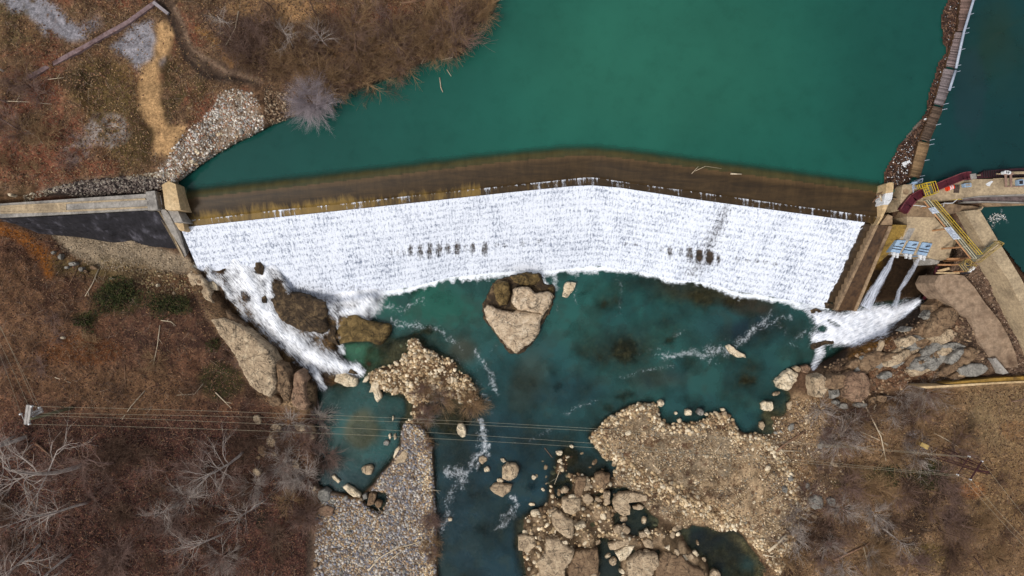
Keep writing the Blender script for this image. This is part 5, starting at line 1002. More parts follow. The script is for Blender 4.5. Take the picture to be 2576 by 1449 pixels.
 (lo2, [(975,1322),(1008,1310),(1028,1336),(1002,1356),(978,1346)], .8, 'tan', 'left one of two round stones in the lower dark pool', -.1), (lo2, [(1015,1302),(1038,1297),(1054,1320),(1038,1334)], .6, 'pale', 'right, whiter one of two round stones in the lower dark pool', -.1), (lo2, [(266,955),(296,936),(326,952),(312,976),(280,976)], .8, 'tan', 'tan stone left of the long brown slab', 0), (lo2, [(350,1152),(408,1140),(420,1162),(362,1182)], .9, 'pale', 'oblong pale block lying across the rocky point', .6),
 (lo2, [(1116,1424),(1145,1404),(1178,1430),(1180,1480),(1116,1480)], .8, 'tan', 'tan rock cut by the bottom edge near the driftwood', .2), (lo2, ov(268,750,20,15,10), .6, 'pale', 'white stone at the upper left of the rocky point', -.1), (lo2, ov(338,712,11,12), .4, 'pale', 'white stone above the rocky point near the tan bar', -.1), (lo2, ov(122,888,14,14), .5, 'pale', 'pale stone alone in the channel left of the rocky point', -.1), (lo2, ov(176,958,14,9,30), .4, 'pale', 'pale slanting stone in the channel under the stone pair', -.1), (lo2, ov(74,1192,19,9), .5, 'pale', 'flat stone just above the large squarish boulder', -.1), (lo2, ov(570,1360,22,22), .7, 'tan', 'stone in the dark slot between the two outcrops', 0), (lo2, ov(622,1418,18,14), .6, 'pale', 'pale stone low in the dark slot', 0), (lo2, ov(112,1040,18,8), .4, 'pale', 'thin pale stone in the channel level with the squarish tan boulder', -.1),
 (lo3, [(25,342),(66,306),(110,268),(158,300),(150,340),(92,396),(46,380)], 1.4, 'pale', 'big flat cream boulder at the edge of the right bank', 0), (lo3, [(132,268),(155,258),(178,268),(170,292),(145,292)], .8, 'tan', 'small block between the cream boulder and the foam', .1), (lo3, [(176,256),(215,246),(234,270),(216,302),(182,290)], .9, 'reddish', 'pinkish block next to the white outfall foam', .1),
 (lo3, [(402,342),(440,290),(520,286),(550,342),(540,430),(494,462),(436,446),(408,404)], 2.0, 'reddish', 'largest rounded reddish boulder on the right bank', None), (lo3, [(240,316),(290,302),(334,342),(318,400),(284,434),(250,430),(236,380)], 1.6, 'tan', 'rounded tan outcrop left of the reddish boulder', None), (lo3, [(340,392),(390,384),(396,426),(346,446)], .9, 'grey', 'grey boulder under the rounded tan outcrop', None), (lo3, ov(378,461,22,16), .8, 'grey', 'left one of the grey stones below the reddish boulder', None), (lo3, ov(420,484,28,20), .8, 'grey', 'middle one of the grey stones below the reddish boulder', None), (lo3, ov(582,448,18,20), .8, 'brown', 'brown stone right of the reddish boulder', None), (lo3, ov(630,440,28,24), .9, 'brown', 'larger brown boulder right of the reddish boulder', None), (lo3, ov(520,478,36,18), .7, 'grey', 'grey slab half under brush below the reddish boulder', None), (lo3, ov(118,480,14,24), .6, 'tan', 'tan stone on the right side of the small inlet', 0), (lo3, ov(40,415,24,12,-20), .5, 'tan', 'tan stone below the cream boulder', 0), (lo3, ov(5,486,22,26), .7, 'pale', 'pale boulder left of the small inlet', 0),
 (lo3, [(228,1004),(262,984),(302,992),(304,1056),(262,1068),(236,1052)], .7, 'grey', 'left, larger one of two grey boulders in the brush', None), (lo3, [(326,1008),(352,998),(378,1012),(366,1052),(336,1042)], .6, 'grey', 'right, smaller one of two grey boulders in the brush', None), (lo3, ov(92,960,16,20), .5, 'grey', 'grey stone in brown brush left of the two boulders', None),
 (t3, [(1160,1300),(1176,1250),(1200,1200),(1240,1150),(1310,1104),(1392,1112),(1402,1176),(1350,1250),(1262,1330),(1190,1342)], 1.5, 'brown', 'large smooth brown boulder beside the broken slab', None), (t3, [(1190,1100),(1290,1010),(1340,1060),(1260,1130),(1180,1160)], 1.2, 'brown', 'angular brown rock between the outfall pipe and slab', None), (t3, [(960,1360),(1060,1320),(1120,1350),(1060,1400),(980,1420)], .8, 'tan', 'tan ledge rock below the outfall foam', None), (t3, [(700,1385),(800,1375),(940,1385),(900,1440),(720,1450)], .8, 'brown', 'ochre brown ledge right under the outfall foam', .3), (t3, [(310,1130),(360,1115),(400,1140),(350,1160),(315,1155)], .5, 'dark', 'black rock at the left rim of the outfall foam', -.1), (t3, [(310,1395),(370,1370),(500,1352),(500,1380),(400,1400),(330,1430)], .7, 'dark', 'black rock ledge below the outfall foam', -.1), (t3, [(405,1060),(500,1090),(520,1130),(430,1120)], .6, 'dark', 'dark rock at the foot of the dry steps', -.1),
 (i_, [(541,800),(572,795),(605,812),(640,836),(668,858),(690,884),(700,905),(700,940),(706,968),(690,1000),(660,985),(640,968),(618,930),(604,900),(585,870),(560,838)], 2.0, 'tan', 'long tan cliff slab on the left bank beside the cascade', 3.0), (i_, [(700,905),(722,915),(735,945),(742,972),(735,1000),(706,985),(704,945)], 1.8, 'brown', 'upright brown rock at the right end of the long cliff slab', 2.6),
 (lo1, [(232,296),(255,276),(285,295),(300,330),(290,350),(300,420),(318,470),(300,505),(255,500),(222,470),(215,420),(228,360)], 1.9, 'reddish', 'pinkish rounded boulder at the lower end of the left cliff', 2.0), (lo1, [(140,365),(170,345),(205,360),(215,410),(200,460),(172,450),(150,410)], 1.5, 'brown', 'brown oval boulder left of the pinkish one', 2.2), (lo1, [(80,430),(120,410),(155,435),(160,470),(110,490),(85,470)], 1.2, 'brown', 'squat brown boulder at the end of the left cliff', 2.4), (lo1, [(305,400),(326,392),(334,420),(320,448),(308,430)], .8, 'tan', 'small tan stone at the water edge under the cliff', .1),
 (tL, [(1432,852),(1480,840),(1530,862),(1562,892),(1600,950),(1622,1000),(1640,1082),(1580,1060),(1520,1000),(1460,930)], 1.6, 'tan', 'smooth tan slab on the left bank above the cliff', 3.6), (tL, [(1588,930),(1620,905),(1664,948),(1662,985),(1622,985)], .9, 'pale', 'pale angular stone beside the smooth tan slab', 3.2), (tL, [(1440,800),(1480,788),(1522,800),(1500,822),(1400,852),(1380,842)], .6, 'grey', 'grey stone shelf at the foot of the wing wall', 3.8), (tL, [(1640,1110),(1720,1130),(1780,1190),(1860,1240),(1850,1270),(1760,1230),(1660,1160)], 1.0, 'brown', 'brown ledge between the smooth slab and the cliff slab', 3.0),
 (tL, ov(568,784,36,18,5), .8, 'grey', 'blue grey flat boulder, largest of the row on the left slope', None), (tL, ov(470,732,17,20), .6, 'grey', 'grey stone at the upper end of the row on the left slope', None), (tL, ov(625,826,16,16), .6, 'grey', 'grey stone just right of the blue grey boulder', None), (tL, ov(718,814,26,16), .6, 'brown', 'brown stone at the right end of the row on the left slope', None), (tL, ov(412,700,14,12), .5, 'grey', 'small stone at the far left of the row', None), (tL, ov(515,812,18,14), .5, 'grey', 'grey stone tucked below the blue grey boulder', None), (tL, ov(660,840,18,12), .5, 'brown', 'brown stone between two larger ones in the row', None), (tL, ov(850,898,17,11), .5, 'pale', 'pale yellow stone above the dark green shrub', None), (tL, ov(1200,945,13,14), .5, 'pale', 'pale stone right of the green shrubs', None), (tL, ov(90,258,17,15), .6, 'pale', 'pale yellow boulder behind the abutment walkway', None), (tL, ov(1455,15,18,12), .6, 'pale', 'pale boulder on the rubble shore by the reservoir', None), (tL, ov(478,1340,14,12), .4, 'pale', 'white stone alone on the orange brown slope', None),
]
rl = np.random.default_rng(77)
for zx, zy, n_ in ((2150, 945, 10), (2260, 905, 12), (2350, 870, 12), (2420, 930, 8), (2330, 800, 6)):
    for _ in range(n_):
        x, y = zx+rl.normal(0, 42), zy+rl.normal(0, 20)
        if pip([(2070,925),(2150,890),(2240,855),(2300,800),(2330,770),(2430,830),(2480,930),(2330,962),(2190,985),(2080,975)], np.array([x]), np.array([y]))[0]:
            rx = rl.uniform(14, 40); rocks.append((i_, ov(x, y, rx, rx*rl.uniform(.3, .6), rl.normal(-22, 16), 7), rl.uniform(.5, 1.1), ['brown', 'brown', 'tan', 'grey'][rl.integers(4)], 'fractured brown or grey ledge block on the right bank below the outfall', None))
for _ in range(12): x, y = rl.uniform(640, 790), rl.uniform(1040, 1200); rx = rl.uniform(8, 18); rocks.append((i_, ov(x, y, rx, rx*.7, rl.uniform(0, 90), 7), .5, ['tan', 'brown'][rl.integers(2)], 'brown stone in the scrub along the left pool shore', None))
for i, (f, pts, hg, kd, lab, z0) in enumerate(rocks): rock(PL(f, pts), hg, kd, lab, i*3, z0, group={'fractured': 'ledge blocks of the right bank', 'brown sto': 'stones along the left pool shore'}.get(lab[:9]) if lab.startswith('fractured brown') or 'left pool shore' in lab else None)

# scattered stones: prototypes, then individual copies and finer gravel
def ico(sub=1):
    import bmesh
    bm = bmesh.new(); bmesh.ops.create_icosphere(bm, subdivisions=sub, radius=1); v = np.array([x.co[:] for x in bm.verts]); f = np.array([[y.index for y in x.verts] for x in bm.faces]); bm.free(); return v, f
IV2, IF2 = ico(3); IV1, IF1 = ico(1)
stone = {}
for kd in ('pale', 'tan', 'brown', 'grey'):
    stone[kd] = []
    for s_ in range(4):
        v = IV2*(1+((fbm(IV2[:, 0]+s_*5, IV2[:, 1]+IV2[:, 2]*1.7, .9, 3, s_*4)-.5)*.75))[:, None]; v = np.sign(v)*np.abs(v)**.85*np.array([1, .72, .5]); stone[kd].append(mesh_np('stone', v, IF2, RM[kd], None, True))
def inpoly(poly, n, seed=0, keep=None):
    r = np.random.default_rng(seed); P_ = np.array(poly); lo, hi = P_.min(0), P_.max(0); out = np.zeros((0, 2))
    while len(out) < n:
        q = r.uniform(lo, hi, (n*4, 2)); m_ = pip(poly, q[:, 0], q[:, 1])
        if keep is not None: m_ &= keep(q[:, 0], q[:, 1]) > r.random(len(q))
        out = np.concatenate([out, q[m_]])
        if not m_.any(): break
    return out[:n]
def wpos(q, dz=0):
    z = samp(h, q[:, 0], q[:, 1])+dz; k = K0*(CAMH-z)/CAMH; return np.stack([(q[:, 0]-1288)*k, (724.5-q[:, 1])*k, z], 1)
RIP = [(560,228),(622,236),(668,300),(668,338),(690,330),(640,362),(560,402),(480,436),(455,462),(430,474),(380,478),(420,420),(445,380),(505,310)]
BMC = [(1015,1060),(1065,1075),(1085,1120),(1090,1200),(1096,1300),(1096,1480),(790,1480),(795,1300),(810,1240),(860,1250),(900,1262),(940,1226),(960,1192),(985,1170),(1005,1130)]
zones = [(BARN, 34, (.22, .55), ['pale', 'tan', 'pale'], 'stone in the gravel hook left of the channel', 'loose stones on the hooked bar'), (ROCKY[:7]+[(1320,1470),(1860,1470)]+ROCKY[-4:], 90, (.25, .9), ['tan', 'pale', 'tan'], 'tan stone among the boulders of the rocky point', 'stones of the rocky point'),
 (BARR, 46, (.22, .55), ['pale', 'tan', 'pale', 'brown'], 'cobble lying on the tan gravel bar', 'cobbles on the tan bar'), (BMC, 40, (.2, .5), ['grey', 'tan', 'brown'], 'cobble in the grey gravel bar', 'cobbles on the grey bar'), (RIP, 24, (.2, .45), ['pale', 'grey', 'tan'], 'block in the pale rubble shore', 'blocks of the rubble shore'),
 ([(1930,1020),(2060,1010),(2120,1100),(2080,1300),(1960,1300),(1920,1150)], 26, (.25, .7), ['brown', 'grey', 'tan'], 'stone half buried in the brushy right bank', 'stones in the right bank brush'), ([(350,692),(500,690),(520,740),(460,760),(350,730)], 14, (.15, .3), ['tan', 'brown'], 'stone on the slope above the green shrubs', 'stones above the green shrubs'), ([(1380,1120),(1480,1140),(1380,1280),(1330,1220)], 16, (.2, .45), ['pale'], 'pale stone in shallow water left of the rocky point', 'pale stones in the shallows')]
for zi, (poly, n, (s0, s1), kinds, lab, grp) in enumerate(zones):
    q = inpoly(poly, n, 100+zi); W = wpos(q); r = np.random.default_rng(zi)
    for i in range(n):
        if W[i, 2] < -.45: W[i, 2] = -.1
        kd = kinds[r.integers(len(kinds))]; o = bpy.data.objects.new('stone', stone[kd][r.integers(4)]); COL.objects.link(o); s_ = s0+(s1-s0)*r.random()**2.2
        o.location = (W[i, 0], W[i, 1], W[i, 2]+s_*.12); o.scale = (s_, s_*r.uniform(.7, 1.1), s_*r.uniform(.7, 1.2)); o.rotation_euler = (r.normal(0, .12), r.normal(0, .12), r.uniform(0, 6.28)); tag(o, lab, 'stone', grp)
def scatter(name, poly, n, sz, pal, seed, lab, cat, bv=IV1, bf=IF1, flat=(.5, .8), keep=None, dz=.0, mat=None, asp=(.6, 1), smooth=False, maxz=None, minz=-.3, tilt=.25, pts=None):
    r = np.random.default_rng(seed); q = pts if pts is not None else inpoly(poly, n, seed, keep); W = wpos(q, dz); ok = W[:, 2] > minz; W = W[ok]; n = len(W)
    s_ = sz[0]+(sz[1]-sz[0])*r.random(n)**2.5; a = r.uniform(0, 6.283, n); ca, sa = np.cos(a), np.sin(a); tx, ty = r.normal(0, tilt, n), r.normal(0, tilt, n)
    b = bv[None]*(1+r.normal(0, .12, (n, len(bv), 1)) if len(bv) > 8 else 1); x = b[..., 0]*s_[:, None]; y = b[..., 1]*(s_*r.uniform(asp[0], asp[1], n))[:, None]; z = b[..., 2]*(s_*r.uniform(flat[0], flat[1], n))[:, None]+x*tx[:, None]+y*ty[:, None]
    V = np.stack([W[:, 0, None]+x*ca[:, None]-y*sa[:, None], W[:, 1, None]+x*sa[:, None]+y*ca[:, None], W[:, 2, None]+z], -1).reshape(-1, 3)
    F = (bf[None]+np.arange(n)[:, None, None]*len(bv)).reshape(-1, bf.shape[1]); pal = np.array([lin(c) for c in pal]); cc = pal[r.integers(0, len(pal), n)]*r.uniform(.6, 1.25, (n, 1)); cc = np.repeat(cc, len(bv), 0)
    return tag(link(name, mesh_np(name, V, F, mat or PEB, cc, smooth)), lab, cat, kind='stuff')
PEB = mat_attr('pebbles', fine=5, amt=(.75, 1.2), bump=.1)
TANP = [(206,184,150),(188,164,128),(166,140,106),(216,200,172),(140,114,86)]; GRYP = [(150,146,146),(128,128,136),(172,166,158),(158,134,108),(110,104,104),(186,178,168),(140,120,100)]
scatter('gravel', BARN, 3800, (.06, .38), TANP, 1, 'tan pebbles covering the hooked bar', 'gravel', minz=-.1, keep=lambda x, y: sm(fbm(x, y, 24, 3, 202), .36, .56)*.8+.2)
edgeM = lambda x, y: np.where(x > 1060, 1.0, .0)
scatter('gravel', BMC, 4200, (.04, .22), TANP, 22, 'tan pebbles mixed into the grey bar', 'gravel', minz=.05, keep=lambda x, y: sm(fbm(x, y, 60, 3, 205), .45, .55)*.9+.1)
scatter('gravel', BMC, 13500, (.04, .30), GRYP, 2, 'grey mixed pebbles of the lower left bar', 'gravel', minz=.05)
scatter('gravel', [(1020,1065),(1062,1078),(1082,1120),(1088,1200),(1092,1470),(1060,1470),(1062,1200),(1040,1110)], 2200, (.05, .24), TANP, 12, 'tan pebbles along the right edge of the grey bar', 'gravel', minz=.05)
cl1 = lambda x, y: sm(fbm(x, y, 30, 3, 201), .40, .58)*.85+.12
scatter('gravel', BARR, 4200, (.07, .42), TANP, 23, 'pale stones along the edges of the tan bar', 'gravel', minz=-.15, keep=lambda x, y: np.clip(linedist(BARR[:17]+[BARR[-1], BARR[0]], x, y, 34), 0, 1)**.8)
scatter('gravel', BARR, 9500, (.04, .22), [(184,162,130),(164,142,112),(138,116,90),(198,176,146),(132,124,110)], 3, 'tan pebbles covering the wide right bar', 'gravel', minz=.0, keep=cl1)
scatter('gravel', [(x-8, y) for x, y in ROCKY[:-3]]+[(1320,1470),(1860,1470)]+ROCKY[-3:], 4200, (.06, .45), TANP[:4]+[(120,98,74)], 4, 'broken tan stones between the boulders of the rocky point', 'rubble', minz=.0)
mRIP = reg(RIP, 13, 22)
scatter('rubble', [(540,205),(640,215),(690,290),(700,335),(640,370),(560,410),(455,475),(360,490),(380,410),(430,360),(490,290)], 6200, (.05, .24), [(190,182,168),(160,146,130),(212,204,192),(140,116,94),(172,166,162),(118,96,78),(150,112,90)], 5, 'pale broken rubble on the reservoir shore', 'rubble', keep=lambda x, y: sm(samp(mRIP, x, y), .12, .75)*(1-.75*sm(fbm(x, y, 30, 3, 206), .5, .62)))
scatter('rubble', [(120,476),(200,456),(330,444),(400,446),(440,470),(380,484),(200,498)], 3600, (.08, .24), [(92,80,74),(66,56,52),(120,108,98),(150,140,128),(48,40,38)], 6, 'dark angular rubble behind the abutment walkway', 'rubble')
scatter('rubble', [(140,470),(330,440),(440,430),(440,446),(330,452),(180,470),(60,510),(60,490)], 700, (.06, .2), [(170,160,140),(140,126,108)], 7, 'scattered pale stones above the dark rubble', 'rubble')
scatter('rubble', [(130,592),(230,596),(350,606),(466,650),(520,672),(500,692),(400,690),(250,680),(160,640)], 1600, (.04, .16), [(176,160,138),(150,134,112),(120,104,84)], 8, 'pale chips on the band below the blackened face', 'rubble')
scatter('rubble', [(250,655),(350,675),(470,690),(510,730),(450,760),(340,730)], 900, (.06, .22), [(150,132,98),(120,98,70),(96,78,58)], 9, 'yellowish stones on the slope under the pale band', 'rubble')
scatter('rubble', [(665,225),(730,235),(748,300),(690,325),(668,300)], 700, (.08, .26), [(120,98,76),(92,72,56),(160,140,116)], 10, 'brown rubble between the pale shore and the grey bush', 'rubble')
scatter('rubble', [(1910,1010),(2060,1005),(2130,1080),(2120,1200),(1990,1330),(1900,1180)], 3800, (.04, .2), TANP+[(120,100,84),(104,90,80)], 11, 'small stones strewn over the right bank', 'rubble', minz=0)
scatter('rubble', [(2330,690),(2440,560),(2480,640),(2640,960),(2520,940),(2440,820),(2400,700)], 3600, (.05, .2), [(120,98,84),(92,74,62),(150,130,112),(70,56,48)], 13, 'brown rubble between the slab and the diagonal wall', 'rubble')
scatter('rubble', [(2070,920),(2200,870),(2290,800),(2340,760),(2430,800),(2490,900),(2400,960),(2200,1000)], 1300, (.06, .3), [(120,98,78),(150,126,100),(88,70,56)], 14, 'loose broken rock on the right bank ledges', 'rubble')
scatter('drift_litter', DEB, 2600, (.05, .28), [(98,70,54),(70,50,40),(126,96,72),(56,42,36)], 15, 'sticks and leaves packed in the floating drift', 'drift', bv=IV1*np.array([1, .22, .3]), pts=None, mat=PEB, tilt=.05) if False else None
def on_water(name, poly, n, sz, pal, seed, lab, cat, bv, zz, asp=(.2, .4)):
    r = np.random.default_rng(seed); q = inpoly(poly, n, seed); k = K0*(CAMH-zz)/CAMH; s_ = sz[0]+(sz[1]-sz[0])*r.random(n)**2; a = r.uniform(0, 6.28, n); ca, sa = np.cos(a), np.sin(a)
    x = bv[None, :, 0]*s_[:, None]; y = bv[None, :, 1]*(s_*r.uniform(*asp, n))[:, None]; z = bv[None, :, 2]*(s_*.3).clip(0, .1)[:, None]
    V = np.stack([((q[:, 0]-1288)*k)[:, None]+x*ca[:, None]-y*sa[:, None], ((724.5-q[:, 1])*k)[:, None]+x*sa[:, None]+y*ca[:, None], zz+z+r.uniform(0, .08, n)[:, None]], -1).reshape(-1, 3)
    F = (IF1[None]+np.arange(n)[:, None, None]*len(bv)).reshape(-1, 3); pal = np.array([lin(c) for c in pal]); cc = np.repeat(pal[r.integers(0, len(pal), n)]*r.uniform(.6, 1.3, (n, 1)), len(bv), 0)
    return tag(link(name, mesh_np(name, V, F, PEB, cc)), lab, cat, kind='stuff')
on_water('drift_litter', DEB, 3800, (.06, .38), [(84,62,50),(56,42,35),(112,86,68),(46,36,31),(74,52,43)], 15, 'sticks and leaves packed in the floating drift', 'drift', IV1, 9.5, (.1, .35))
LOW = PL(t4, [(985,1120),(1100,1080),(1110,1200),(1075,1350),(930,1410),(890,1370),(920,1260)])
on_water('foam_bits', DEB, 90, (.04, .12), [(226,224,220),(196,200,206)], 16, 'specks of white plastic foam in the floating drift', 'litter', IV1, 9.62, (.6, 1)); on_water('foam_bits', LOW, 80, (.04, .12), [(230,228,224),(206,208,212)], 17, 'white plastic bits crowded at the lower end of the drift', 'litter', IV1, 9.62, (.6, 1))
on_water('foam_bits', PL(t3, [(1640,460),(1700,400),(1790,410),(1800,450),(1720,470),(1690,530),(1680,520),(1700,465)]), 90, (.05, .14), [(216,214,210),(180,176,168)], 18, 'white flecks floating on the right hand canal', 'litter', IV1, 8.3, (.6, 1))
for (x, y, s_, lab) in ((1030,1235,.36,'large white foam block floating in the drift'), (1058,1222,.28,'smaller white foam block right of the large one'), (1185,900,.16,'small white float beside the narrow part of the drift')):
    q = U(*t4(x, y), 9.62); o = MB().box(q, (s_*1.6, s_*1.3, .25), .4).build('foam_block', WHITE, None, .05); tag(o, lab, 'float')

# ------------------------------------------------------------------ vegetation
def twigs_mesh(name, segs, mat, col=None):
    """segs: list of (p0, p1, r0, r1); three-sided tapered sticks in one mesh"""
    A = np.array([s_[0] for s_ in segs]); B = np.array([s_[1] for s_ in segs]); r0 = np.array([s_[2] for s_ in segs]); r1 = np.array([s_[3] for s_ in segs])
    d = B-A; d /= np.linalg.norm(d, axis=1)[:, None]+1e-9; u = np.cross(d, np.array([.31, .17, .93])); u /= np.linalg.norm(u, axis=1)[:, None]+1e-9; v = np.cross(d, u); V = []
    for P_, r in ((A, r0), (B, r1)):
        for k in range(3): t = 2.0944*k; V.append(P_+(u*math.cos(t)+v*math.sin(t))*r[:, None])
    V = np.stack(V, 1).reshape(-1, 3); n = len(segs); b = np.arange(n)[:, None]*6
    F = np.concatenate([b+np.array([[k, (k+1) % 3, 3+(k+1) % 3, 3+k]]) for k in range(3)], 0)
    return mesh_np(name, V, F, mat)
def grow(rg, p, d, ln, r, lvl, out, split, spread, curl=.18, trunk=None):
    n = 4 if lvl > 0 else 2; q = p; rr = r
    for i in range(n):
        d = d+Vector(rg.normal(0, curl, 3)); d.normalize(); q2 = q+d*(ln/n); r2 = rr*.84; (trunk if trunk is not None else out).append((tuple(q), tuple(q2), rr, r2))
        if lvl > 0 and (i > 0 or trunk is None):
            for _ in range(split[0] if i < n-1 else split[1]):
                ax = Vector(rg.normal(0, 1, 3)); ax.normalize(); nd = (d+ax*spread).normalized(); grow(rg, q2, nd, ln*rg.uniform(.45, .68), r2*.6, lvl-1, out, split, spread, curl)
        q, rr = q2, r2
def bark(name, a, b): return mat_var(name, a, b, 1.2, fine=6)
BK = {'grey': bark('grey bark', (138, 124, 118), (200, 188, 176)), 'pink': bark('pinkish twigs', (112, 86, 76), (150, 124, 112)), 'tan': bark('tan twigs', (128, 98, 68), (168, 138, 102)), 'brown': bark('brown twigs', (84, 62, 50), (124, 98, 80)), 'ash': bark('ash twigs', (150, 138, 142), (186, 174, 176)), 'green': bark('green needles', (40, 50, 18), (72, 84, 34))}
shr = {}
for kd in ('pink', 'tan', 'brown', 'grey'):
    shr[kd] = []
    for s_ in range(3):
        rg = np.random.default_rng(s_+hash(kd) % 7*0+len(kd)*10); segs = []
        for i in range(22):
            a = rg.uniform(0, 6.28); d = Vector((math.cos(a)*.8, math.sin(a)*.8, rg.uniform(.35, 1.2))).normalized(); grow(rg, Vector((math.cos(a)*.1, math.sin(a)*.1, -.1)), d, rg.uniform(1.0, 2.1), .026, 1, segs, (3, 4), .8)
        shr[kd].append(twigs_mesh('shrub', segs, BK[kd]))
LABS = {}
def put(name, me, x, y, s_, rz, lab, cat, grp, dz=0, tilt=(0, 0)):
    o = bpy.data.objects.new(name, me); COL.objects.link(o); o.location = U(x, y, max(HZ(x, y), 0)+dz); o.scale = (s_, s_, s_*.9); o.rotation_euler = (tilt[0], tilt[1], rz); tag(o, lab, cat, grp); return o
SH = [([(600,40),(900,60),(1240,10),(1180,140),(1100,155),(1000,190),(900,235),(850,250),(740,210),(660,190),(600,130),(560,90)], 80, ['brown', 'pink', 'tan', 'tan'], (1.0, 1.6), 'bare bush in the thicket on the upper reservoir bank', 'bushes of the upper bank'),
 ([(0,1090),(300,1120),(500,1060),(700,1040),(770,1100),(790,1230),(770,1449),(0,1449)], 60, ['brown', 'pink', 'brown'], (.8, 1.4), 'leafless bush under the trees of the lower left slope', 'bushes of the lower left slope'),
 ([(0,140),(110,200),(120,330),(200,420),(60,440),(0,420)], 12, ['pink', 'tan'], (.8, 1.3), 'thin bush on the leafy ground at the left edge', 'bushes at the left edge'),
 ([(0,700),(200,720),(250,860),(600,880),(680,1000),(400,1050),(0,1000)], 14, ['pink', 'tan', 'brown'], (.6, 1.1), 'low bush on the cleared left slope', 'bushes of the cleared left slope'),
 ([(2060,1020),(2350,980),(2430,1090),(2390,1260),(2430,1449),(1880,1449),(1990,1300)], 62, ['pink', 'tan', 'brown', 'grey'], (.9, 1.6), 'leafless bush in the tangle of the lower right bank', 'bushes of the lower right bank'),
 ([(2400,1130),(2576,1100),(2576,1449),(2400,1449)], 9, ['tan', 'brown'], (.6, 1.1), 'low bush on the brown ground at the lower right', 'bushes at the lower right'),
 ([(1040,960),(1150,985),(1205,1000),(1205,1040),(1150,1040),(1060,1060)], 14, ['tan', 'pink', 'grey'], (.6, 1.0), 'tan willow bush on the gravel neck in the river', 'willows on the gravel neck'),
 ([(1062,1080),(1085,1100),(1096,1250),(1098,1420),(1080,1420),(1075,1200)], 9, ['tan', 'pink'], (.6, 1.1), 'willow bush along the right edge of the grey bar', 'willows along the grey bar'),
 ([(1540,1170),(1700,1170),(1860,1230),(1760,1330),(1600,1260)], 16, ['brown', 'tan', 'brown'], (.35, .7), 'tuft of brown twigs on the tan bar', 'twig tufts on the tan bar'),
 ([(700,1050),(800,1060),(820,1160),(790,1230),(700,1260)], 12, ['pink', 'grey'], (1.0, 1.6), 'grey pink bush on the shore of the left pool', 'bushes by the left pool')]
for zi, (poly, n, kinds, (s0, s1), lab, grp) in enumerate(SH):
    q = inpoly(poly, n, 300+zi); r = np.random.default_rng(500+zi)
    for i in range(n): kd = kinds[r.integers(len(kinds))]; put('shrub', shr[kd][r.integers(3)], q[i, 0], q[i, 1], r.uniform(s0, s1), r.uniform(0, 6.28), lab, 'shrub', grp)
# dense pale bush by the water and the big bush at its right
def puff(seed, n, R_, mat, up=.5, lvl=1):
    rg = np.random.default_rng(seed); segs = []
    for i in range(n):
        a = rg.uniform(0, 6.28); d = Vector((math.cos(a), math.sin(a), rg.uniform(-.05, 1.3)*up+.15)).normalized(); grow(rg, Vector((math.cos(a)*.15, math.sin(a)*.15, 0)), d, R_*rg.uniform(.55, .95), .04, 2, segs, (2, 2), .6, .13)
    return twigs_mesh('bush', segs, mat)
put('bush', puff(1, 95, 2.9, BK['ash'], .9), 785, 258, 1.05, 0, 'round ash grey bush hanging over the reservoir edge', 'bush', None)
put('bush', puff(2, 34, 3.2, BK['brown'], .6), 960, 205, 1.0, 0, 'wide brown bush leaning over the water right of the grey bush', 'bush', None)
put('bush', puff(3, 26, 2.6, BK['brown'], .6), 850, 215, 1.0, 1, 'brown bush directly beside the ash grey bush', 'bush', None)
put('bush', puff(4, 30, 3.0, BK['grey'], .8), 1295, -6, 1.0, 2, 'grey bush drooping over the water at the top edge', 'bush', None)
put('bush', puff(5, 18, 2.4, BK['grey'], .8), 800, 1052, 1.0, 2, 'pale grey bush at the corner of the left pool', 'bush', None); put('bush', puff(6, 20, 2.8, BK['pink'], .6), 820, 1150, 1.0, 2, 'spreading bush leaning over the left shore of the pool', 'bush', None); put('bush', puff(7, 24, 2.6, BK['pink'], .6), 700, 1170, 1.0, 0, 'pinkish grey bush behind the left pool shore', 'bush', None)
put('bush', puff(8, 26, 2.8, BK['grey'], .6), 2330, 985, 1.0, 0, 'greyish bush under the yellow stained wall', 'bush', None); put('bush', puff(9, 18, 2.6, BK['brown'], .6), 1130, 110, 1.0, 0, 'brown bush above the driftwood on the upper shore', 'bush', None); put('bush', puff(10, 22, 2.6, BK['tan'], .8), 1185, 1010, .9, 0, 'pale willow trailing off the end of the hooked bar', 'bush', None)
put('bush', puff(11, 20, 2.4, BK['tan'], .8), 1110, 1010, .9, 0, 'pale willow hanging over the shallow gap in the bar', 'bush', None); put('bush', puff(12, 20, 2.4, BK['grey'], .8), 2200, 1290, 1.0, 0, 'pale lichen grey bush in the lower right tangle', 'bush', None)
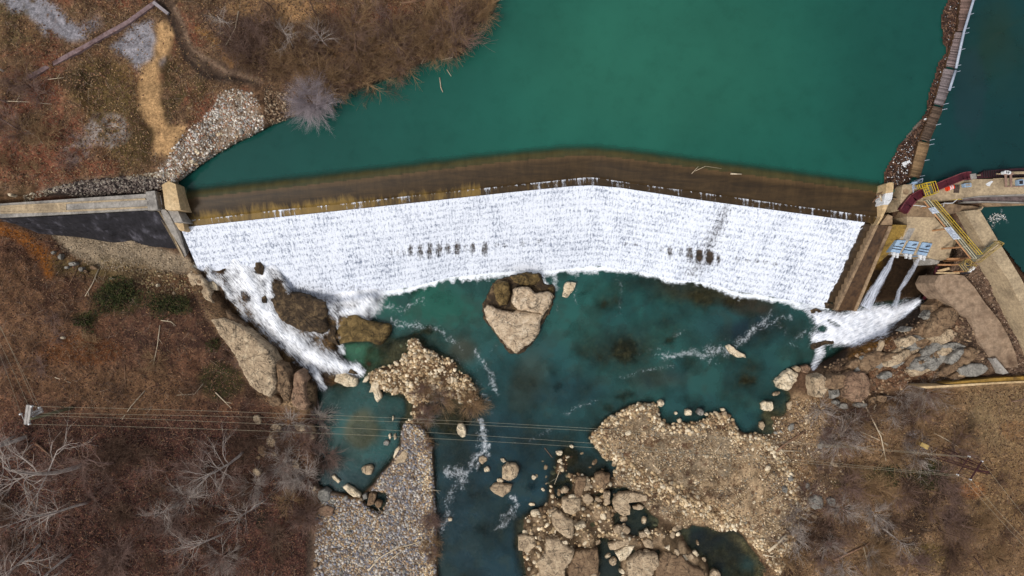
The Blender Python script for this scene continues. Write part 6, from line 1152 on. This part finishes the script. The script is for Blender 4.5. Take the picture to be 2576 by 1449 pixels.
for x, y, n_, R_, kd, lab in ((2100, 1075, 16, 2.4, 'pink', 'pinkish bush below the grey stones on the right bank'), (2180, 1060, 16, 2.4, 'brown', 'brown bush beside the fallen trunks on the right bank'), (2290, 1040, 18, 2.6, 'brown', 'dark brown bush under the two parallel sticks'), (2210, 1230, 18, 2.6, 'tan', 'tan bush left of the green shrub in the lower right'), (2120, 1280, 18, 2.4, 'grey', 'grey bush right of the two grey boulders'), (2200, 1390, 20, 2.6, 'tan', 'tan bush near the bottom edge, right of the bar'), (2290, 1420, 20, 2.6, 'pink', 'pinkish bush at the bottom edge under the long brown log'), (2400, 1380, 20, 2.6, 'brown', 'brown bush low in the right hand tangle'), (2060, 1180, 14, 2.2, 'tan', 'tan bush above the grey boulders on the right bank'), (2500, 1400, 18, 2.4, 'tan', 'tan bush in the lower right corner'), (2030, 1240, 14, 2.0, 'pink', 'pinkish bush left of the two grey boulders'),
  (1060, 60, 20, 2.6, 'tan', 'tan bush on the upper bank above the driftwood'), (1180, 55, 20, 2.4, 'tan', 'tan bush at the upper right end of the bank'), (1000, 130, 20, 2.6, 'pink', 'pinkish bush in the middle of the upper bank'), (700, 100, 18, 2.4, 'brown', 'brown bush beside the white fallen trunk'), (900, 60, 18, 2.6, 'tan', 'tan bush under the dark limbed tree'), (1090, 135, 18, 2.2, 'tan', 'tan bush at the water edge by the bleached branches'), (1215, 30, 14, 2.0, 'brown', 'brown bush where the bank meets the top edge'),
  (470, 1250, 18, 2.6, 'grey', 'pale grey bush in the middle of the lower left grove'), (640, 1220, 18, 2.6, 'grey', 'lilac grey bush at the right of the grove'), (380, 1300, 18, 2.4, 'pink', 'pinkish bush low in the grove'), (560, 1400, 20, 2.6, 'grey', 'grey bush at the bottom edge of the grove'), (300, 1400, 18, 2.4, 'pink', 'pinkish bush near the bottom left'), (730, 1260, 16, 2.2, 'tan', 'tan bush on the scrubby shore above the grey bar'), (150, 1300, 16, 2.2, 'pink', 'pinkish bush under the stout grey tree')):
    put('bush', puff(int(x+y), n_, R_, BK[kd], .6), x, y, 1.0, x % 6, lab, 'bush', None)
# evergreen shrubs
LEAF = mat_attr('evergreen leaves', fine=3, amt=(.6, 1.3))
def evergreen(x, y, rx, ry, hgt, lab, seed):
    r = np.random.default_rng(seed); t = thing('evergreen_shrub', lab, 'shrub', U(x, y, HZ(x, y))); k = K0*.95; n = int(rx*ry*.55); a = r.uniform(0, 6.28, n); rr = r.random(n)**.45; c_ = r.integers(0, 9, n)
    cen = np.stack([r.normal(0, .45, 9), r.normal(0, .45, 9)], 1); px_ = (cen[c_, 0]+np.cos(a)*rr*.5)*rx*k; py_ = (cen[c_, 1]+np.sin(a)*rr*.5)*ry*k; pz = hgt*(.2+.8*r.random(n))*(1-.5*rr); o0 = np.array(U(x, y, HZ(x, y)))
    Q = np.array([[-1, -.35, 0], [1, -.35, 0], [1, .35, 0], [-1, .35, 0]])*.13; d = r.normal(0, 1, (n, 3)); d /= np.linalg.norm(d, axis=1)[:, None]; u = np.cross(d, [0, 0, 1.0]); u /= np.linalg.norm(u, axis=1)[:, None]+1e-6
    V = (o0+np.stack([px_, py_, pz], 1))[:, None]+d[:, None]*Q[None, :, :1]+u[:, None]*Q[None, :, 1:2]; col = np.array([lin(c) for c in [(36,44,18),(50,56,24),(28,34,16),(70,66,38)]])[r.integers(0, 4, n)]*r.uniform(.7, 1.3, (n, 1))
    link('foliage', mesh_np('foliage', V.reshape(-1, 3), np.arange(n*4).reshape(-1, 4), LEAF, np.repeat(col, 4, 0)), t); segs = []
    for i in range(9): p = Vector(o0); grow(np.random.default_rng(seed+i), p, Vector((cen[i, 0]*rx*k, cen[i, 1]*ry*k, hgt*.8)).normalized(), 1.6, .05, 1, segs, (1, 2), .6)
    link('stems', twigs_mesh('stems', segs, BK['brown']), t)
evergreen(295, 750, 70, 44, 1.6, 'large dark green shrub on the left slope', 1); evergreen(425, 770, 60, 30, 1.3, 'flat dark green shrub right of the large one', 2); evergreen(212, 803, 34, 20, 1.0, 'small green shrub lower left of the large one', 3); evergreen(541, 864, 20, 14, .9, 'little green shrub by the cliff slab', 4); evergreen(2240, 1185, 40, 22, .9, 'dark green shrub in the lower right tangle', 5); evergreen(2345, 1185, 42, 36, .8, 'dark green patch of shrub near the steel tower', 6)

# bare trees: real trunks standing upright, crowns of limbs and twigs
def make_tree(seed, H_, kind, r0=.2):
    rg = np.random.default_rng(seed); tr_ = []; cr_ = []; q = Vector((0, 0, -.4)); d = Vector((rg.normal(0, .05), rg.normal(0, .05), 1)).normalized(); n = 9; r = r0
    for i in range(n):
        d = (d+Vector((rg.normal(0, .07), rg.normal(0, .07), 0))).normalized(); q2 = q+d*(H_/n); tr_.append((q, q2, r, r*.86))
        if i >= 3:
            for _ in range(2 if i < 6 else 3):
                a = rg.uniform(0, 6.28); nd = Vector((math.cos(a), math.sin(a), rg.uniform(.3, 1.1))).normalized(); grow(rg, q2, nd, H_*rg.uniform(.2, .34)*(1.25-i*.05), r*.52, 2, cr_, (1, 2), .6, .16)
        q, r = q2, r*.86
    k_ = MB(); k_.tube([t_[0] for t_ in tr_]+[tr_[-1][1]], r0, 8, r); me = bpy.data.meshes.new('trunk'); me.from_pydata(k_.v, [], k_.f); me.materials.append(BK[kind]); me.polygons.foreach_set('use_smooth', [True]*len(me.polygons))
    return me, twigs_mesh('crown', cr_, BK[kind])
protos = [make_tree(11, 12, 'grey', .24), make_tree(12, 10, 'grey', .18), make_tree(13, 9, 'pink', .14), make_tree(14, 11, 'grey', .2), make_tree(15, 8, 'brown', .14)]
trees = [(611,1136,1,1.15,'slim grey tree leaning highest at the right of the lower left grove'), (520,1129,2,.9,'thin pinkish tree left of the slim grey tree'), (285,1165,2,1.25,'dark thin trunked tree in the middle of the lower left grove'), (209,1171,0,1.35,'tall stout grey trunked tree in the lower left grove'), (62,1100,0,1.2,'thick pale trunk at the left edge below the utility pole'), (33,1099,1,.9,'thin pale trunk right beside the thick one at the left edge'),
 (222,1265,3,.9,'pale forked tree below the stout grey tree'), (98,1369,3,1.0,'grey tree at the lower left corner'), (178,1395,0,.8,'stout trunk cut by the bottom edge at the left'), (450,1270,1,.7,'lichen grey tree spreading mid grove'), (420,1185,2,.8,'slender pink grey tree between two taller ones'), (560,1345,3,.75,'pale crowned tree near the bottom of the grove'), (660,1260,1,.8,'grey tree above the shore of the grey bar'), (640,1380,2,.8,'pinkish tree near the bottom by the gravel bar'), (340,1350,2,.8,'thin tree low in the grove'), (720,1330,4,.8,'dark tree at the edge of the grey gravel bar'), (690,1440,1,.7,'grey crown cut by the bottom edge beside the bar'), (510,1200,4,.7,'dark thin tree in the upper part of the grove'),
 (905,140,4,1.1,'dark limbed tree forking on the upper bank'), (800,40,4,.9,'dark leaning tree at the top edge'), (690,30,4,.9,'dark limbed tree at the top left of the thicket'), (740,120,1,.55,'small white barked tree in the thicket'), (830,120,1,.55,'little pale tree right of the white barked one'), (580,70,1,.5,'slender white sapling beside the mud track'),
 (20,260,2,.9,'bare tree at the upper left edge'), (50,330,2,.8,'bare tree leaning left over the red leaves'), (10,180,1,.8,'pale thin tree at the left edge, upper half'),
 (2330,1230,4,.8,'dark tree in the lower right brush'), (2220,1330,1,.6,'pale lichen covered tree in the lower right'), (2080,1330,4,.7,'dark tree above the shadowed hollow'), (2360,1330,4,.9,'dark limbed tree near the lower right'), (2450,1400,2,.8,'bare tree near the lower right corner'), (2150,1420,2,.7,'bare tree cut by the bottom edge right of the bar'), (2545,1010,2,.6,'thin tree on the tan ground at the right edge'), (2606,30,0,1.3,'bare tree reaching in over the water at the upper right edge'), (2618,150,3,1.1,'second bare tree reaching in over the water at the right edge')]
for x, y, p, s_, lab in trees:
    t = thing('bare_tree', lab, 'tree', U(x, y, HZ(x, y)), 'bare trees'); t.scale = (s_, s_, s_); t.rotation_euler = (0, 0, (x*7+y*3) % 6.28)
    for nm, me in zip(('trunk', 'crown'), protos[p]): link(nm, me, t, True)
# driftwood and fallen trunks
DW = {'pale': mat_var('bleached wood', (176, 158, 132), (208, 192, 166), 2), 'brown': mat_var('brown wood', (104, 78, 60), (140, 108, 84), 2)}
logs = [(lo1, [(635,1420),(700,1345),(800,1290),(880,1270),(970,1240)], .09, 'pale', 'long bleached driftwood trunk lying across the grey bar'), (lo1, [(755,1360),(820,1310),(880,1275)], .06, 'pale', 'thinner bleached pole beside the long driftwood trunk'), (lo1, [(870,1285),(990,1300)], .05, 'brown', 'straight brown branch crossing the driftwood'), (lo1, [(665,1030),(690,1060),(705,1085)], .06, 'pale', 'short stick below the upright brown slab'), (lo1, [(985,960),(1045,968)], .05, 'pale', 'stick reaching off the grey bar into the channel'),
 (lo3, [(45,745),(100,700),(215,625)], .16, 'brown', 'thick brown log on the right bank'), (lo3, [(60,740),(190,742)], .06, 'pale', 'bleached stick crossing the thick brown log'), (lo3, [(50,710),(85,745),(130,800)], .06, 'pale', 'thin stick at the left end of the thick brown log'), (lo3, [(535,455),(590,560),(640,660),(668,795)], .1, 'pale', 'long pale fallen trunk running down the right bank'), (lo3, [(520,630),(610,670),(685,708)], .08, 'pale', 'pale trunk crossing the long fallen one'), (lo3, [(675,760),(740,850),(790,920)], .08, 'brown', 'dark fallen trunk below the long pale one'), (lo3, [(612,478),(600,500),(610,525)], .06, 'pale', 'stick in the pile above the fallen trunk'), (lo3, [(470,525),(540,535),(625,520)], .07, 'pale', 'stick lying across the pile below the boulders'), (lo3, [(500,610),(515,560),(610,500)], .06, 'pale', 'curved stick at the left of the pile'),
 (lo3, [(840,525),(892,492)], .06, 'pale', 'upper one of two parallel sticks in dark brush'), (lo3, [(845,535),(895,514)], .06, 'pale', 'lower one of two parallel sticks in dark brush'), (lo3, [(0,1310),(50,1270),(105,1215)], .2, 'pale', 'thick forked bleached log at the bottom, right of centre'), (lo3, [(80,1250),(105,1290),(120,1320)], .1, 'pale', 'branch of bleached wood touching the forked log'), (lo3, [(-20,1330),(50,1345),(100,1385)], .08, 'pale', 'thin bleached pole under the forked log'), (lo3, [(375,1360),(480,1310),(600,1255)], .16, 'brown', 'long brown log beside the shadowed hollow'), (lo3, [(540,1280),(555,1340),(570,1400)], .06, 'pale', 'pale stick hanging down from the long brown log'), (lo3, [(0,700),(60,700)], .05, 'pale', 'short stick at the left of the right bank'), (lo3, [(940,640),(1000,670),(1080,720)], .06, 'pale', 'pale stick pointing at the steel tower'),
 (i_, [(1062,118),(1095,80)], .1, 'pale', 'pale log sloping to the upper shore'), (i_, [(1020,105),(1060,120),(1085,118)], .08, 'brown', 'brown branch by the upper shore'), (i_, [(1112,150),(1138,145),(1140,130)], .07, 'pale', 'bleached branch in the water at the upper shore'), (i_, [(1060,160),(1070,142)], .09, 'pale', 'short bleached log end at the water line'), (i_, [(1138,100),(1148,120),(1158,150)], .07, 'brown', 'branch sloping into the water at the upper shore'), (i_, [(641,362),(657,350)], .09, 'pale', 'single pale log at the rubble shore'), (i_, [(600,28),(592,70),(568,114)], .07, 'pale', 'thin white fallen trunk beside the mud track'), (i_, [(1010,8),(1060,2)], .14, 'brown', 'brown log at the top edge of the thicket'),
 (tL, [(745,822),(700,930),(640,1030)], .07, 'pale', 'pale pole leaning down the slope left of the green shrub'), (tL, [(600,790),(560,870),(515,950)], .06, 'brown', 'thin pole below the blue grey boulder'), (tL, [(1215,1210),(1290,1220),(1325,1250)], .06, 'pale', 'pale branch under the green shrubs'), (lo0, [(905,30),(890,150),(865,260)], .06, 'pale', 'thin curved trunk on the reddish slope'), (lo0, [(1150,360),(1100,420),(1000,425)], .05, 'pale', 'pale branch right on the reddish slope'), (lo0, [(1220,410),(1310,500)], .07, 'pale', 'pale pole near the foot of the left cliff'), (lo0, [(705,255),(710,385)], .06, 'brown', 'upright brown stick mid slope'), (lo0, [(820,400),(740,490),(690,565)], .05, 'pale', 'crooked pale branch under the wires'), (lo0, [(310,325),(400,355)], .05, 'pale', 'short pale stick above the utility pole'), (lo0, [(200,695),(300,780),(375,850)], .1, 'brown', 'dark fallen trunk below the utility pole'), (i_, [(150,238),(202,265)], .08, 'brown', 'dark fallen pole on the red leaves in the upper left'), (i_, [(120,200),(160,195)], .05, 'pale', 'pale stick in the upper left'), (i_, [(5,254),(65,256),(130,262)], .05, 'pale', 'long pale branch at the upper left edge'), (i_, [(60,325),(95,345),(108,362)], .05, 'pale', 'arching pale branch at the left edge'), (lo2, [(185,725),(228,780)], .05, 'brown', 'bent twig standing off the rocky point'), (lo2, [(275,840),(240,930)], .05, 'pale', 'stick hanging into the channel at the rocky point'), (lo2, [(706,640),(700,700)], .06, 'pale', 'short upright stick on the tan bar'), (lo2, [(1185,700),(1150,750)], .07, 'pale', 'pale sticks on the right of the tan bar')]
for f, pts, r_, kd, lab in logs:
    P_ = [f(*p) for p in pts]; W = [Vector(U(x, y, max(HZ(x, y), 9.25 if HZ(x, y) > 4.9 and y < 170 and x > 900 else 0)+r_*1.2+.05)) for x, y in P_]; k_ = MB(); k_.tube(W, r_*1.15, 7, r_*.6)
    rg = np.random.default_rng(int(P_[0][0]))
    for i in range(len(W)-1):
        a = W[i].lerp(W[i+1], .6); d = (W[i+1]-W[i]); d = Vector((d.x*.5-d.y*rg.choice([-1, 1])*.5, d.y*.5+d.x*.5*rg.choice([-1, 1]), .25*d.length)).normalized(); k_.tube([a, a+d*min(1.2, (W[i+1]-W[i]).length*.4)], r_*.5, 5, r_*.2)
    tag(k_.build('driftwood', DW[kd], None, smooth=True), lab, 'log')
# small drifting things on the water
for pts, r_, lab in (([(1838,437),(1866,438)], .12, 'short pale log lying on the dam crest'), ([(1740,437),(1752,424),(1757,418)], .035, 'forked twig caught on the dam crest'), ([(1749,430),(1775,418),(1815,424)], .03, 'long thin twig trailing on the dam crest'), ([(1106,195),(1109,220),(1114,232)], .07, 'sunken branch in the reservoir near the upper shore'), ([(1124,175),(1135,192)], .05, 'small branch poking out of the reservoir')):
    tag(MB().tube([U(x, y, 9.33) for x, y in pts], r_, 6, r_*.6).build('floating_branch', DW['pale'], None, smooth=True), lab, 'branch')
k_ = MB()
for a, b in (((800,300),(870,262)), ((830,270),(880,250)), ((850,290),(860,305)), ((815,265),(868,240)), ((845,280),(900,255)), ((790,320),(840,265))): k_.tube([U(*t3(*a), 9.5), U(*t3(*b), 10.6)], .06, 5)
tag(k_.build('snagged_branches', DW['brown']), 'tangle of brown branches snagged on the narrow pier', 'branches')
tag(MB().tube([U(*t3(846,266), 10.9), U(*t3(856,308), 10.2)], .12, 7).build('snagged_log', DW['pale']), 'short pale log end snagged on the narrow pier', 'log')

# leaf litter, fallen twigs and dead grass
QV = np.array([[-1, -.6, 0], [1, -.6, 0], [1, .6, 0], [-1, .6, 0.]]); QF = np.array([[0, 1, 2, 3]]); LIT = mat_attr('litter', fine=1.5, amt=(.85, 1.15), bump=0)
ALLL = [(0,560),(140,600),(230,690),(480,720),(640,900),(700,1030),(790,1060),(770,1449),(0,1449)]; NWA = [(0,-20),(1230,-20),(1160,130),(850,235),(740,290),(640,215),(560,228),(440,380),(400,440),(110,470),(0,480)]; SEA = [(1990,1000),(2200,1005),(2576,970),(2576,1449),(1880,1449),(1990,1280),(1900,1180)]
avoid = lambda x, y: 1-.99*np.clip(samp(reg([(395,50),(420,55),(442,85),(412,240),(415,310),(472,320),(430,392),(385,382),(344,230),(388,110)], 3)+reg([(0,0),(118,0),(222,98),(190,115),(50,32)], 3)+reg([(280,110),(378,48),(418,145),(350,168)], 3)*.8+reg([(380,-20),(460,-20),(466,80),(505,140),(560,152),(650,180),(655,222),(560,210),(500,196),(468,150),(425,60)], 3)*.8, x, y), 0, 1)
RED = [(100,70,54),(84,60,48),(138,104,78),(62,44,36),(112,88,64),(74,50,42)]; BRN = [(122,102,76),(92,68,50),(150,122,88),(66,48,36),(132,104,74)]; DKR = [(94,58,50),(62,42,38),(44,31,29),(112,80,66)]
scatter('leaf_litter', ALLL, 42000, (.05, .14), RED, 31, 'fallen reddish leaves over the left slope', 'leaf litter', QV, QF, (1, 1), None, .03, LIT, (.5, 1), tilt=.5)
scatter('leaf_litter', [(0,1060),(600,1040),(790,1080),(770,1449),(0,1449)], 26000, (.06, .16), DKR, 32, 'dark fallen leaves under the lower left trees', 'leaf litter', QV, QF, (1, 1), None, .04, LIT, (.5, 1), tilt=.5)
scatter('leaf_litter', NWA, 30000, (.05, .15), RED[:3]+BRN, 33, 'fallen leaves over the upper left ground', 'leaf litter', QV, QF, (1, 1), avoid, .03, LIT, (.5, 1), tilt=.5)
scatter('leaf_litter', SEA, 32000, (.05, .16), BRN, 34, 'dead leaves and grass over the lower right ground', 'leaf litter', QV, QF, (1, 1), lambda x, y: 1-.85*samp(DKB, x, y), .03, LIT, (.5, 1), tilt=.5)
scatter('dry_grass', BARR, 9000, (.06, .22), [(150,126,94),(118,92,66),(92,64,46),(172,148,114)], 35, 'dry grass and leaf scraps among the stones of the tan bar', 'dry grass', QV*np.array([1, .35, 1]), QF, (1, 1), lambda x, y: sm(fbm(x, y, 26, 3, 203), .42, .6), .06, LIT, (.5, 1), tilt=.5)
scatter('dry_grass', BMC, 4000, (.05, .18), [(130,108,84),(104,82,62),(84,62,48)], 36, 'dry scraps of grass on the grey bar', 'dry grass', QV*np.array([1, .35, 1]), QF, (1, 1), lambda x, y: sm(fbm(x, y, 26, 3, 204), .5, .62), .06, LIT, (.5, 1), tilt=.5)
TW = [(122,100,84),(98,76,64),(142,124,108),(76,56,48)]
for poly, n, sd_, lab in ((ALLL, 9000, 41, 'fine fallen twigs on the left slope'), (NWA, 6000, 42, 'fine fallen twigs on the upper left bank'), (SEA, 8000, 43, 'fine fallen twigs on the lower right bank')):
    scatter('fallen_twigs', poly, n, (.2, .7), TW, sd_, lab, 'twigs', QV*np.array([1, .035, 1]), QF, (1, 1), avoid if sd_ == 42 else None, .12, LIT, (.5, 1), tilt=.15)
